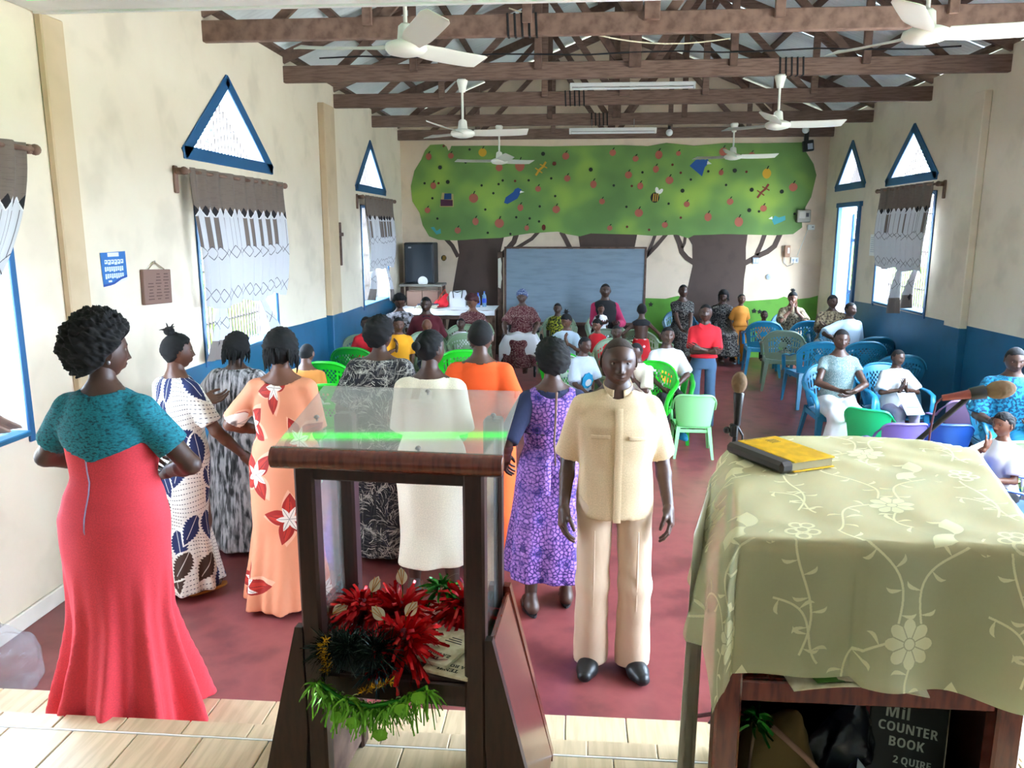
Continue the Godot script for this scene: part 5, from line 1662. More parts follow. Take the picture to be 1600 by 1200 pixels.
func make_chair(kid: bool, mt: Material) -> Node3D:
	var c := Node3D.new()
	c.name = "kid_chair" if kid else "plastic_chair"
	var k := 0.66 if kid else 1.0
	var sy := 0.29 if kid else 0.42
	var ty := 0.62 if kid else 0.83
	var wd := 0.245 * (0.72 if kid else 1.0)
	var dp := 0.22 * (0.72 if kid else 1.0)
	# seat: dished, rolled at the front
	var sf := func(a: float, t: float) -> Vector3:
		var x := (a - 0.5) * 2.0
		var z := lerpf(-dp, dp * 1.05, t)
		var y := sy - 0.022 * k * (1.0 - x * x) * sin(PI * clampf(t, 0, 1)) - (0.035 * k * pow(maxf(0.0, t - 0.85) / 0.15, 2.0))
		return Vector3(x * wd * lerpf(0.86, 1.0, t), y, z)
	part(c, "seat", Mb.new().sheet(12, 12, sf, 0.007), mt)
	# back: a curved shell, pierced with slots round a middle medallion
	var top := func(a: float) -> float:
		var x := absf(a - 0.5) * 2.0
		return ty - (0.05 * pow(x, 6.0) if kid else 0.155 * pow(x, 2.6))
	var bf := func(a: float, t: float) -> Vector3:
		var x := (a - 0.5) * 2.0
		var ph := x * (0.9 if kid else 1.12)
		var y := lerpf(sy + 0.01, top.call(a), t)
		var rr := wd / sin(0.9 if kid else 1.12) * lerpf(0.90, 1.08, t)
		return Vector3(rr * sin(ph), y, -dp - 0.10 * k * t + (1.0 - cos(ph)) * rr * 0.72)
	var hole := func(i: int, j: int) -> bool:
		if kid: return false
		if j < 3 or j > 12 or i < 4 or i > 27: return false
		var dx := (i - 15.5) / 6.5; var dy := (j - 8.0) / 4.2
		var d := dx * dx + dy * dy
		if d < 0.20: return false
		if d < 1.0: return (i + j) % 2 == 0
		return i % 2 == 0 and j % 4 != 3
	part(c, "backrest", Mb.new().sheet(32, 16, bf, 0.006, hole), mt)
	# rolled rim over the back, running on as arms and front legs
	var rim := []
	for i in 25: rim.append(bf.call(i / 24.0, 1.0))
	part(c, "rim", Mb.new().tube(rim, 0.013 * k, 8, 1.6), mt)
	for s in [0.0, 1.0]:
		var e: Vector3 = rim[24 if s > 0.5 else 0]
		var sg := 1.0 if s > 0.5 else -1.0
		var ay := 0.45 if kid else 0.63
		var arm := [e, e.lerp(Vector3(sg * wd * 1.14, ay, -dp * 0.2), 0.5) + Vector3(sg * 0.006, 0.01, 0), Vector3(sg * wd * 1.14, ay, -dp * 0.2), Vector3(sg * wd * 1.17, ay - 0.005, dp * 0.45), Vector3(sg * wd * 1.15, ay - 0.03, dp * 0.92), Vector3(sg * wd * 1.08, ay - 0.10 * k, dp * 1.10), Vector3(sg * wd * 1.04, sy, dp * 1.10)]
		part(c, "arm", Mb.new().tube(arm, [0.016 * k, 0.022 * k, 0.026 * k, 0.027 * k, 0.026 * k, 0.024 * k, 0.024 * k], 8, 0.45, Vector3(0, 1, 0)), mt)
		for z in [1.0, -1.0]:
			var p0 := Vector3(sg * wd * (1.02 if z > 0 else 0.92), sy + 0.01, z * dp * 1.04)
			var p1 := Vector3(sg * wd * (1.10 if z > 0 else 1.08), 0.0, z * dp * (1.22 if z > 0 else 1.5))
			# angled section: two blades joined at the corner
			var lg := Mb.new()
			var o := PackedVector2Array()
			var w0 := 0.034 * k
			for q in [[0, 0], [-sg, 0], [-sg, -z * 0.22], [-sg * 0.22, -z * 0.22], [-sg * 0.22, -z], [0, -z]]: o.append(Vector2(q[0], q[1]) * w0)
			var b0 := lg.v.size()
			for i in 6: lg.p(p0 + Vector3(o[i].x * 1.7, 0, o[i].y * 1.7))
			for i in 6: lg.p(p1 + Vector3(o[i].x, 0, o[i].y))
			for i in 6:
				var j := (i + 1) % 6
				lg.face([lg.v[b0 + i], lg.v[b0 + j], lg.v[b0 + 6 + j], lg.v[b0 + 6 + i]], (p0 + p1) / 2 + Vector3(-sg, 0, -z) * w0 * 0.3)
			lg.face([lg.v[b0 + 6], lg.v[b0 + 7], lg.v[b0 + 8], lg.v[b0 + 9]], p0)
			lg.face([lg.v[b0 + 6], lg.v[b0 + 9], lg.v[b0 + 10], lg.v[b0 + 11]], p0)
			part(c, "leg", lg, mt)
	var ap := Mb.new()
	ap.bar(Vector3(-wd, sy - 0.03, dp * 1.02), Vector3(wd, sy - 0.03, dp * 1.02), 0.05 * k, 0.008, Vector3(0, 0, 1)).bar(Vector3(-wd * 0.9, sy - 0.03, -dp), Vector3(wd * 0.9, sy - 0.03, -dp), 0.05 * k, 0.008, Vector3(0, 0, 1))
	for s in [-1.0, 1.0]: ap.bar(Vector3(s * wd * 0.9, sy - 0.03, -dp), Vector3(s * wd, sy - 0.03, dp), 0.008, 0.05 * k, Vector3(0, 1, 0))
	part(c, "apron", ap, mt)
	return c

var chair_big: Node3D
var chair_kid: Node3D
func chair(kid: bool, mt: Material, at: Vector3, deg: float, label: String, group: String) -> void:
	var src := chair_kid if kid else chair_big
	var o: Node3D = src.duplicate()
	o.name = numbered("kid_chair" if kid else "plastic_chair")
	o.position = at
	o.rotation.y = deg_to_rad(deg)
	o.set_meta("label", label)
	o.set_meta("category", "chair")
	o.set_meta("group", group)
	add_child(o, true)
	recolor(o, mt)

func build_chairs() -> void:
	var green := plastic(Color(0.10, 0.72, 0.13))
	var green_deep := plastic(Color(0.08, 0.55, 0.14))
	var pale := plastic(Color(0.53, 0.63, 0.50))
	var olive := plastic(Color(0.46, 0.55, 0.47))
	var blue := plastic(Color(0.13, 0.50, 0.66))
	var teal := plastic(Color(0.12, 0.39, 0.50))
	var mint := plastic(Color(0.53, 0.82, 0.55))
	var kgreen := plastic(Color(0.10, 0.72, 0.42))
	var purple := plastic(Color(0.43, 0.37, 0.62))
	var kblue := plastic(Color(0.13, 0.28, 0.60))
	var mauve := plastic(Color(0.62, 0.50, 0.66))
	var lime := plastic(Color(0.66, 0.80, 0.55))
	var lilac := plastic(Color(0.68, 0.68, 0.78))
	chair_big = make_chair(false, green)
	chair_kid = make_chair(true, green)
	var G1 := "bright green plastic armchairs"
	var G2 := "pale green plastic armchairs"
	var G3 := "blue plastic armchairs"
	var G4 := "children's plastic chairs"
	# people look towards the platform (+z), so backs are on the far side unless turned
	chair(false, green_deep, Vector3(-2.55, 0, -9.05), 178, "darker green plastic armchair standing farthest back along the blue left wall", G1)
	chair(false, green, Vector3(-2.52, 0, -8.05), 176, "bright green perforated armchair beside the blue left wall, one in front of the darker one", G1)
	chair(false, green, Vector3(-2.14, 0, -6.88), 182, "bright green armchair half hidden between the peach dress and the black-and-white dress", G1)
	chair(false, green, Vector3(-1.36, 0, -8.95), 200, "bright green armchair seen between the cream dress and the orange dress", G1)
	chair(false, green, Vector3(-0.10, 0, -8.90), 165, "bright green armchair by the aisle, between the purple dress and the boy in pale grey", G1)
	chair(false, green, Vector3(0.72, 0, -7.75), -20, "bright green armchair carrying the child in white right behind the man in beige", G1)
	chair(false, green_deep, Vector3(0.94, 0, -8.15), -6, "green armchair under the boy in the printed white T-shirt", G1)
	chair(false, pale, Vector3(-1.42, 0, -10.4), 184, "pale green armchair with round medallion back, behind the orange dress", G2)
	chair(false, pale, Vector3(-2.0, 0, -10.7), 8, "pale green armchair under the person in maroon by the cloth-covered table", G2)
	chair(false, olive, Vector3(-0.10, 0, -9.95), 4, "pale green armchair under the child who looks at a phone", G2)
	chair(false, olive, Vector3(0.30, 0, -10.42), -30, "pale green armchair under the child in red with the hair tuft", G2)
	chair(false, pale, Vector3(1.0, 0, -10.9), 150, "pale green armchair beside the girl with the red spotted skirt", G2)
	chair(false, olive, Vector3(2.86, 0, -11.0), 168, "greyish green armchair with a brown bag on its seat, among blue armchairs", G2)
	chair(false, blue, Vector3(2.84, 0, -12.1), 172, "blue armchair behind the greyish green one, leftmost of the blue group", G3)
	chair(false, blue, Vector3(3.50, 0, -12.2), 176, "blue armchair before the person who holds both hands to the face", G3)
	chair(false, blue, Vector3(2.55, 0, -7.72), 3, "blue armchair under the girl in the white skirt", G3)
	chair(false, blue, Vector3(2.95, 0, -9.95), 184, "blue armchair right behind the girl in the white skirt, towards the left", G3)
	chair(false, blue, Vector3(3.52, 0, -10.0), 180, "blue armchair in front of the boy in the white shirt", G3)
	chair(false, teal, Vector3(3.78, 0, -10.45), 186, "dark teal armchair beside the boy in the white shirt, under the window", G3)
	chair(false, blue, Vector3(3.12, 0, -7.82), 6, "blue armchair under the child who holds a white paper", G3)
	chair(false, teal, Vector3(3.55, 0, -8.95), 176, "dark teal armchair by the right wall, empty, behind the child with the paper", G3)
	chair(false, teal, Vector3(3.62, 0, -6.66), -4, "dark teal armchair under the man in turquoise at the right wall", G3)
	chair(true, mint, Vector3(1.16, 0, -7.60), 178, "light mint green child's chair standing empty in the aisle", G4)
	chair(true, kgreen, Vector3(2.66, 0, -7.08), 148, "emerald green child's chair with open arms, beside the purple one", G4)
	chair(true, purple, Vector3(2.68, 0, -6.6), 184, "purple child's chair right behind the lace-covered stand", G4)
	chair(true, kblue, Vector3(3.04, 0, -6.6), 176, "royal blue child's chair between the purple chair and the slanting microphone", G4)
	chair(true, mauve, Vector3(3.58, 0, -7.55), 190, "mauve pink child's chair behind the slanting microphone stand", G4)
	chair(true, lime, Vector3(3.22, 0, -6.1), 182, "pale lime child's chair beside the child in the white blouse", G4)
	chair(true, kblue, Vector3(3.0, 0, -5.42), 60, "royal blue child's chair on which the child in the white blouse sits", G4)
	chair(true, lilac, Vector3(3.55, 0, -5.75), 200, "greyish lilac child's chair at the right edge behind the child in the white blouse", G4)
	var under := [[-2.52, -11.15, 20, "the woman in the black and white blouse"], [-1.48, -11.3, -8, "the woman with maroon hair"], [-0.26, -12.1, -6, "the child in yellow and black"], [0.47, -12.48, 4, "the man in the dark waistcoat"], [1.74, -13.0, 2, "the woman before the right tree trunk"], [2.40, -13.2, 10, "the half hidden woman in dark print"], [3.42, -12.8, -6, "the person holding hands to the mouth"], [3.72, -11.8, -14, "the woman with the small child"], [-2.60, -9.6, 30, "the boy in red at the wall"], [-2.17, -9.5, 20, "the boy in yellow"], [-2.42, -6.72, 178, "the person in mustard"], [3.70, -11.05, 10, "the boy in the white shirt"], [0.50, -9.45, 0, "the child behind the man in beige"], [-1.88, -9.95, 16, "the child with bowed bare head"], [-1.56, -10.78, 0, "the small child in white by the maroon-haired woman"], [0.06, -8.1, 40, "the boy in the grey T-shirt"]]
	for q in under: chair(false, pale if q[0] < 1.0 else teal, Vector3(q[0], 0, q[1]), q[2], "plastic armchair on which %s sits" % q[3], G2 if q[0] < 1.0 else G3)
	chair_big.free()
	chair_kid.free()

# ---------------------------------------------------------------- things along the walls
func text3(parent: Node, called: String, s: String, size: float, at: Transform3D, m: Material, font := "Droid Sans", bold := 700) -> MeshInstance3D:
	var t := TextMesh.new()
	var f := SystemFont.new()
	f.font_names = PackedStringArray([font])
	f.font_weight = bold
	t.font = f
	t.text = s
	t.font_size = 48
	t.pixel_size = size / 48.0
	t.depth = 0.0012
	t.horizontal_alignment = HORIZONTAL_ALIGNMENT_CENTER
	var o := part(parent, called, t, m)
	o.transform = at
	return o

func build_back() -> void:
	# chalkboard
	var cb := thing("chalkboard", "large grey-blue chalkboard leaning against the painted back wall", "chalkboard", Vector3(-0.01, 0.0, -13.32))
	var slate := mat(Color(0.48, 0.55, 0.60), 0.55, noise_tex(FastNoiseLite.TYPE_SIMPLEX_SMOOTH, 0.01, [Color(0.91, 0.915, 0.92), Color(0.97, 0.975, 0.98), Color(1, 1, 1)], [0.2, 0.5, 0.85], 111, 512, 5), 1.0)
	slate.uv1_scale = Vector3(0.35, 2.2, 1.0)
	part(cb, "writing_surface", Mb.new().box(Vector3(0, 1.23, 0.0), Vector3(2.30, 1.24, 0.02), Basis(), 0.003), slate)
	part(cb, "top_rail", Mb.new().box(Vector3(0, 1.868, 0), Vector3(2.36, 0.03, 0.035), Basis(), 0.004), M.timber_dark)
	part(cb, "bottom_rail", Mb.new().box(Vector3(0, 0.60, 0.01), Vector3(2.36, 0.05, 0.06), Basis(), 0.004), M.timber_dark)
	for s in [-1.0, 1.0]:
		part(cb, "side_rail", Mb.new().box(Vector3(s * 1.165, 1.23, 0), Vector3(0.035, 1.30, 0.04), Basis(), 0.004), M.timber_dark)
		part(cb, "leg", Mb.new().box(Vector3(s * 1.10, 0.3, -0.01), Vector3(0.06, 0.62, 0.05), Basis(), 0.004), M.timber_dark)
	var st := thing("easel_post", "worn easel post with flaking white paint, left of the chalkboard", "easel post", Vector3(-1.27, 0, -13.42))
	part(st, "post", Mb.new().box(Vector3(0, 0.9, 0), Vector3(0.085, 1.8, 0.06), Basis(), 0.006), M.timber_dark)
	part(st, "flaked_paint", Mb.new().prism(PackedVector2Array([V(-0.035, 1.2), V(0.01, 1.18), V(0.02, 1.3), V(0.035, 1.34), V(0.02, 1.45), V(0.03, 1.6), V(0.01, 1.7), V(-0.035, 1.68)]), 0.03, 0.032), M.wall_pale)
	# loudspeaker on its box
	var sp := thing("loudspeaker", "tall dark loudspeaker cabinet standing on a shelf in the left back corner", "loudspeaker", Vector3(-2.61, 1.27, -13.36))
	part(sp, "cabinet", Mb.new().box(Vector3(0, 0.34, 0), Vector3(0.50, 0.68, 0.42), Basis(), 0.015), mat(Color(0.09, 0.11, 0.13), 0.5))
	part(sp, "grille", Mb.new().box(Vector3(0, 0.34, 0.215), Vector3(0.45, 0.62, 0.012), Basis(), 0.005), mat(Color(0.10, 0.15, 0.19), 0.35))
	part(sp, "badge", Mb.new().box(Vector3(-0.15, 0.60, 0.223), Vector3(0.05, 0.025, 0.004), Basis(), 0.001), M.metal)
	part(sp, "horn_cap", Mb.new().lathe([Vector2(0, 0.02), Vector2(0.06, 0.016), Vector2(0.085, 0.0)], 18, Transform3D(Basis(Vector3.RIGHT, PI / 2), Vector3(0.06, 0.04, 0.222))), M.white)
	var sh := thing("corner_shelf", "grey shelf board on trestle legs carrying the loudspeaker", "shelf", Vector3(-2.58, 0, -13.32))
	part(sh, "board", Mb.new().box(Vector3(0, 1.245, 0), Vector3(0.72, 0.04, 0.52), Basis(), 0.006), mat(Color(0.55, 0.53, 0.49), 0.7))
	for q in [V(-0.32, 0.2), V(0.32, 0.2), V(-0.32, -0.2), V(0.32, -0.2)]: part(sh, "leg", Mb.new().box(Vector3(q.x, 0.61, q.y), Vector3(0.05, 1.22, 0.05), Basis(), 0.004), M.timber_dark)
	var card := mat(Color(0.56, 0.44, 0.38), 0.85)
	for q in [[Vector3(-2.62, 0.925, -12.86), "brown carton under the loudspeaker, the one at the left"], [Vector3(-2.36, 0.925, -12.86), "brown carton under the loudspeaker, the one nearer the tree trunk"]]:
		var b := thing("carton", q[1], "box", q[0], 0.0, "brown cartons on the table")
		part(b, "box", Mb.new().box(Vector3(0, 0.125, 0), Vector3(0.25, 0.25, 0.22), Basis(), 0.004), card)
		part(b, "flap", Mb.new().box(Vector3(0, 0.253, 0.06), Vector3(0.24, 0.004, 0.12), Basis(Vector3.RIGHT, 0.05), 0.001), card)
	# table with its cloth
	var tb := thing("table", "long table along the left back wall under a white cloth", "table", Vector3(-2.02, 0, -12.62))
	part(tb, "table_top", Mb.new().box(Vector3(0, 0.895, 0), Vector3(1.50, 0.05, 0.72), Basis(), 0.006), M.timber_dark)
	for q in [V(-0.68, 0.3), V(0.68, 0.3), V(-0.68, -0.3), V(0.68, -0.3)]: part(tb, "leg", Mb.new().box(Vector3(q.x, 0.435, q.y), Vector3(0.07, 0.87, 0.07), Basis(), 0.006), M.timber_pale)
	part(tb, "apron", Mb.new().box(Vector3(0, 0.82, 0.31), Vector3(1.36, 0.10, 0.025), Basis(), 0.004), M.timber_dark)
	var tc := thing("tablecloth", "white cloth spread over the table under bags and bottles", "tablecloth", Vector3(-2.02, 0.922, -12.62))
	var tcf := func(a: float, t: float) -> Vector3:
		var z := lerpf(-0.37, 0.44, t)
		var over := maxf(0.0, z - 0.368)
		return Vector3((a - 0.5) * 1.54, 0.004 - over * 1.2 + 0.002 * sin(a * 40.0), minf(z, 0.368 + over * 0.15))
	part(tc, "cloth", Mb.new().sheet(24, 14, tcf, 0.004), M.white_cloth)
	var bw := mat(Color(0.62, 0.80, 0.95, 0.45), 0.08)
	bw.transparency = BaseMaterial3D.TRANSPARENCY_ALPHA
	var bl := mat(Color(0.10, 0.30, 0.75), 0.5)
	var spots := [V(-1.66, -12.74), V(-1.58, -12.82), V(-1.56, -12.66), V(-1.47, -12.76)]
	var bs := ["clear water bottle with blue label, leftmost on the white table", "clear water bottle with blue label, second from the left, standing farther back", "clear water bottle with blue label, third from the left, standing forward", "clear water bottle with blue label, rightmost on the white table"]
	for i in 4:
		var b := thing("water_bottle", bs[i], "bottle", Vector3(spots[i].x, 0.926, spots[i].y), 0.0, "water bottles on the table")
		var hh: float = [0.21, 0.21, 0.19, 0.24][i]
		part(b, "flask", Mb.new().lathe([Vector2(0, 0), Vector2(0.033, 0.003), Vector2(0.035, 0.02), Vector2(0.034, hh * 0.66), Vector2(0.026, hh * 0.8), Vector2(0.013, hh * 0.9), Vector2(0.013, hh)], 14), bw)
		part(b, "label_band", Mb.new().lathe([Vector2(0.0356, hh * 0.28), Vector2(0.0356, hh * 0.58)], 14), bl)
		part(b, "cap", Mb.new().lathe([Vector2(0.015, hh - 0.008), Vector2(0.015, hh + 0.014), Vector2(0, hh + 0.014)], 12), bl)
	var hb := thing("handbag", "white handbag with black handles on the table", "bag", Vector3(-1.90, 0.926, -12.72))
	part(hb, "bag_body", Mb.new().prism(PackedVector2Array([V(-0.13, 0), V(0.13, 0), V(0.14, 0.22), V(0.12, 0.27), V(-0.11, 0.25), V(-0.13, 0.2)]), -0.06, 0.06), M.white_cloth)
	for z in [-0.05, 0.065]: part(hb, "handle", Mb.new().tube([Vector3(-0.06, 0.15, z), Vector3(-0.07, 0.26, z), Vector3(0.0, 0.24, z), Vector3(0.09, 0.27, z), Vector3(0.07, 0.15, z)], 0.008, 6), M.black)
	var rb := thing("handbag", "red and rust coloured soft bag slumped beside the white handbag", "bag", Vector3(-2.16, 0.926, -12.66))
	var rf := Field.new(Vector3(-0.16, 0, -0.1), Vector3(0.16, 0.28, 0.1), 0.012)
	rf.cone(Vector3(-0.06, 0.05, 0), Vector3(0.05, 0.06, 0), 0.06, 0.07, 0.03)
	rf.cone(Vector3(-0.02, 0.08, 0), Vector3(0.09, 0.20, 0), 0.05, 0.03, 0.04)
	rf.cut(Vector3(0, -1, 0), 0.0)
	rf.wrinkle(2, 0.004, Vector3(60, 50, 60))
	var rm := Mb.new(); rf.to(rm)
	part(rb, "bag_body", rm, M.red_cloth)
	part(rb, "strap", Mb.new().tube([Vector3(0.09, 0.2, 0), Vector3(0.06, 0.29, 0), Vector3(0.0, 0.2, 0.03), Vector3(-0.05, 0.1, 0.05)], 0.012, 6, 0.4), mat(Color(0.62, 0.22, 0.10), 0.7))
	for i in 3:
		var fo := thing("folder", ["dark folder lowest in the small pile on the table", "grey folder in the middle of the small pile on the table", "dark blue folder topmost of the small pile on the table"][i], "folder", Vector3(-2.38 + i * 0.02, 0.928 + i * 0.022, -12.44), 0.1 * i, "folders on the table")
		part(fo, "cover", Mb.new().box(Vector3(0, 0.010, 0), Vector3(0.33, 0.020, 0.24), Basis(), 0.003), [M.black, M.grey_cloth, M.navy][i])
		part(fo, "pages", Mb.new().box(Vector3(0.002, 0.010, 0.001), Vector3(0.332, 0.014, 0.243), Basis(), 0.001), M.paper)
	# fittings on the back wall
	var mb := thing("meter_box", "grey electricity meter box on the mural's right end", "meter box", Vector3(3.74, 2.29, -13.68))
	part(mb, "case", Mb.new().box(Vector3(0, 0.09, 0.05), Vector3(0.21, 0.20, 0.10), Basis(), 0.008), mat(Color(0.55, 0.53, 0.48), 0.5))
	part(mb, "display", Mb.new().box(Vector3(0.05, 0.11, 0.102), Vector3(0.045, 0.06, 0.006), Basis(), 0.002), M.black)
	part(mb, "lid", Mb.new().box(Vector3(-0.03, 0.11, 0.103), Vector3(0.10, 0.11, 0.006), Basis(), 0.002), mat(Color(0.66, 0.64, 0.60), 0.5))
	var jb := thing("junction_box", "small white switch box just under the meter box", "junction box", Vector3(3.88, 2.16, -13.68))
	part(jb, "case", Mb.new().box(Vector3(0, 0.04, 0.03), Vector3(0.11, 0.085, 0.06), Basis(), 0.006), M.white)
	part(jb, "switch", Mb.new().box(Vector3(0.02, 0.045, 0.062), Vector3(0.03, 0.02, 0.008), Basis(), 0.002), M.metal)
	var wc := []
	for k in 9: wc.append(Vector3(3.84 - 0.14 * (k / 8.0), 2.15 - 0.42 * k / 8.0, -13.69))
	tag(struct_thing("wire", Mb.new().tube(wc, 0.005, 5), M.white), "thin white wire running down from the switch box to the small wooden box", "wire")
	var tp := thing("wall_device", "small brown wooden box with a looped wire on the white wall right of the trees", "wall box", Vector3(3.52, 1.74, -13.69))
	part(tp, "case", Mb.new().box(Vector3(0, 0.07, 0.04), Vector3(0.09, 0.19, 0.07), Basis(), 0.006), mat(Color(0.60, 0.45, 0.36), 0.6))
	part(tp, "dial", Mb.new().box(Vector3(0.015, 0.08, 0.078), Vector3(0.03, 0.09, 0.006), Basis(), 0.002), M.white)
	part(tp, "wire_loop", Mb.new().tube([Vector3(-0.03, -0.02, 0.02), Vector3(-0.04, -0.12, 0.02), Vector3(0.02, -0.18, 0.02), Vector3(0.11, -0.15, 0.02), Vector3(0.13, -0.06, 0.02)], 0.006, 6), M.metal)
	var so := thing("socket", "white double wall socket below the wooden wall box", "socket", Vector3(3.66, 1.62, -13.69))
	part(so, "plate", Mb.new().box(Vector3(0, 0.04, 0.012), Vector3(0.12, 0.09, 0.02), Basis(), 0.004), M.white)
	for s in [-0.028, 0.028]: part(so, "outlet", Mb.new().box(Vector3(s, 0.04, 0.023), Vector3(0.03, 0.045, 0.004), Basis(), 0.002), M.grey_cloth)
	var s2 := thing("socket", "grey wall switch with two rockers, between the right tree and the wooden box", "socket", Vector3(3.02, 1.60, -13.69))
	part(s2, "plate", Mb.new().box(Vector3(0, 0.05, 0.01), Vector3(0.10, 0.10, 0.02), Basis(), 0.004), M.grey_cloth)
	for s in [-0.022, 0.022]: part(s2, "rocker", Mb.new().box(Vector3(s, 0.05, 0.022), Vector3(0.03, 0.06, 0.006), Basis(), 0.002), M.white)
	var s3 := thing("blank_cover", "round grey cap on the white wall below the two-rocker switch", "wall cap", Vector3(3.25, 1.38, -13.69))
	part(s3, "disc", Mb.new().lathe([Vector2(0, 0.02), Vector2(0.035, 0.018), Vector2(0.045, 0.004), Vector2(0.045, 0.0)], 16, Transform3D(Basis(Vector3.RIGHT, PI / 2), Vector3.ZERO)), M.grey_cloth)
	part(s3, "screw", Mb.new().box(Vector3(0, 0, 0.02), Vector3(0.02, 0.004, 0.004)), M.black)
	var bx := thing("hanging_box", "black box lamp hanging from the last beam at the mural's top right corner", "lamp", Vector3(3.66, 3.48, -13.48))
	part(bx, "bracket", Mb.new().box(Vector3(0, 0.13, 0.0), Vector3(0.07, 0.18, 0.04), Basis(), 0.006), M.black)
	part(bx, "case", Mb.new().box(Vector3(0.03, 0.0, 0.02), Vector3(0.16, 0.17, 0.10), Basis(Vector3.BACK, 0.12), 0.01), M.black)
	part(bx, "lens", Mb.new().box(Vector3(0.05, -0.01, 0.073), Vector3(0.08, 0.09, 0.006), Basis(Vector3.BACK, 0.12), 0.003), M.grey_cloth)
	# left wall
	var cr := thing("cross", "small dark wooden cross on the left wall between the windows", "cross", Vector3(-2.985, 1.72, -9.98))
	part(cr, "upright", Mb.new().box(Vector3(0, 0.26, 0), Vector3(0.02, 0.54, 0.05), Basis(), 0.004), M.timber_dark)
	part(cr, "crossbar", Mb.new().box(Vector3(0.004, 0.38, 0), Vector3(0.02, 0.045, 0.20), Basis(), 0.004), M.timber_dark)
	var sidew := Basis(Vector3(0, 0, -1), Vector3(0, 1, 0), Vector3(1, 0, 0))
	var po := thing("poster", "blue calendar poster with rows of white boxes on the left wall", "poster", Vector3(-2.997, 1.91, -4.957))
	part(po, "sheet", Mb.new().prism(PackedVector2Array([V(-0.142, 0.10), V(0.142, 0.105), V(0.142, -0.085), V(0.10, -0.088), V(0.02, -0.10), V(-0.06, -0.11), V(-0.136, -0.115)]), 0.0, 0.002, Transform3D(sidew, Vector3.ZERO)), poster_mat())
	var pl := thing("plaque", "brown wooden plaque with carved lines of writing, hung by a cord", "plaque", Vector3(-2.985, 1.755, -5.44), 0.0)
	var tilt := sidew * Basis(Vector3.BACK, -0.04)
	part(pl, "board", Mb.new().box(Vector3.ZERO, Vector3(0.37, 0.245, 0.03), tilt, 0.005), mat(Color(0.50, 0.38, 0.33), 0.65))
	var grooves := mat(Color(0.33, 0.23, 0.19), 0.8)
	for r in 9:
		for c in 3:
			if r < 3 and c == 0: continue
			var ln := 0.075 - 0.012 * ((r * 7 + c * 3) % 4)
			part(pl, "carved_line", Mb.new().box(tilt * Vector3(-0.10 + c * 0.105, 0.09 - r * 0.022, 0.0155), Vector3(ln, 0.006, 0.002), tilt, 0.0), grooves)
	part(pl, "cord", Mb.new().tube([tilt * Vector3(-0.11, 0.12, 0.005), tilt * Vector3(-0.01, 0.175, 0.0), tilt * Vector3(0.11, 0.125, 0.005)], 0.004, 6), mat(Color(0.62, 0.55, 0.45), 0.9))
	part(pl, "nail", Mb.new().ball(tilt * Vector3(-0.01, 0.178, 0.005), Vector3(0.006, 0.006, 0.006), 6), M.metal)
	# notice on the right wall
	var no := thing("notice", "small white printed notice on the right wall beside the door", "notice", Vector3(4.095, 1.95, -11.42))
	var sr := Basis(Vector3(0, 0, 1), Vector3(0, 1, 0), Vector3(-1, 0, 0))
	part(no, "sheet", Mb.new().box(Vector3.ZERO, Vector3(0.21, 0.29, 0.003), sr, 0.0), M.white)
	for r in 8: part(no, "print_line", Mb.new().box(Vector3(-0.0025, 0.10 - r * 0.027, 0), Vector3(0.15 - 0.02 * (r % 3), 0.008, 0.001), sr, 0.0), M.grey_cloth)
	# cloudy plastic bag at the left edge
	var f := Field.new(Vector3(-0.22, 0, -0.2), Vector3(0.2, 0.36, 0.2), 0.014)
	f.cone(Vector3(0, 0.1, 0), Vector3(0.02, 0.14, 0.0), 0.15, 0.12, 0.05)
	f.cone(Vector3(0.0, 0.2, 0), Vector3(-0.03, 0.30, 0.02), 0.09, 0.04, 0.06)
	f.wrinkle(7, 0.010, Vector3(42, 36, 46))
	f.cut(Vector3(0, -1, 0), 0.0)
	var bm := Mb.new(); f.to(bm)
	var film := mat(Color(0.80, 0.82, 0.86, 0.20), 0.3, M.wall.albedo_texture)
	film.transparency = BaseMaterial3D.TRANSPARENCY_ALPHA
	var pb := thing("plastic_bag", "crumpled clear plastic bag on the floor at the left wall", "bag", Vector3(-2.66, 0.0, -3.22))
	part(pb, "film", bm, film)
	part(pb, "knot", Mb.new().ball(Vector3(-0.03, 0.33, 0.02), Vector3(0.03, 0.025, 0.03), 6), film)
	# brown bag on the grey-green chair, papers on blue ones
	var bg := thing("handbag", "small brown bag lying on the greyish green chair", "bag", Vector3(2.86, 0.425, -10.98), 0.4)
	part(bg, "bag_body", Mb.new().ball(Vector3(0, 0.045, 0), Vector3(0.15, 0.05, 0.09), 10), mat(Color(0.28, 0.15, 0.11), 0.6))
	part(bg, "strap", Mb.new().tube([Vector3(-0.12, 0.06, 0), Vector3(-0.05, 0.11, 0.03), Vector3(0.06, 0.11, 0.02), Vector3(0.12, 0.06, 0)], 0.008, 6), M.black)

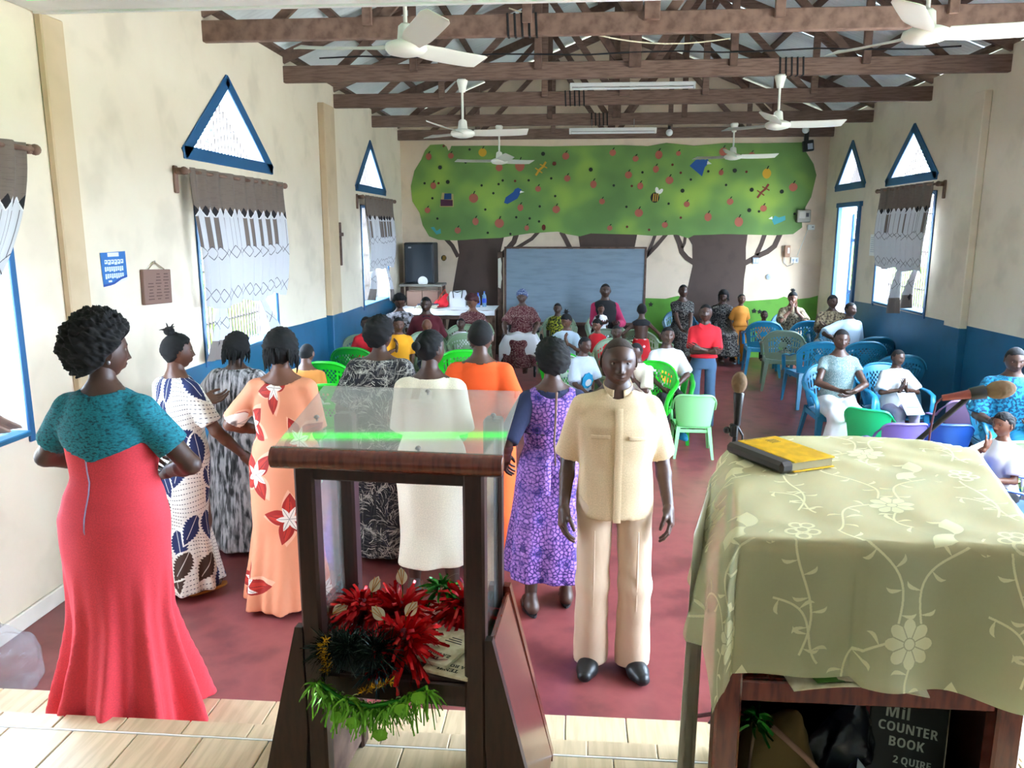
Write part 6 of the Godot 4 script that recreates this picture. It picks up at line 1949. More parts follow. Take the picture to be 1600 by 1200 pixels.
func poster_mat() -> Material:
	var im := Image.create(256, 192, false, Image.FORMAT_RGBA8)
	im.fill(Color(0.15, 0.40, 0.66))
	im.fill_rect(Rect2i(72, 8, 112, 22), Color(0.85, 0.88, 0.92))
	for r in 3:
		var n: int = [6, 9, 9][r]
		for c in n:
			var w: int = 196 / n
			im.fill_rect(Rect2i(32 + c * w + (2 if r else 6), 46 + r * 38, w - 5, 22 + (c * 5 + r * 3) % 8), Color(0.84, 0.88, 0.93))
			im.fill_rect(Rect2i(32 + c * w + 9, 52 + r * 38, maxi(3, w - 18), 8), Color(0.30, 0.48, 0.68))
	im.fill_rect(Rect2i(60, 158, 34, 10), Color(0.84, 0.88, 0.93))
	fill_poly(im, PackedVector2Array([V(0, 178), V(110, 170), V(190, 145), V(256, 135), V(256, 148), V(190, 158), V(110, 186), V(0, 192)]), Color(0.10, 0.26, 0.55))
	fill_poly(im, PackedVector2Array([V(60, 192), V(120, 180), V(190, 158), V(256, 148), V(256, 192)]), Color(0.84, 0.87, 0.92))
	var m := mat(Color.WHITE, 0.5, tex_of(im))
	m.uv1_scale = Vector3(1.0 / 0.29, -1.0 / 0.225, 1)
	m.uv1_offset = Vector3(0.5, 0.48, 0)
	return m
# ---------------------------------------------------------------- lectern with glass top
func strips(seed: int, n: int, c: Vector3, r: float, ln: float, wd: float, droop: float, curl := 0.3) -> Mb:
	var m := Mb.new()
	var rg := RandomNumberGenerator.new()
	rg.seed = seed
	for i in n:
		var d := Vector3(rg.randf_range(-1, 1), rg.randf_range(-0.5, 1), rg.randf_range(-1, 1)).normalized()
		var l := ln * rg.randf_range(0.6, 1.1)
		var s := d.cross(Vector3(rg.randf_range(-1, 1), rg.randf_range(-1, 1), rg.randf_range(-1, 1))).normalized()
		var up := s.cross(d)
		var o := c + d * r * rg.randf_range(0.3, 1.0)
		var base := m.v.size()
		for k in 4:
			var t := k / 3.0
			var q := o + d * l * t + up * l * curl * t * t * rg.randf_range(0.4, 1.2) - Vector3(0, droop * t * t, 0)
			var w := wd * (1.0 - 0.35 * t)
			m.p(q - s * w); m.p(q + s * w)
		for k in 3:
			var a := base + k * 2
			m.quad(a, a + 1, a + 3, a + 2)
	return m

func shiny(c: Color) -> StandardMaterial3D:
	var m := mat(c, 0.22, null, 0.0, 0.55)
	return m

func build_lectern() -> void:
	var L := thing("lectern", "reddish brown wooden lectern with a sloping glass top and flowers inside", "lectern", Vector3(-0.512, 0.342, -2.295), -0.06)
	var wood: Material = M.mahogany
	var dark: Material = M.mahogany_dark
	for s in [-1.0, 1.0]:
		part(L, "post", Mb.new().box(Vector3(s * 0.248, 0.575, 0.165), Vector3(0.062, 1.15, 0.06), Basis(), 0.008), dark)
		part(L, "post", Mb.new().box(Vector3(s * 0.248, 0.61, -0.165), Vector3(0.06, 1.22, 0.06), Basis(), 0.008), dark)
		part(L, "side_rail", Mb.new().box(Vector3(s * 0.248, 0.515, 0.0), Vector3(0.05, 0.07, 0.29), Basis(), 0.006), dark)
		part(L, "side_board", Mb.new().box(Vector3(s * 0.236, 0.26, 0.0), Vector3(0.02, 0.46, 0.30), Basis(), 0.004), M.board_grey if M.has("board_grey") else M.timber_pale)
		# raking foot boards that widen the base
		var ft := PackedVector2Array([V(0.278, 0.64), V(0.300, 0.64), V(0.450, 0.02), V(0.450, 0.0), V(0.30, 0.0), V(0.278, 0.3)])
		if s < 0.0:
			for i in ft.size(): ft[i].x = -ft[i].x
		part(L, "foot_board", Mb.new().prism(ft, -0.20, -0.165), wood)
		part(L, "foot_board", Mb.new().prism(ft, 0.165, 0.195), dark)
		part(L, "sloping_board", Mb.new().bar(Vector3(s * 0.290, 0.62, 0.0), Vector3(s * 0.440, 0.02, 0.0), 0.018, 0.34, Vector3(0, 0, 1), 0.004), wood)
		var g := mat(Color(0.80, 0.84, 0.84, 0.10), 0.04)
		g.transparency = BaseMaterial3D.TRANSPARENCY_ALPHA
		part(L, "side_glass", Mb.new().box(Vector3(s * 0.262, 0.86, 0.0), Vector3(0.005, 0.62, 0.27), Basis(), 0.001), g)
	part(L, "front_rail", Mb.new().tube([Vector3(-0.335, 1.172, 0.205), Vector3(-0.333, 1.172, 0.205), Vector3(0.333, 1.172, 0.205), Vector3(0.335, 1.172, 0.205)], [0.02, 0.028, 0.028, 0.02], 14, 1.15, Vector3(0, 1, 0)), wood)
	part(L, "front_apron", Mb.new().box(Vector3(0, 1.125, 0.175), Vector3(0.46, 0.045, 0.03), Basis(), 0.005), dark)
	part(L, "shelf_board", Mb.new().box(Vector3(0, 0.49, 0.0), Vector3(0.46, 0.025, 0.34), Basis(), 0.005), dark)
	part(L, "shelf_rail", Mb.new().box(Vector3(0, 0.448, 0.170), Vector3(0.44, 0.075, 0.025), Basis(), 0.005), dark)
	# glass top: front edge 1.198, back edge 1.298
	var glass := mat(Color(0.74, 0.78, 0.77, 0.26), 0.03)
	glass.transparency = BaseMaterial3D.TRANSPARENCY_ALPHA
	glass.metallic_specular = 0.75
	var gt := Transform3D(Basis(Vector3.RIGHT, 0.245), Vector3(0, 1.248, 0))
	part(L, "glass_top", Mb.new().box(gt * Vector3(0, 0, 0), Vector3(0.66, 0.008, 0.412), gt.basis, 0.002), glass)
	for q in [V(0.09, 0.185), V(-0.27, 0.02), V(0.27, -0.03), V(0.03, -0.185)]:
		var p := gt * Vector3(q.x, 0.004, q.y)
		part(L, "stud", Mb.new().lathe([Vector2(0, 0.006), Vector2(0.006, 0.005), Vector2(0.009, 0.0)], 12, Transform3D(gt.basis, p)).lathe([Vector2(0.004, -0.012), Vector2(0.004, 0.0)], 8, Transform3D(gt.basis, p)), M.metal)
	# tinsel and booklets on the shelf (shelf top 0.845 above the hall floor)
	var red := shiny(Color(0.75, 0.02, 0.06))
	var lime := shiny(Color(0.42, 0.68, 0.18))
	var leafy := shiny(Color(0.16, 0.45, 0.10))
	var deep := shiny(Color(0.06, 0.13, 0.10))
	var teal := shiny(Color(0.02, 0.25, 0.30))
	var gold := shiny(Color(0.85, 0.62, 0.06))
	var mesh_leaf := mat(Color(0.86, 0.82, 0.68), 0.6)
	var k := 0
	for q in [[Vector3(-0.685, 0.845, -2.36), 0.075, 0.085, "red tinsel flower at the left end of the lectern shelf"], [Vector3(-0.555, 0.845, -2.345), 0.10, 0.095, "large red tinsel flower in the middle of the lectern shelf"], [Vector3(-0.50, 0.845, -2.17), 0.088, 0.08, "red tinsel flower nearest the camera, touching the booklets"], [Vector3(-0.345, 0.845, -2.42), 0.085, 0.07, "red tinsel flower at the right end behind the booklets"]]:
		var t := thing("tinsel_flower", q[3], "tinsel flower", q[0], 0.0, "red tinsel flowers")
		var st := part(t, "petals", strips(20 + k, 330, Vector3(0, 0.07, 0), 0.045, q[1] * 1.05, 0.0075, 0.03), red)
		st.set_meta("kind", "stuff")
		part(t, "core", Mb.new().ball(Vector3(0, 0.06, 0), Vector3(0.03, 0.06, 0.03), 8), M.maroon)
		k += 1
	var dg := thing("tinsel_garland", "dark green needle tinsel garland heaped at the left of the lectern shelf", "garland", Vector3(-0.63, 0.845, -2.13))
	var nd := Mb.new()
	for i in 7:
		var a := TAU * i / 7.0
		nd.add(strips(40 + i, 260, Vector3(cos(a) * 0.09, 0.065 + 0.03 * sin(a), sin(a) * 0.055), 0.03, 0.065, 0.0017, 0.01))
	(part(dg, "needles", nd, deep)).set_meta("kind", "stuff")
	(part(dg, "blue_needles", strips(61, 160, Vector3(0.06, 0.02, 0.03), 0.03, 0.06, 0.0016, 0.02), teal)).set_meta("kind", "stuff")
	var gl := Mb.new()
	for i in 8: gl.add(strips(70 + i, 22, Vector3(-0.085 + 0.008 * sin(i), 0.03 + 0.014 * i, 0.065), 0.006, 0.016, 0.0012, 0.0))
	for i in 7: gl.add(strips(90 + i, 18, Vector3(0.03 + 0.013 * i, -0.02 + 0.006 * i, 0.085), 0.006, 0.016, 0.0012, 0.0))
	(part(dg, "gold_twist", gl, gold)).set_meta("kind", "stuff")
	part(dg, "core", Mb.new().ball(Vector3(0, 0.045, 0), Vector3(0.09, 0.045, 0.055), 8), M.black_soft)
	var lf := thing("tinsel_fringe", "light green tinsel fringe hanging over the front edge of the lectern shelf", "garland", Vector3(-0.58, 0.845, -2.065))
	var fr := Mb.new()
	var rg := RandomNumberGenerator.new()
	rg.seed = 12
	for i in 15:
		var x := -0.16 + i * 0.0235
		fr.add(strips(120 + i, 36, Vector3(x, -0.012 - 0.055 * sin(PI * clampf((x + 0.16) / 0.33, 0, 1)) + rg.randf_range(-0.01, 0.01), 0.02), 0.012, 0.052, 0.004, 0.05))
	(part(lf, "strips", fr, lime)).set_meta("kind", "stuff")
	for q in [V(-0.09, -0.085), V(-0.045, -0.10), V(0.035, -0.135), V(0.10, -0.05), V(0.15, -0.01)]:
		part(lf, "foil_leaf", Mb.new().prism(blob(q, 0.024, 0.021, 0.3, 12, 0.12), 0.05, 0.0525), lime)
	part(lf, "cord", Mb.new().tube([Vector3(-0.16, 0.0, 0.01), Vector3(-0.08, -0.05, 0.02), Vector3(0.0, -0.065, 0.02), Vector3(0.1, -0.04, 0.02), Vector3(0.17, 0.0, 0.01)], 0.008, 6), leafy)
	var sp := thing("tinsel_sprig", "upright bright green tinsel sprig between the red tinsel flowers", "garland", Vector3(-0.435, 0.845, -2.44))
	(part(sp, "strips", strips(150, 90, Vector3(0, 0.12, 0), 0.03, 0.07, 0.005, 0.03), leafy)).set_meta("kind", "stuff")
	part(sp, "stem", Mb.new().tube([Vector3(0, 0, 0), Vector3(0.01, 0.12, 0)], 0.006, 6), leafy)
	# pale gauze leaves, among the tinsel
	k = 0
	for q in [[Vector3(-0.765, 0.935, -2.30), 0.5, "pale gauze leaf at the far left of the red tinsel"], [Vector3(-0.65, 0.985, -2.36), 1.2, "pale gauze leaf standing behind the left red tinsel flower"], [Vector3(-0.55, 1.01, -2.37), 1.7, "topmost pale gauze leaf above the large red tinsel flower"], [Vector3(-0.57, 0.975, -2.20), 2.4, "pale gauze leaf in front of the large red tinsel flower, lying left"], [Vector3(-0.505, 0.985, -2.21), 0.9, "pale gauze leaf in front of the large red tinsel flower, pointing up right"]]:
		var t := thing("gauze_leaf", q[2], "decoration", q[0], 0.0, "pale gauze leaves")
		var b := Basis(Vector3.RIGHT, -0.35)
		var out := leaf(V(0, 0), 0.056, 0.019, q[1])
		part(t, "gauze", Mb.new().prism(out, -0.0008, 0.0008, Transform3D(b, Vector3.ZERO)), mesh_leaf)
		for i in 3: part(t, "vein", Mb.new().tube([b * Vector3(0, 0, 0.001), b * Vector3(cos(q[1] + (i - 1) * 0.22) * 0.05, sin(q[1] + (i - 1) * 0.22) * 0.05, 0.002)], 0.0012, 4), M.tan_cloth)
		part(t, "stem", Mb.new().tube([Vector3(0, 0, 0), Vector3(0.0, -0.08, -0.005)], 0.0018, 4), leafy)
		k += 1
	# booklets, their titles turned away from the camera
	var ink := mat(Color(0.12, 0.11, 0.12), 0.8)
	for q in [[Vector3(-0.338, 0.846, -2.205), -0.30, "cream song booklet lying lowest on the lectern shelf, its title facing away"], [Vector3(-0.392, 0.862, -2.245), -0.42, "cream song booklet lying across the other one beside the red tinsel"]]:
		var b := thing("booklet", q[2], "booklet", q[0], q[1], "song booklets on the lectern shelf")
		part(b, "pages", Mb.new().box(Vector3(0, 0.007, 0), Vector3(0.148, 0.012, 0.206), Basis(), 0.002), M.paper)
		part(b, "cover", Mb.new().box(Vector3(0, 0.0138, 0), Vector3(0.150, 0.0016, 0.21), Basis(), 0.0006), M.paper)
		var fl := Basis(Vector3.UP, PI) * Basis(Vector3.RIGHT, -PI / 2)
		text3(b, "lettering", "TENZI", 0.022, Transform3D(fl, b_at(0.0, 0.0148, 0.083)), ink, "Droid Serif")
		text3(b, "lettering", "ZA ROHONI", 0.020, Transform3D(fl, b_at(0.0, 0.0148, 0.058)), ink, "Droid Serif")
		for i in 3: part(b, "print_line", Mb.new().box(Vector3(0.02, 0.0149, -0.02 - i * 0.012), Vector3(0.06 - i * 0.012, 0.0006, 0.004)), ink)

func b_at(x: float, y: float, z: float) -> Vector3:
	return Vector3(x, y, z)

# ---------------------------------------------------------------- stand under a lace cloth
func lace_tex() -> ImageTexture:
	var s := 2048
	var im := Image.create(s, s, false, Image.FORMAT_RGBA8)
	im.fill(Color(0.88, 0.88, 0.70, 0.40))
	var c := Color(0.90, 0.89, 0.72, 0.80)
	var d := Color(0.82, 0.81, 0.64, 0.52)
	var flower := func(at: Vector2, r: float, a0: float) -> void:
		for k in 8: fill_poly(im, blob(at + Vector2(cos(a0 + TAU * k / 8), sin(a0 + TAU * k / 8)) * r * 0.62, r * 0.40, r * 0.27, a0 + TAU * k / 8, 14), c)
		for k in 8: stroke(im, [at, at + Vector2(cos(a0 + TAU * (k + 0.5) / 8), sin(a0 + TAU * (k + 0.5) / 8)) * r * 0.9], 3.0, d)
		fill_poly(im, blob(at, r * 0.27, r * 0.27), d)
		fill_poly(im, blob(at, r * 0.22, r * 0.22), c)
	# hook-shaped leaf
	var hook := func(at: Vector2, r: float, a: float, side: float) -> void:
		var o := PackedVector2Array()
		for i in 11:
			var t := i / 10.0
			o.append(at + Vector2(t * r * 1.5, side * r * 0.9 * sin(t * 2.4)).rotated(a))
		for i in 11:
			var t := 1.0 - i / 10.0
			o.append(at + Vector2(t * r * 1.5, side * (r * 0.9 * sin(t * 2.4) - r * 0.42 * sin(t * PI))).rotated(a))
		fill_poly(im, o, c)
	var vine := func(a: Vector2, b: Vector2, bend: float, n: int) -> void:
		var pts := []
		for i in 17:
			var t := i / 16.0
			pts.append(a.lerp(b, t) + (b - a).orthogonal().normalized() * bend * sin(t * TAU * 0.75))
		stroke(im, pts, 6.0, c)
		for i in n:
			var j := int((i + 0.5) / n * 15)
			var an: float = (pts[j + 1] - pts[j]).angle()
			hook.call(pts[j], 26.0, an + (0.9 if i % 2 else -0.9), 1.0 if i % 2 else -1.0)
	# pattern repeats every 560 across; rows of bouquets and hanging vines
	for col in 4:
		var x := 230.0 + col * 520.0
		for row in 4:
			var y := 160.0 + row * 520.0
			flower.call(Vector2(x, y), 62.0, 0.2 * row)
			vine.call(Vector2(x - 30, y + 50), Vector2(x - 130, y + 330), 40.0, 5)
			vine.call(Vector2(x + 30, y + 50), Vector2(x + 150, y + 320), -40.0, 5)
			vine.call(Vector2(x, y - 60), Vector2(x + 70, y - 230), 34.0, 4)
			# drooping cluster between the columns
			var q := Vector2(x + 262, y + 250)
			vine.call(Vector2(x + 262, y - 60), q, 24.0, 6)
			for e in [V(0, 20), V(-26, 48), V(26, 48), V(0, 62), V(-14, 90), V(14, 92)]:
				fill_poly(im, blob(q + e, 21, 21), c)
				fill_poly(im, blob(q + e, 13, 13), d)
			vine.call(Vector2(x - 60, y), Vector2(x - 190, y - 190), 30.0, 4)
			vine.call(Vector2(x + 190, y + 90), Vector2(x + 330, y - 60), -30.0, 4)
			for k in 5: fill_poly(im, leaf(Vector2(x + 120, y - 200), 105, 30, k * 1.25 + 0.3), c if k % 2 else d)
			for k in 3: hook.call(Vector2(x - 140 + k * 130, y + 400), 34.0, k * 1.4, 1.0)
	return tex_of(im)

func build_pulpit() -> void:
	var top_y := 1.455
	var P := thing("stand", "dark wooden stand with open shelves under a cream lace cloth", "stand", Vector3.ZERO)
	# top board: straight front, slanting sides and a bowed far edge
	var poly := PackedVector2Array([V(0.385, 1.745), V(1.045, 1.745), V(1.17, 2.15), V(1.29, 2.56), V(1.16, 2.66), V(0.96, 2.69), V(0.72, 2.67), V(0.56, 2.60), V(0.47, 2.25)])
	var flat := Transform3D(Basis(Vector3(1, 0, 0), Vector3(0, 0, -1), Vector3(0, 1, 0)), Vector3.ZERO)
	var tan_w := mat(Color(0.84, 0.63, 0.42), 0.6, M.timber.albedo_texture, 1.5)
	part(P, "top_board", Mb.new().prism(poly, top_y - 0.03, top_y, flat), tan_w)
	for q in [V(0.37, -1.77), V(1.02, -1.77)]:
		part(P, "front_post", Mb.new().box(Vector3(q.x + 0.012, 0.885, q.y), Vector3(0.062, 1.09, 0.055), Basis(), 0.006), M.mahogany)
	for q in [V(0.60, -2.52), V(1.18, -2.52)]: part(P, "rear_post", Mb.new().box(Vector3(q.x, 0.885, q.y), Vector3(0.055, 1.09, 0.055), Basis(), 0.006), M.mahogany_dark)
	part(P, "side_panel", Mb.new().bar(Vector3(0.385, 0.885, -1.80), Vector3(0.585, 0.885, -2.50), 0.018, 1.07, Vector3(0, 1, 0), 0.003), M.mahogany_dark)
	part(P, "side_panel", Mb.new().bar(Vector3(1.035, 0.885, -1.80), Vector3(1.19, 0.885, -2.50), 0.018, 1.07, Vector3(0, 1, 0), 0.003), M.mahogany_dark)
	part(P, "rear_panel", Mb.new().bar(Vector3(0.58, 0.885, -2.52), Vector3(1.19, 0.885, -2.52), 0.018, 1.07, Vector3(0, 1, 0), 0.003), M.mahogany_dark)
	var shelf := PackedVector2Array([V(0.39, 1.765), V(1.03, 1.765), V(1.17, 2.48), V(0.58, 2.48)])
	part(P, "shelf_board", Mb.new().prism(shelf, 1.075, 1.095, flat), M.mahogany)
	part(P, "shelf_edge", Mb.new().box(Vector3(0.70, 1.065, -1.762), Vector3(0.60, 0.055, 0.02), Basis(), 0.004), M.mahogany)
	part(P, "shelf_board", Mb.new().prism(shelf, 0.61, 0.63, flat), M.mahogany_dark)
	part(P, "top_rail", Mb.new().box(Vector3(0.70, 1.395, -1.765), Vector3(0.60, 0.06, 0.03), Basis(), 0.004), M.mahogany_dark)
	# the cloth: lies on the board and falls over its edges
	var cl := thing("lace_cloth", "cream lace cloth with flower pattern draped over the wooden stand", "tablecloth", Vector3.ZERO)
	var lace := mat(Color.WHITE, 0.9, lace_tex())
	lace.transparency = BaseMaterial3D.TRANSPARENCY_ALPHA
	lace.backlight_enabled = true
	lace.backlight = Color(0.25, 0.25, 0.2)
	var drape := func(x: float, z: float) -> Vector3:
		var q := Vector2(x, -z)
		var best := 1e9; var at := q; var nrm := Vector2.ZERO; var al := 0.0
		var inside := Geometry2D.is_point_in_polygon(q, poly)
		for i in poly.size():
			var a := poly[i]; var b := poly[(i + 1) % poly.size()]
			var c := Geometry2D.get_closest_point_to_segment(q, a, b)
			var dd := c.distance_to(q)
			if dd < best:
				best = dd; at = c
				nrm = (q - c).normalized() if dd > 1e-5 else Vector2.ZERO
				al = c.x * 1.3 + c.y
		if inside: return Vector3(x, top_y + 0.005 + 0.0025 * sin(x * 31.0 + 3.0 * sin(z * 9.0)) * sin(z * 14.0), z)
		var out := 0.012 * smoothstep(0.0, 0.03, best) + (0.045 * best + 0.14 * best * (0.5 + 0.5 * sin(al * 17.0)))
		if al < 2.6 and at.y < 1.75: out = 0.014 + 0.02 * best * (1.0 + sin(al * 21.0))
		if nrm.x < -0.4: out += 0.05 * smoothstep(0.0, 0.10, best)
		var p := at + nrm * out
		return Vector3(p.x, top_y + 0.005 - maxf(0.0, best - 0.012), -p.y)
	var x0 := 0.385; var x1 := 1.045
	var cf := func(a: float, t: float) -> Vector3:
		var hang: float = lerpf(0.315, 0.40, a) + 0.012 * sin(a * 9.0)
		var z := lerpf(-1.745 + hang, -2.80, t)
		var w := clampf((-z - 1.745) / 0.9, 0.0, 1.0)
		return drape.call(lerpf(x0 - 0.30 + 0.16 * w, x1 + 0.30 + 0.22 * w, a), z)
	var m := Mb.new().sheet(100, 84, cf, 0.0016)
	for i in m.uv.size():
		m.uv[i] = Vector2(m.uv[i].x * 0.68, m.uv[i].y * 0.74 + 0.02)
	part(cl, "cloth", m, lace)
	var dp := thing("sheer_drape", "long sheer pale strip hanging down the left side of the stand", "drape", Vector3.ZERO)
	var df := func(a: float, t: float) -> Vector3:
		var z := -1.80 - 0.42 * a
		return Vector3(lerpf(0.305, 0.415, a) - 0.025 * t * (1.0 - 0.4 * a) - 0.014 + 0.014 * sin(a * 13.0) * t, lerpf(1.44, 0.36, t), z)
	var sheer := mat(Color(0.96, 0.95, 0.90, 0.90), 0.9, M.wall.albedo_texture)
	sheer.backlight_enabled = true
	sheer.backlight = Color(0.6, 0.6, 0.55)
	sheer.transparency = BaseMaterial3D.TRANSPARENCY_ALPHA
	part(dp, "cloth", Mb.new().sheet(26, 16, df, 0.0015), sheer)
	# yellow book on the cloth
	var yb := thing("book", "yellow covered counter book with dark cloth spine lying on the lace cloth", "book", Vector3(0.618, 1.464, -2.37), 0.47)
	var yel := mat(Color(0.92, 0.72, 0.06), 0.3, noise_tex(FastNoiseLite.TYPE_SIMPLEX_SMOOTH, 0.02, [Color(0.90, 0.88, 0.85), Color(1, 1, 1)], [0.3, 0.7], 131, 256), 3.0)
	part(yb, "pages", Mb.new().box(Vector3(0.026, 0.016, 0), Vector3(0.156, 0.026, 0.245), Basis(), 0.002), mat(Color(0.62, 0.57, 0.42), 0.85))
	var cv := part(yb, "cover", Mb.new().box(Vector3(0.032, 0.0305, 0), Vector3(0.150, 0.004, 0.256), Basis(), 0.001).box(Vector3(0.032, 0.002, 0), Vector3(0.150, 0.004, 0.256), Basis(), 0.001), yel)
	part(yb, "spine", Mb.new().box(Vector3(-0.066, 0.0165, 0), Vector3(0.050, 0.034, 0.256), Basis(), 0.010), mat(Color(0.20, 0.17, 0.15), 0.6))
	var ink := mat(Color(0.25, 0.20, 0.08), 0.8)
	for i in 4: part(cv, "print_line", Mb.new().box(Vector3(0.055, 0.033, -0.095 + i * 0.010), Vector3(0.035, 0.0006, 0.003)), ink)
	part(cv, "print_line", Mb.new().box(Vector3(0.02, 0.033, -0.118), Vector3(0.09, 0.0006, 0.002)), ink)
	# loose papers on the upper shelf
	var says := ["fringed white paper edge showing under the lace hem, at the left", "cream folded paper lying open on the upper shelf", "green paper cover between the sheets on the upper shelf"]
	for i in 3:
		var t := thing("paper", says[i], "paper", Vector3([0.63, 0.72, 0.66][i], 1.0965 + i * 0.006, [-1.815, -1.82, -1.84][i]), [0.1, -0.14, 0.3][i], "papers on the upper shelf")
		var pf := func(a: float, b: float) -> Vector3:
			return Vector3((a - 0.5) * 0.24, 0.004 + 0.010 * sin(a * 3.0 + i) * b, (b - 0.5) * 0.20)
		part(t, "sheet", Mb.new().sheet(10, 8, pf, 0.003), [M.paper, M.paper, mat(Color(0.25, 0.45, 0.12), 0.7)][i])
	# things on the lower shelf (top at 0.631)
	var cb := thing("counter_book", "black counter book with white lettering, leaning on the lower shelf", "book", Vector3(0.895, 0.631, -1.96), -0.10)
	var bt := Basis(Vector3.BACK, -0.14) * Basis(Vector3.RIGHT, -0.36)
	part(cb, "cover", Mb.new().box(bt * Vector3(0, 0.15, 0), Vector3(0.205, 0.30, 0.024), bt, 0.004), mat(Color(0.045, 0.07, 0.06), 0.5))
	part(cb, "red_spine", Mb.new().box(bt * Vector3(-0.112, 0.15, 0), Vector3(0.022, 0.302, 0.027), bt, 0.006), mat(Color(0.42, 0.07, 0.07), 0.6))
	part(cb, "pages", Mb.new().box(bt * Vector3(0.003, 0.15, 0), Vector3(0.206, 0.294, 0.016), bt, 0.002), M.paper)
	var wi := mat(Color(0.72, 0.75, 0.70), 0.7)
	text3(cb, "lettering", "Mil", 0.045, Transform3D(bt, bt * Vector3(-0.03, 0.228, 0.0125)), wi)
	text3(cb, "lettering", "COUNTER", 0.034, Transform3D(bt, bt * Vector3(0.0, 0.188, 0.0125)), wi)
	text3(cb, "lettering", "BOOK", 0.034, Transform3D(bt, bt * Vector3(0.0, 0.150, 0.0125)), wi)
	text3(cb, "lettering", "2 QUIRE", 0.026, Transform3D(bt, bt * Vector3(0.02, 0.105, 0.0125)), wi)
	var bagf := Field.new(Vector3(-0.12, 0, -0.12), Vector3(0.12, 0.2, 0.12), 0.01)
	bagf.cone(Vector3(-0.03, 0.05, 0), Vector3(0.04, 0.09, 0), 0.07, 0.06, 0.03)
	bagf.cone(Vector3(0.03, 0.1, 0.02), Vector3(0.05, 0.17, 0), 0.04, 0.02, 0.03)
	bagf.wrinkle(5, 0.007, Vector3(70, 60, 66))
	bagf.cut(Vector3(0, -1, 0), 0.0)
	var bm := Mb.new(); bagf.to(bm)
	bm = Mb.new().add(bm, Transform3D(Basis().scaled(Vector3(1.1, 1.5, 1.1)), Vector3.ZERO))
	var g1 := thing("bag", "crumpled dark blue plastic bag on the lower shelf beside the counter book", "bag", Vector3(0.72, 0.631, -2.0))
	part(g1, "film", bm, mat(Color(0.08, 0.11, 0.16), 0.25))
	part(g1, "torn_edge", Mb.new().prism(leaf(V(0, 0), 0.09, 0.014, 1.9), 0.0, 0.002, Transform3D(Basis(), Vector3(0.075, 0.06, 0.075))), M.grey_cloth)
	var g2 := thing("cloth_heap", "olive coloured folded cloth on the lower shelf, at the left", "cloth", Vector3(0.545, 0.631, -1.93))
	var gf := Field.new(Vector3(-0.13, 0, -0.1), Vector3(0.13, 0.2, 0.1), 0.01)
	gf.cone(Vector3(-0.05, 0.05, 0), Vector3(0.05, 0.07, 0), 0.07, 0.06, 0.03)
	gf.cone(Vector3(-0.02, 0.11, 0), Vector3(0.03, 0.15, 0.0), 0.05, 0.04, 0.03)
	gf.wrinkle(9, 0.006, Vector3(40, 60, 40))
	gf.cut(Vector3(0, -1, 0), 0.0)
	var gm := Mb.new(); gf.to(gm)
	gm = Mb.new().add(gm, Transform3D(Basis().scaled(Vector3(1.1, 1.45, 1.1)), Vector3.ZERO))
	part(g2, "fold", gm, mat(Color(0.34, 0.28, 0.14), 0.9))
	part(g2, "edge_strip", Mb.new().tube([Vector3(-0.02, 0.26, 0.055), Vector3(0.06, 0.20, 0.09), Vector3(0.12, 0.13, 0.08)], 0.008, 6, 0.4), M.timber_pale)
	var g3 := thing("foil_sprig", "small green foil sprig at the left end of the lower shelf", "decoration", Vector3(0.455, 0.631, -1.85))
	(part(g3, "strips", strips(200, 40, Vector3(0.02, 0.29, 0), 0.02, 0.045, 0.007, 0.02), shiny(Color(0.06, 0.40, 0.06)))).set_meta("kind", "stuff")
	part(g3, "stem", Mb.new().tube([Vector3(0, 0, 0), Vector3(0.02, 0.28, 0)], 0.004, 5), M.lime_stem if M.has("lime_stem") else M.timber_dark)
	var g4 := thing("cushion", "pale green cushion in front of the counter book on the lower shelf", "cushion", Vector3(0.70, 0.631, -1.86))
	part(g4, "pad", Mb.new().ball(Vector3(0, 0.07, 0), Vector3(0.11, 0.07, 0.06), 10), mat(Color(0.55, 0.62, 0.30), 0.9))
	part(g4, "piping", Mb.new().tube([Vector3(-0.11, 0.045, 0), Vector3(-0.05, 0.045, 0.053), Vector3(0.05, 0.045, 0.053), Vector3(0.11, 0.045, 0)], 0.004, 6), M.mustard)
	# microphones
	var foam := bump(mat(Color(0.45, 0.36, 0.27), 0.95), 0.2, 0.5)
	var m1 := thing("microphone_stand", "upright microphone stand with a brown windscreen, left of the yellow book", "microphone stand", Vector3(0.612, 0.0, -2.98))
	part(m1, "pole", Mb.new().tube([Vector3(0, 0.19, 0), Vector3(0.0, 1.2, 0), Vector3(0.01, 1.43, 0)], 0.010, 8), M.black)
	part(m1, "clamp", Mb.new().box(Vector3(0.0, 1.40, 0), Vector3(0.03, 0.05, 0.03), Basis(), 0.006).ball(Vector3(-0.025, 1.40, 0), Vector3(0.014, 0.014, 0.014), 6), M.black)
	part(m1, "microphone", Mb.new().lathe([Vector2(0, 1.42), Vector2(0.012, 1.42), Vector2(0.017, 1.50), Vector2(0.020, 1.545), Vector2(0, 1.55)], 14, Transform3D(Basis(), Vector3(0.012, 0, 0))), M.black)
	part(m1, "windscreen", Mb.new().ball(Vector3(0.012, 1.585, 0), Vector3(0.029, 0.042, 0.029), 12), foam)
	part(m1, "cable", Mb.new().tube([Vector3(0.012, 1.42, 0.0), Vector3(0.035, 1.38, 0.0), Vector3(0.04, 1.2, 0.0), Vector3(0.02, 0.9, 0.0), Vector3(0.03, 0.3, 0.0)], 0.004, 6), M.black)
	var m2 := thing("microphone_stand", "slanting boom microphone stand behind the right end of the lace cloth", "microphone stand", Vector3(1.04, 0.0, -2.95))
	part(m2, "pole", Mb.new().tube([Vector3(0, 0.19, 0), Vector3(0.0, 1.12, 0)], 0.011, 8), M.black)
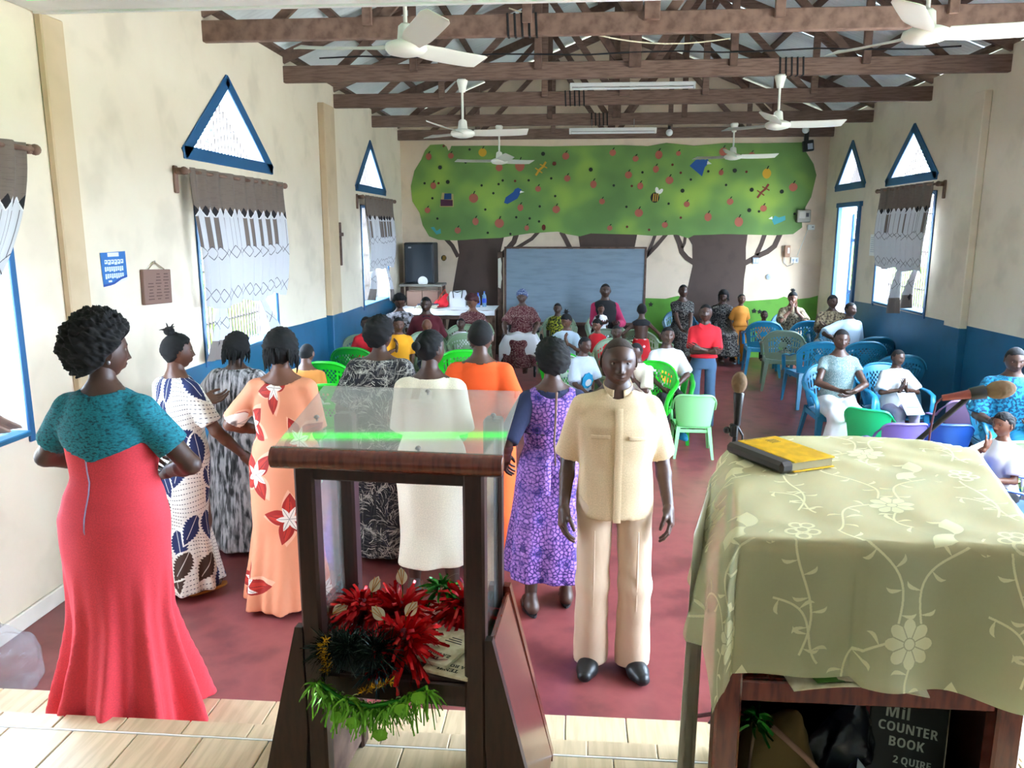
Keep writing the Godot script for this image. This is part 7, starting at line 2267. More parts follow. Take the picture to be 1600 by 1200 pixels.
	part(m2, "boom", Mb.new().tube([Vector3(-0.05, 1.08, 0), Vector3(0.38, 1.56, 0.05)], 0.010, 8), M.black)
	part(m2, "clamp", Mb.new().ball(Vector3(0, 1.13, 0), Vector3(0.025, 0.025, 0.025), 8), M.black)
	var ax := Vector3(0.96, 0.20, 0.12).normalized()
	var ms := Vector3(0.29, 1.555, 0.05)
	part(m2, "microphone", Mb.new().tube([ms, ms + ax * 0.05, ms + ax * 0.10, ms + ax * 0.14], [0.011, 0.014, 0.018, 0.024], 12), mat(Color(0.55, 0.25, 0.22), 0.5))
	part(m2, "holder", Mb.new().tube([ms + ax * 0.09, ms + ax * 0.14], [0.022, 0.026], 12), M.black)
	part(m2, "windscreen", Mb.new().ball(ms + ax * 0.19, Vector3(0.050, 0.033, 0.033), 12, Basis(ax, Vector3(-0.2, 0.96, 0).normalized(), Vector3(0, 0, 1))), foam)
	part(m2, "cable", Mb.new().tube([ms, ms + Vector3(-0.02, -0.02, 0), ms + Vector3(-0.03, -0.12, 0), ms + Vector3(-0.035, -0.4, 0), ms + Vector3(-0.05, -0.9, 0)], 0.004, 6), mat(Color(0.35, 0.12, 0.2), 0.5))
	for m0 in [m1, m2]:
		for k in 3:
			var a := TAU * k / 3.0 + 0.4
			part(m0, "foot", Mb.new().tube([Vector3(0, 0.20, 0), Vector3(cos(a) * 0.26, 0.012, sin(a) * 0.26)], 0.009, 6), M.black)
# ---------------------------------------------------------------- the congregation
func W(kind: String, m: Material, o: Dictionary = {}) -> Dictionary:
	var d := {"kind": kind, "mat": m}
	d.merge(o)
	return d

func build_people_standing() -> void:
	var wrap_u := M.leaf_print as StandardMaterial3D
	wrap_u.uv1_scale = Vector3(1.0, 0.62, 1.0)
	(M.flower_print as StandardMaterial3D).uv1_scale = Vector3(1.0, 0.72, 1.0)
	# woman in coral and teal, nearest at the left
	person({"label": "woman with big rounded hair in a coral dress with teal lace yoke", "pos": Vector3(-1.80, 0.17, -2.84), "yaw": 178, "h": 1.625, "fem": true, "w": 1.17, "cell": 0.011, "hres": 44, "hair_res": 110, "hair": "afro", "seed": 3, "skin": 1,
		"hyaw": -38, "hpitch": 6, "wl": Vector3(0.14, 1.06, 0.20), "wr": Vector3(-0.13, 1.03, 0.20), "pl": Vector3(1.0, -0.2, -0.45), "pr": Vector3(-1.0, -0.2, -0.45), "eyes": true, "curl": 0.5,
		"wear": [W("dress", M.coral, {"hem": 0.015, "sleeve": 0.0, "hem_r": [0.275, 0.28], "hem_c": Vector2(-0.01, -0.05), "knee": 0.20, "folds": 9, "amp": 0.16, "fold_y": 0.72, "ease": 0.010, "neck": [0.14, 0.15, 0.02, 0.0]}),
			W("top", M.lace_teal, {"name": "lace_yoke", "hem": 1.12, "sleeve": 0.66, "ease": 0.016, "loose": 0.006, "vee": [1.155, 0.42], "neck": [0.088, 0.075, 0.015, 0.0]}), W("sandals", M.black)]})
	var J := joints
	# stitched line of the zip down her back
	var zp := []
	var pr1 := profile({"fem": true, "w": 1.17})
	for k in 9:
		var e := prof_at(pr1, 1.21 - 0.045 * k)
		zp.append(Vector3(0.02 + 0.004 * sin(k * 1.3), (1.21 - 0.045 * k) * J.u, e[2] * J.u - e[1] * J.u - 0.011))
	var p1 := get_node("person")
	part(p1, "zip_line", Mb.new().tube(zp, 0.003, 6), M.lavender)
	part(p1, "earring", Mb.new().ball(J.hx * Vector3(-0.082, -0.036, -0.008), Vector3(0.007, 0.009, 0.007), 6), M.metal)
	# woman in leaf print
	person({"label": "woman with a topknot in a white dress printed with blue and brown leaves", "pos": Vector3(-2.30, 0, -4.34), "yaw": 152, "h": 1.555, "fem": true, "w": 1.08, "cell": 0.012, "hres": 44, "hair": "bun", "skin": 0, "seed": 5,
		"hyaw": -24, "hpitch": 2, "wl": Vector3(0.24, 1.18, 0.34), "wr": Vector3(-0.30, 0.90, 0.22), "pr": Vector3(-0.6, -0.3, -1), "pl": Vector3(1, -0.4, -0.3),
		"wear": [W("dress", M.leaf_print, {"hem": 0.05, "sleeve": 0.80, "hem_r": [0.21, 0.20], "hem_c": Vector2(0, -0.05), "knee": 0.165, "folds": 7, "amp": 0.10, "fold_y": 0.55, "wrap": 0.8, "loose": 0.01, "neck": [0.085, 0.075, 0.015, 0.0]}), W("sandals", M.mustard)]})
	# woman in grey
	person({"label": "woman with short braids in a long grey streaked robe, facing the left window", "pos": Vector3(-2.24, 0, -5.02), "yaw": 176, "h": 1.47, "fem": true, "w": 1.22, "cell": 0.013, "hres": 36, "hair": "bob", "skin": 1, "seed": 8, "hpitch": 10, "hyaw": -14, "wl": Vector3(0.2, 1.22, 0.3), "wr": Vector3(-0.16, 1.15, 0.3),
		"wear": [W("dress", M.streak, {"hem": 0.04, "sleeve": 1.0, "hem_r": [0.27, 0.24], "knee": 0.235, "folds": 6, "amp": 0.06, "fold_y": 0.9, "loose": 0.035, "ease": 0.022, "neck": [0.09, 0.08, 0.02, 0.0]}), W("sandals", M.black)]})
	# woman in peach
	person({"label": "woman in a peach dress with large red flowers, standing behind the lectern's left post", "pos": Vector3(-1.63, 0, -4.22), "yaw": 184, "h": 1.60, "fem": true, "w": 1.10, "cell": 0.012, "hres": 40, "hair": "bob", "skin": 2, "seed": 4, "hpitch": 14, "hyaw": -6, "hroll": -4,
		"wl": Vector3(0.20, 1.03, 0.20), "pl": Vector3(1, -0.5, -0.5), "wr": Vector3(-0.1, 1.05, 0.26), "pr": Vector3(-0.3, -1, -0.3),
		"wear": [W("dress", M.flower_print, {"hem": 0.03, "sleeve": 0.88, "hem_r": [0.235, 0.22], "hem_c": Vector2(0.03, -0.04), "knee": 0.19, "folds": 7, "amp": 0.10, "fold_y": 0.6, "wrap": 0.86, "loose": 0.012, "neck": [0.125, 0.12, 0.02, 0.0]}), W("sandals", M.black)]})
	# woman in black and white
	person({"label": "woman in a black dress with white swirling lines, above the lectern glass", "pos": Vector3(-1.25, 0, -4.95), "yaw": 178, "h": 1.585, "fem": true, "w": 1.36, "cell": 0.013, "hres": 36, "hair": "puffy", "skin": 1, "seed": 11, "hyaw": -20,
		"wear": [W("dress", M.scribble, {"hem": 0.05, "sleeve": 0.95, "hem_r": [0.26, 0.22], "knee": 0.225, "folds": 6, "amp": 0.05, "loose": 0.03, "neck": [0.10, 0.09, 0.02, 0.0]}), W("sandals", M.black)]})
	# woman in cream
	person({"label": "woman with braided hair in a cream dress slit at the calf, behind the lectern glass", "pos": Vector3(-0.80, 0, -4.28), "yaw": 178, "h": 1.60, "fem": true, "w": 1.12, "cell": 0.012, "hres": 40, "hair": "rows", "skin": 1, "seed": 13, "hyaw": -34, "fl": Vector3(0.13, 0.075, 0.04), "fr": Vector3(-0.12, 0.075, -0.06), "wl": Vector3(0.10, 1.08, 0.26), "wr": Vector3(-0.10, 1.1, 0.26), "pl": Vector3(0.25, -1, -0.4), "pr": Vector3(-0.25, -1, -0.4),
		"wear": [W("dress", M.cream, {"hem": 0.27, "sleeve": 0.9, "hem_r": [0.205, 0.175], "folds": 3, "amp": 0.08, "fold_y": 0.5, "loose": 0.03, "knee": 0.185, "neck": [0.10, 0.09, 0.02, 0.0]}), W("sandals", M.mustard)]})
	# woman in orange
	person({"label": "woman with cropped hair in a plain orange dress, beside the cream dress", "pos": Vector3(-0.58, 0, -4.80), "yaw": 182, "h": 1.60, "fem": true, "w": 1.2, "cell": 0.013, "hres": 36, "hair": "short", "skin": 3, "seed": 17, "hpitch": 12,
		"wear": [W("dress", M.orange, {"hem": 0.12, "sleeve": 0.95, "hem_r": [0.23, 0.2], "folds": 5, "amp": 0.06, "loose": 0.035, "neck": [0.095, 0.085, 0.02, 0.0]}), W("sandals", M.black)]})
	# woman in purple
	person({"label": "woman in a purple dress with lilac dots and navy sleeves, beside the lectern", "pos": Vector3(-0.12, 0, -4.27), "yaw": 190, "h": 1.545, "fem": true, "w": 1.08, "cell": 0.012, "hres": 40, "hair": "puffy", "skin": 1, "seed": 19, "hyaw": 14, "fl": Vector3(0.12, 0.075, -0.08), "fr": Vector3(-0.10, 0.075, 0.02), "wl": Vector3(0.27, 0.95, 0.06), "wr": Vector3(-0.16, 1.08, 0.24), "pr": Vector3(-0.8, -0.5, -0.4),
		"wear": [W("top", M.navy, {"name": "sleeves", "hem": 1.05, "sleeve": 1.0, "ease": 0.006, "loose": 0.02, "neck": [0.10, 0.1, 0.02, 0.0]}), W("dress", M.purple_dots, {"hem": 0.24, "sleeve": 0.0, "ease": 0.014, "hem_r": [0.27, 0.24], "folds": 6, "amp": 0.08, "fold_y": 0.85, "neck": [0.105, 0.12, 0.02, -0.04]}), W("sandals", M.black)]})
	var p8 := get_node("person_007")
	part(p8, "sash", Mb.new().tube([Vector3(-0.005, 1.30, -0.145), Vector3(0.0, 1.15, -0.150), Vector3(0.005, 1.03, -0.145), Vector3(0.0, 0.9, -0.17)], [0.007, 0.006, 0.006, 0.004], 6), M.timber_pale)
	for s in [-1.0, 1.0]: part(p8, "sash_tail", Mb.new().tube([Vector3(0.0, 0.98, -0.15), Vector3(s * 0.045, 0.92, -0.178), Vector3(s * 0.05, 0.74, -0.2)], [0.014, 0.02, 0.02], 6, 0.25, Vector3(0, 0, 1)), M.purple_dots)
	# man in beige
	var man := person({"label": "man in a beige short-sleeved shirt and trousers, facing the camera", "pos": Vector3(0.205, 0, -3.63), "yaw": 2, "h": 1.66, "w": 1.0, "cell": 0.0105, "hres": 84, "hair": "receding", "hair_mat": M.hair_grey, "skin": 1, "seed": 2, "hpitch": 6, "hs": 1.03, "neck": 0.116, "hyaw": 2, "foot": "shoe", "curl": 0.45,
		"fl": Vector3(0.105, 0.075, 0.0), "fr": Vector3(-0.10, 0.075, -0.02), "wl": Vector3(0.252, 0.865, 0.04), "wr": Vector3(-0.245, 0.855, 0.04), "pl": Vector3(0.2, 0, -1), "pr": Vector3(-0.2, 0, -1), "toes": 14.0,
		"wear": [W("trousers", mat(Color(0.80, 0.70, 0.60), 0.9), {"cuff": 0.014, "wide": 1.06, "cell": 0.010}), W("top", M.beige, {"name": "shirt", "hem": 0.80, "sleeve": 0.92, "loose": 0.020, "ease": 0.014, "hang": 0.004, "waist": 0.0, "cell": 0.010, "creases": 0.0024, "neck": [0.062, 0.095, 0.015, 0.032]}), W("shoes", M.black)]})
	J = joints
	man_details(man, J)
	# boy in red
	var boy := person({"label": "boy in a red polo shirt and jeans standing with crossed arms in the aisle", "pos": Vector3(1.40, 0, -8.57), "yaw": -10, "h": 1.37, "w": 0.92, "hs": 1.06, "cell": 0.015, "hres": 34, "hair": "cropped", "skin": 1, "seed": 21, "wl": Vector3(-0.06, 1.13, 0.19), "wr": Vector3(0.08, 1.09, 0.17), "pl": Vector3(1, -0.6, -0.2), "pr": Vector3(-1, -0.6, -0.2), "tl": Vector3(0, 1, 0.3), "tr": Vector3(0, 1, 0.3),
		"wear": [W("trousers", M.jeans, {"wide": 1.0}), W("top", M.red_cloth, {"name": "polo_shirt", "hem": 0.80, "sleeve": 0.85, "loose": 0.02, "ease": 0.016, "neck": [0.06, 0.06, 0.03, 0.015]}), W("sandals", M.black)]})
	var N: Vector3 = joints.N
	for s in [-1.0, 1.0]: part(boy, "collar", Mb.new().prism(PackedVector2Array([V(0, 0), V(s * 0.055, 0.03), V(s * 0.06, -0.01), V(s * 0.02, -0.045)]), 0.0, 0.006, Transform3D(Basis(Vector3.RIGHT, -0.5), N + Vector3(0, -0.02, 0.065))), M.red_cloth)
	# girl in black and red, back turned
	person({"label": "girl in a black top and red white-spotted skirt, standing with her back turned", "pos": Vector3(0.88, 0, -10.46), "yaw": 172, "h": 1.2, "fem": true, "w": 0.86, "hs": 1.1, "cell": 0.018, "hair": "short", "skin": 1, "seed": 23, "wl": Vector3(0.35, 1.05, 0.15), "wr": Vector3(-0.36, 1.08, 0.16),
		"wear": [W("top", M.dark_cloth, {"name": "black_top", "hem": 0.92, "sleeve": 0.0, "neck": [0.075, 0.07, 0.02, 0.0]}), W("skirt", M.red_dots, {"hem": 0.42, "hem_r": [0.2, 0.18], "folds": 7, "amp": 0.07}), W("sandals", M.black)]})
	# girl in tan
	person({"label": "child in a tan and white outfit standing beside the seated woman in dark print", "pos": Vector3(2.68, 0, -13.0), "yaw": 8, "h": 1.14, "fem": true, "w": 0.86, "hs": 1.14, "cell": 0.018, "hair": "cropped", "skin": 0, "seed": 25,
		"wear": [W("trousers", M.tan_cloth, {"wide": 1.15}), W("top", M.tan_cloth, {"name": "tunic", "hem": 0.62, "sleeve": 0.9, "loose": 0.02}), W("shoes", M.grey_cloth)]})

func man_details(man: Node3D, J: Dictionary) -> void:
	var u: float = J.u
	var N: Vector3 = J.N
	var pr := profile({"fem": false, "w": 1.0})
	var fz := func(x: float, y: float) -> Vector3:
		var e := prof_at(pr, y / u)
		var rx: float = e[0] * u + 0.017; var rz: float = e[1] * u + 0.017
		return Vector3(x, y, e[2] * u + rz * sqrt(maxf(0.05, 1.0 - x * x / (rx * rx))) + 0.004)
	# button placket, pockets, collar
	var pf := func(a: float, t: float) -> Vector3: return fz.call((a - 0.5) * 0.036, lerpf(1.36 * u, 0.815 * u, t)) + Vector3(0, 0, 0.001)
	part(man, "placket", Mb.new().sheet(2, 30, pf, 0.004), M.beige)
	for k in 2:
		var x0: float = [-0.125, 0.045][k]
		var ff := func(a: float, t: float) -> Vector3: return fz.call(x0 + a * 0.085, 1.235 * u - 0.018 * t - 0.006 * a * (1.0 if k else -1.0)) + Vector3(0, 0, 0.001)
		part(man, "pocket_flap", Mb.new().sheet(6, 3, ff, 0.004), M.beige)
	var cf := func(a: float, t: float) -> Vector3:
		var th := lerpf(0.35, TAU - 0.35, a)
		var r := 0.069 - 0.004 * t
		return N + Vector3(sin(th) * r, -0.022 + 0.034 * t - 0.022 * cos(th), cos(th) * r * 1.02 + 0.008)
	part(man, "collar", Mb.new().sheet(30, 3, cf, 0.006), M.beige)
	# trouser creases and seam
	for s in [1.0, -1.0]:
		var h: Vector3 = J.kn[s] + Vector3(0, 0.30, 0.088); var k: Vector3 = J.kn[s] + Vector3(0, 0, 0.080); var a: Vector3 = J.an[s] + Vector3(0, 0.03, 0.078)
		var mt := mat(Color(0.80, 0.70, 0.60), 0.9)
		part(man, "trouser_crease", Mb.new().tube([h, k, a], [0.002, 0.006, 0.006], 6), mt)

func build_people_seated() -> void:
	var ad := 0.43
	var G := "seated congregation"
	# ---- rear row, left to right
	person({"label": "woman in a black and white blouse looking down in the left back corner", "pos": Vector3(-2.50, 0, -11.1), "yaw": 20, "h": 1.58, "fem": true, "w": 1.1, "sit": ad, "cell": 0.02, "hair": "puffy", "skin": 0, "hpitch": 26, "seed": 31, "wl": Vector3(0.1, 0.78, 0.3), "wr": Vector3(-0.1, 0.78, 0.3), "wear": [W("top", M.black_white, {"hem": 0.45, "sleeve": 0.9, "name": "blouse", "loose": 0.03}), W("trousers", M.dark_cloth)]})
	person({"label": "person with cropped hair in maroon and black before the cloth-covered table", "pos": Vector3(-2.03, 0, -10.65), "yaw": 12, "h": 1.60, "w": 1.0, "sit": ad, "cell": 0.02, "hair": "cropped", "skin": 1, "hpitch": 12, "hyaw": -15, "seed": 32, "wear": [W("top", M.maroon, {"hem": 0.45, "sleeve": 1.0, "name": "shirt", "loose": 0.025}), W("trousers", M.dark_cloth)]})
	part(get_node("person_013"), "scarf", Mb.new().sheet(6, 12, func(a: float, t: float) -> Vector3: return joints.N + Vector3((a - 0.5) * 0.10, -0.03 - 0.42 * t, 0.075 + 0.05 * sin(t * 2.0)), 0.01), M.dark_cloth)
	person({"label": "woman with maroon hair in a maroon flowered dress, looking down beside the water bottles", "pos": Vector3(-1.47, 0, -11.25), "yaw": -8, "h": 1.57, "fem": true, "w": 1.08, "sit": ad, "cell": 0.02, "hair": "puffy", "hair_mat": M.hair_brown, "skin": 2, "hpitch": 30, "hyaw": -20, "seed": 33, "wear": [W("dress", M.floral_maroon, {"hem": 0.2, "sleeve": 0.9})]})
	person({"label": "elderly woman in a patterned headwrap sitting in a wheelchair before the chalkboard", "pos": Vector3(-0.80, 0, -11.95), "yaw": -4, "h": 1.56, "fem": true, "w": 1.18, "sit": 0.45, "cell": 0.02, "hair": "wrap", "hair_mat": M.wrap_print, "skin": 1, "hpitch": 8, "seed": 34, "wl": Vector3(0.22, 0.66, 0.34), "wr": Vector3(-0.22, 0.66, 0.34), "pl": Vector3(1, -0.3, -0.2), "pr": Vector3(-1, -0.3, -0.2), "wear": [W("dress", M.floral_maroon, {"hem": 0.15, "sleeve": 0.85, "loose": 0.03})]})
	wheelchair(Vector3(-0.80, 0, -11.95))
	person({"label": "child in a yellow and black shirt sitting right of the wheelchair", "pos": Vector3(-0.26, 0, -12.05), "yaw": -6, "h": 1.22, "w": 0.9, "hs": 1.08, "sit": 0.42, "cell": 0.02, "hair": "cropped", "skin": 1, "seed": 35, "hpitch": 8, "wear": [W("top", M.yellow_black, {"hem": 0.4, "sleeve": 0.85, "name": "shirt"}), W("trousers", M.dark_cloth)]})
	person({"label": "man in a dark waistcoat over a magenta shirt, sitting before the chalkboard", "pos": Vector3(0.47, 0, -12.42), "yaw": 4, "h": 1.72, "w": 1.05, "sit": 0.44, "cell": 0.02, "hair": "cropped", "skin": 1, "seed": 36, "hres": 30, "wl": Vector3(0.16, 0.72, 0.3), "wr": Vector3(-0.08, 0.74, 0.36), "wear": [W("top", M.magenta, {"name": "shirt", "hem": 0.5, "sleeve": 2.0}), W("top", M.dark_cloth, {"name": "waistcoat", "hem": 0.5, "sleeve": 0.0, "ease": 0.02}), W("trousers", M.dark_cloth)]})
	person({"label": "small child in white sitting on the lap of the man in the waistcoat", "pos": Vector3(0.40, 0.05, -12.16), "yaw": 12, "h": 0.86, "w": 0.86, "hs": 1.22, "sit": 0.52, "cell": 0.018, "hair": "cropped", "skin": 0, "seed": 37, "hpitch": 6, "feet_z": -0.02, "wear": [W("top", M.white_cloth, {"name": "shirt", "hem": 0.5, "sleeve": 0.9}), W("trousers", M.pale_blue)]})
	person({"label": "woman in a dark dress with white and green flowers against the right tree's trunk", "pos": Vector3(1.74, 0, -12.95), "yaw": 2, "h": 1.62, "fem": true, "w": 1.02, "sit": 0.45, "cell": 0.02, "hair": "cropped", "skin": 1, "seed": 38, "wl": Vector3(0.07, 0.62, 0.36), "wr": Vector3(-0.07, 0.62, 0.36), "wear": [W("dress", M.floral_dark, {"hem": 0.2, "sleeve": 0.6, "neck": [0.09, 0.09, 0.02, 0.02]})]})
	person({"label": "woman in a dark flowered dress half hidden behind the child in tan", "pos": Vector3(2.40, 0, -13.22), "yaw": 10, "h": 1.5, "fem": true, "w": 1.1, "sit": 0.42, "lean": 10, "cell": 0.02, "hair": "bob", "skin": 1, "seed": 39, "hpitch": 20, "hyaw": -30, "wear": [W("dress", M.floral_dark, {"hem": 0.15, "sleeve": 0.9})]})
	person({"label": "child whose cropped head just shows over the leftmost blue armchair", "pos": Vector3(3.02, 0, -12.85), "yaw": 0, "h": 1.0, "w": 0.88, "hs": 1.18, "sit": 0.36, "cell": 0.02, "hair": "cropped", "skin": 1, "seed": 40, "wear": [W("top", M.tan_cloth, {"name": "shirt", "hem": 0.35, "sleeve": 0.8}), W("trousers", M.dark_cloth)]})
	person({"label": "person in a brown camouflage shirt holding both hands before the mouth", "pos": Vector3(3.42, 0, -12.75), "yaw": -6, "h": 1.5, "w": 1.02, "sit": 0.42, "cell": 0.02, "hair": "bun", "skin": 2, "seed": 41, "hpitch": 10, "wl": Vector3(0.05, 1.02, 0.17), "wr": Vector3(-0.05, 1.03, 0.17), "hl": Vector3(-0.3, 1, -0.1), "hr": Vector3(0.3, 1, -0.1), "pl": Vector3(1, -1, 0), "pr": Vector3(-1, -1, 0), "wear": [W("top", M.camo, {"name": "shirt", "hem": 0.45, "sleeve": 0.95, "loose": 0.03}), W("trousers", M.dark_cloth)]})
	person({"label": "woman in a camouflage-like blouse sitting under the door frame with folded arms", "pos": Vector3(3.72, 0, -11.75), "yaw": -14, "h": 1.55, "fem": true, "w": 1.2, "sit": 0.43, "cell": 0.02, "hair": "short", "skin": 1, "seed": 42, "hyaw": 20, "hpitch": 4, "wl": Vector3(-0.04, 0.86, 0.24), "wr": Vector3(0.06, 0.82, 0.26), "pl": Vector3(1, -0.4, 0), "pr": Vector3(-1, -0.4, 0), "wear": [W("top", M.camo, {"name": "blouse", "hem": 0.45, "sleeve": 1.0, "loose": 0.03}), W("skirt", M.white_cloth, {"hem": 0.2})]})
	person({"label": "small child in white in the arms of the woman in the camouflage-like blouse", "pos": Vector3(3.69, -0.06, -11.56), "yaw": -20, "h": 0.80, "w": 0.9, "hs": 1.22, "sit": 0.48, "cell": 0.018, "hair": "cropped", "skin": 2, "seed": 43, "feet_z": -0.02, "wear": [W("top", M.white_cloth, {"name": "shirt", "hem": 0.45, "sleeve": 0.9}), W("trousers", M.white_cloth)]})
	# ---- middle, left
	person({"label": "boy in a red shirt at the blue wall, mostly behind the black-and-white dress", "pos": Vector3(-2.58, 0, -9.55), "yaw": 30, "h": 1.30, "w": 0.9, "hs": 1.06, "sit": 0.42, "cell": 0.02, "hair": "cropped", "skin": 1, "seed": 44, "wear": [W("top", M.red_cloth, {"name": "shirt", "hem": 0.45, "sleeve": 0.85}), W("trousers", M.dark_cloth)]})
	person({"label": "boy in yellow resting his face on his hand, at the left", "pos": Vector3(-2.16, 0, -9.45), "yaw": 20, "h": 1.36, "w": 0.92, "hs": 1.06, "sit": 0.42, "lean": 12, "cell": 0.018, "hair": "cropped", "skin": 0, "seed": 45, "hpitch": 10, "wr": Vector3(-0.05, 0.93, 0.22), "hr": Vector3(0.1, 1, -0.1), "pr": Vector3(-1, -1, 0.3), "wear": [W("top", M.yellow_cloth, {"name": "t_shirt", "hem": 0.45, "sleeve": 0.85, "loose": 0.03}), W("trousers", M.jeans)]})
	person({"label": "child with bowed bare head in pale blue, in front of the maroon shirt", "pos": Vector3(-1.88, 0, -9.85), "yaw": 16, "h": 1.22, "w": 0.9, "hs": 1.1, "sit": 0.42, "lean": 10, "cell": 0.018, "hair": "none", "skin": 2, "seed": 46, "hpitch": 32, "wl": Vector3(0.02, 0.82, 0.30), "wr": Vector3(-0.08, 0.84, 0.30), "wear": [W("top", M.pale_blue, {"name": "shirt", "hem": 0.45, "sleeve": 0.9}), W("trousers", M.navy)]})
	phone(Vector3(-1.86, 0.60, -9.53), 0.3, "small dark phone held by the bowed child in pale blue")
	person({"label": "small child in a white T-shirt in front of the woman with maroon hair", "pos": Vector3(-1.56, 0, -10.72), "yaw": 0, "h": 1.06, "w": 0.88, "hs": 1.15, "sit": 0.40, "cell": 0.02, "hair": "cropped", "skin": 1, "seed": 47, "wear": [W("top", M.white_cloth, {"name": "t_shirt", "hem": 0.4, "sleeve": 0.85}), W("trousers", M.navy)]})
	person({"label": "person in a mustard top sitting behind the peach dress, head hidden by it", "pos": Vector3(-2.42, 0, -6.75), "yaw": 178, "h": 1.42, "w": 1.1, "sit": 0.42, "lean": 14, "cell": 0.018, "hair": "cropped", "skin": 0, "seed": 48, "hpitch": 20, "wear": [W("top", M.mustard, {"name": "top", "hem": 0.45, "sleeve": 0.9, "neck": [0.1, 0.09, 0.02, 0]}), W("trousers", M.dark_cloth)]})
	# ---- middle
	person({"label": "child in a pale T-shirt with a bun, looking at a phone held in one hand", "pos": Vector3(-0.10, 0, -9.9), "yaw": -14, "h": 1.34, "fem": true, "w": 0.94, "hs": 1.05, "sit": 0.42, "cell": 0.018, "hair": "bun", "skin": 0, "seed": 49, "hpitch": 22, "hyaw": -16, "wr": Vector3(-0.18, 0.92, 0.28), "wl": Vector3(0.06, 0.98, 0.20), "hl": Vector3(-0.3, 1, 0), "pl": Vector3(1, -1, 0), "wear": [W("top", M.pale_blue, {"name": "t_shirt", "hem": 0.45, "sleeve": 0.85, "loose": 0.025}), W("trousers", M.jeans)]})
	phone(Vector3(-0.26, 0.80, -9.62), -0.2, "black phone in front of the child in the pale T-shirt")
	person({"label": "child in red with a hair tuft, next to the phone-holding child", "pos": Vector3(0.30, 0, -10.35), "yaw": -30, "h": 1.16, "fem": true, "w": 0.9, "hs": 1.1, "sit": 0.40, "cell": 0.02, "hair": "bun", "skin": 2, "seed": 50, "hpitch": 14, "wear": [W("top", M.red_cloth, {"name": "shirt", "hem": 0.4, "sleeve": 0.85}), W("skirt", M.red_cloth, {"hem": 0.25})]})
	person({"label": "child with cropped hair just behind the head of the man in beige", "pos": Vector3(0.50, 0, -9.4), "yaw": 0, "h": 1.22, "w": 0.9, "hs": 1.08, "sit": 0.40, "cell": 0.02, "hair": "cropped", "skin": 1, "seed": 51, "hpitch": 6, "wear": [W("top", M.red_cloth, {"name": "shirt", "hem": 0.4, "sleeve": 0.85}), W("trousers", M.dark_cloth)]})
	var kg := person({"label": "boy in a grey T-shirt with a blue print, left of the man in beige", "pos": Vector3(0.06, 0, -8.05), "yaw": 40, "h": 1.28, "w": 0.94, "hs": 1.05, "sit": 0.42, "lean": 8, "cell": 0.016, "hair": "cropped", "skin": 1, "seed": 52, "hpitch": 8, "wl": Vector3(0.16, 0.70, 0.34), "wr": Vector3(-0.12, 0.70, 0.34), "wear": [W("top", M.grey_cloth, {"name": "t_shirt", "hem": 0.45, "sleeve": 0.9, "loose": 0.03}), W("trousers", M.navy)]})
	print_patch(kg, joints, 0.075, M.teal_cloth)
	person({"label": "child in cream with a hand at the chin, right behind the man in beige", "pos": Vector3(0.66, 0, -7.75), "yaw": -40, "h": 1.26, "w": 0.92, "hs": 1.06, "sit": 0.42, "lean": 10, "cell": 0.016, "hair": "cropped", "skin": 1, "seed": 53, "hpitch": 10, "wl": Vector3(0.02, 0.98, 0.2), "hl": Vector3(-0.2, 1, 0), "pl": Vector3(1, -1, 0), "wear": [W("top", M.cream, {"name": "t_shirt", "hem": 0.45, "sleeve": 0.9, "loose": 0.03}), W("trousers", M.lavender)]})
	var bt := person({"label": "boy in a white T-shirt with a yellow and orange print, sitting with hands in lap", "pos": Vector3(0.96, 0, -8.2), "yaw": 6, "h": 1.42, "w": 0.96, "hs": 1.04, "sit": 0.43, "cell": 0.015, "hair": "cropped", "skin": 1, "hres": 32, "seed": 54, "wl": Vector3(0.06, 0.70, 0.28), "wr": Vector3(-0.10, 0.68, 0.30), "pl": Vector3(1, 0, -0.3), "pr": Vector3(-1, 0, -0.3), "foot": "shoe", "wear": [W("top", M.white_cloth, {"name": "t_shirt", "hem": 0.5, "sleeve": 0.9, "loose": 0.03}), W("trousers", M.dark_cloth), W("shoes", M.teal_cloth)]})
	print_patch(bt, joints, 0.085, M.yellow_cloth)
	# ---- right
	person({"label": "girl in a flowered top and white skirt on a blue armchair, hands clasped", "pos": Vector3(2.53, 0, -7.66), "yaw": -4, "h": 1.54, "fem": true, "w": 0.98, "sit": 0.43, "cell": 0.015, "hres": 32, "hair": "cropped", "skin": 1, "seed": 55, "hpitch": 8, "wl": Vector3(0.05, 0.73, 0.33), "wr": Vector3(-0.05, 0.75, 0.33), "pl": Vector3(1, -0.2, -0.3), "pr": Vector3(-1, -0.2, -0.3), "wear": [W("skirt", M.white_cloth, {"hem": 0.12, "hem_r": [0.21, 0.13]}), W("top", M.floral_grey, {"name": "blouse", "hem": 0.55, "sleeve": 0.45, "neck": [0.095, 0.09, 0.02, 0.02]}), W("shoes", M.dark_cloth)], "foot": "shoe"})
	person({"label": "boy in a white shirt looking aside under the right window", "pos": Vector3(3.72, 0, -11.0), "yaw": 10, "h": 1.46, "w": 1.0, "hs": 1.03, "sit": 0.43, "cell": 0.018, "hair": "cropped", "skin": 1, "seed": 56, "hyaw": 22, "wr": Vector3(-0.26, 0.80, 0.2), "pr": Vector3(-1, 0, -0.5), "wear": [W("top", M.pale_blue, {"name": "shirt", "hem": 0.5, "sleeve": 0.95, "loose": 0.03}), W("trousers", M.dark_cloth)]})
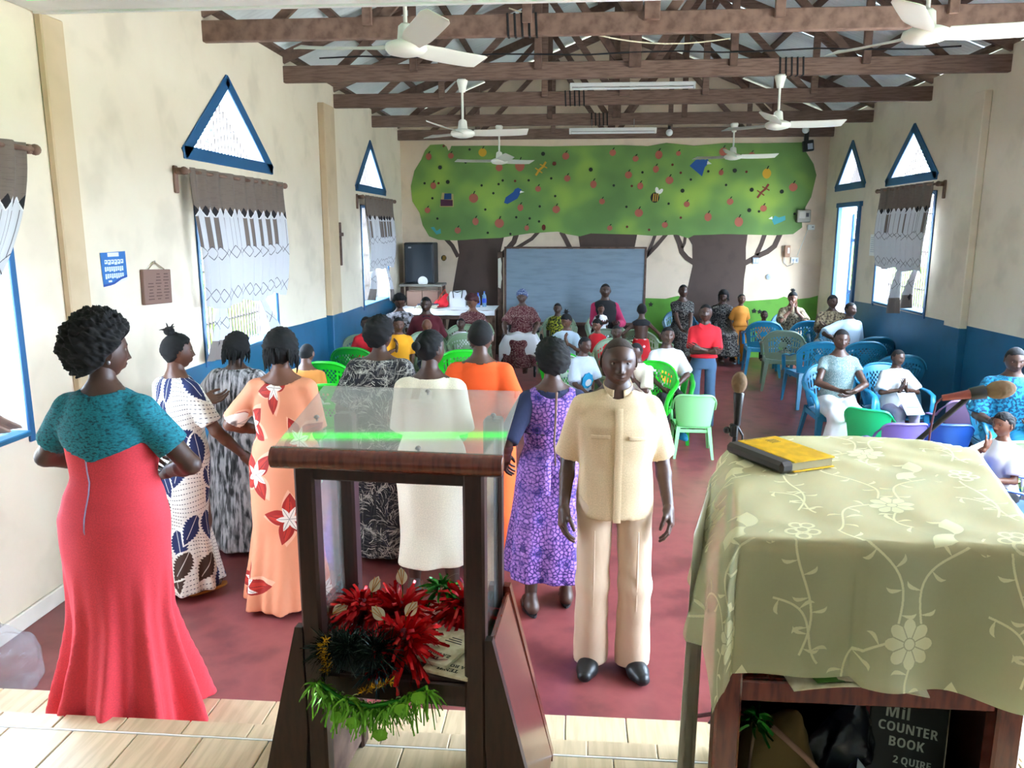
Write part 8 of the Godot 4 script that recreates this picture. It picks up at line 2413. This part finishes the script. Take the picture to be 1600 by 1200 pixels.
	var kt := person({"label": "child in a white T-shirt with dark stripes, hands at the mouth, on a blue armchair", "pos": Vector3(3.10, 0, -7.75), "yaw": 6, "h": 1.16, "w": 0.94, "hs": 1.06, "sit": 0.42, "cell": 0.015, "hres": 32, "hair": "cropped", "skin": 1, "seed": 57, "hpitch": 8, "hyaw": 16, "wl": Vector3(0.05, 0.97, 0.22), "wr": Vector3(-0.03, 0.97, 0.22), "hl": Vector3(-0.4, 0.8, -0.1), "hr": Vector3(0.4, 0.8, -0.1), "pl": Vector3(1, -1, 0.2), "pr": Vector3(-1, -1, 0.2), "wear": [W("top", M.white_cloth, {"name": "t_shirt", "hem": 0.45, "sleeve": 0.9, "loose": 0.03}), W("trousers", M.lavender)]})
	var u: float = joints.u
	var c: Vector3 = joints.L * Vector3(0, 1.12 * u + joints.dy, 0.13 * u + 0.022)
	for i in 3: part(kt, "shirt_stripe", Mb.new().box(c + Vector3(0.02, 0.03 - 0.022 * i, -0.004), Vector3(0.10, 0.010, 0.008), Basis(), 0.002), M.dark_cloth)
	var pp := thing("paper", "white paper sheet on the knees of the child in the striped T-shirt", "paper", Vector3(3.14, 0.56, -7.45), 0.2)
	part(pp, "sheet", Mb.new().box(Vector3(0, 0, 0), Vector3(0.18, 0.004, 0.25), Basis(Vector3.RIGHT, 0.75), 0.001), M.pale_blue)
	part(pp, "print_line", Mb.new().box(Basis(Vector3.RIGHT, 0.75) * Vector3(0, 0.003, 0.04), Vector3(0.12, 0.002, 0.004), Basis(Vector3.RIGHT, 0.75)), M.navy)
	person({"label": "man in a turquoise patterned shirt sitting at the right wall, looking down", "pos": Vector3(3.55, 0, -6.6), "yaw": -22, "h": 1.58, "w": 1.08, "sit": 0.42, "lean": 8, "cell": 0.015, "hres": 34, "hair": "cropped", "skin": 1, "seed": 58, "hpitch": 16, "hyaw": 10, "wl": Vector3(0.16, 0.72, 0.32), "wr": Vector3(-0.14, 0.70, 0.34), "wear": [W("top", M.blue_print, {"name": "shirt", "hem": 0.5, "sleeve": 0.95, "loose": 0.035}), W("trousers", M.teal_cloth)]})
	person({"label": "child in a white blouse and dark skirt sitting sideways, hand at mouth", "pos": Vector3(2.95, 0, -5.5), "yaw": -62, "h": 1.19, "fem": true, "w": 0.94, "hs": 1.1, "sit": 0.30, "cell": 0.013, "hres": 40, "hair": "rows", "skin": 2, "seed": 59, "hpitch": 4, "hyaw": -6, "wr": Vector3(0.0, 1.0, 0.23), "wl": Vector3(0.10, 0.70, 0.28), "hr": Vector3(0.1, 0.8, -0.5), "pr": Vector3(-1, -1, 0.2), "wear": [W("top", M.white_cloth, {"name": "blouse", "hem": 0.36, "sleeve": 0.8, "loose": 0.03, "neck": [0.07, 0.07, 0.02, 0.0]}), W("skirt", M.dark_cloth, {"hem": 0.08, "hem_r": [0.2, 0.16]})]})

func print_patch(o: Node3D, J: Dictionary, r: float, m: Material) -> void:
	var u: float = J.u
	var c: Vector3 = J.L * Vector3(0, 1.16 * u + J.dy, 0.114 * u + 0.020)
	var b := Transform3D((J.L as Transform3D).basis, c)
	part(o, "shirt_print", Mb.new().prism(blob(V(0, -0.03), r, r * 1.15, 0.0, 18, 0.10), -0.012, 0.004, b), m)
	part(o, "shirt_print", Mb.new().prism(blob(V(0.01, -0.05), r * 0.55, r * 0.5, 0.4, 12), -0.01, 0.0055, b), M.orange if m == M.yellow_cloth else M.white_cloth)

func phone(at: Vector3, turn: float, label: String) -> void:
	var p := thing("phone", label, "phone", at, turn)
	var b := Basis(Vector3.RIGHT, -0.9)
	part(p, "case", Mb.new().box(Vector3.ZERO, Vector3(0.15, 0.075, 0.009), b, 0.003), M.black)
	part(p, "lens", Mb.new().box(b * Vector3(0.05, 0.02, 0.005), Vector3(0.02, 0.02, 0.002), b, 0.0), M.metal)

func wheelchair(at: Vector3) -> void:
	var w := thing("wheelchair", "wheelchair with grey wheels under the elderly woman in the headwrap", "wheelchair", at, 0.0)
	part(w, "seat", Mb.new().box(Vector3(0, 0.42, 0.05), Vector3(0.44, 0.03, 0.44), Basis(), 0.01), M.black)
	part(w, "backrest", Mb.new().box(Vector3(0, 0.68, -0.19), Vector3(0.44, 0.44, 0.03), Basis(Vector3.RIGHT, -0.1), 0.01), M.black)
	for s in [-1.0, 1.0]:
		var rim := []
		for k in 25: rim.append(Vector3(s * 0.29, 0.29 + 0.28 * sin(TAU * k / 24.0), -0.1 + 0.28 * cos(TAU * k / 24.0)))
		part(w, "rear_wheel", Mb.new().tube(rim, 0.018, 8, 1.0, Vector3(1, 0, 0)), M.black_soft)
		var fr := []
		for k in 17: fr.append(Vector3(s * 0.22, 0.10 + 0.085 * sin(TAU * k / 16.0), 0.42 + 0.085 * cos(TAU * k / 16.0)))
		var fw := part(w, "front_wheel", Mb.new().tube(fr, 0.016, 8, 1.0, Vector3(1, 0, 0)), M.black_soft)
		part(fw, "hub", Mb.new().ball(Vector3(s * 0.22, 0.10, 0.42), Vector3(0.02, 0.03, 0.03), 6), M.grey_cloth)
		part(w, "frame_tube", Mb.new().tube([Vector3(s * 0.23, 0.9, -0.22), Vector3(s * 0.23, 0.42, -0.18), Vector3(s * 0.23, 0.42, 0.28), Vector3(s * 0.22, 0.18, 0.42)], 0.012, 8), M.metal)
		part(w, "armrest", Mb.new().box(Vector3(s * 0.25, 0.66, 0.03), Vector3(0.05, 0.03, 0.34), Basis(), 0.008), M.black)
	var lc := thing("lap_cloth", "white shawl spread over the knees of the elderly woman in the wheelchair", "cloth", at)
	var f := func(a: float, t: float) -> Vector3:
		var x := (a - 0.5) * 0.62
		var z := lerpf(0.05, 0.56, t)
		var over := maxf(0.0, z - 0.42)
		return Vector3(x, 0.635 - 0.05 * absf(x) * 4.0 * absf(x) - over * 2.0 + 0.012 * sin(a * 19.0) - maxf(0.0, absf(x) - 0.22) * 1.6 - 0.10 * a * over, minf(z, 0.44 + over * 0.2) + 0.01 * sin(a * 12.0))
	part(lc, "cloth", Mb.new().sheet(26, 22, f, 0.008), M.white_cloth)
	part(lc, "striped_border", Mb.new().sheet(20, 4, func(a: float, t: float) -> Vector3: return Vector3((a - 0.5) * 0.5, 0.36 - 0.14 * t - 0.05 * a, 0.475 + 0.012 * sin(a * 30.0)), 0.006), M.floral_maroon)
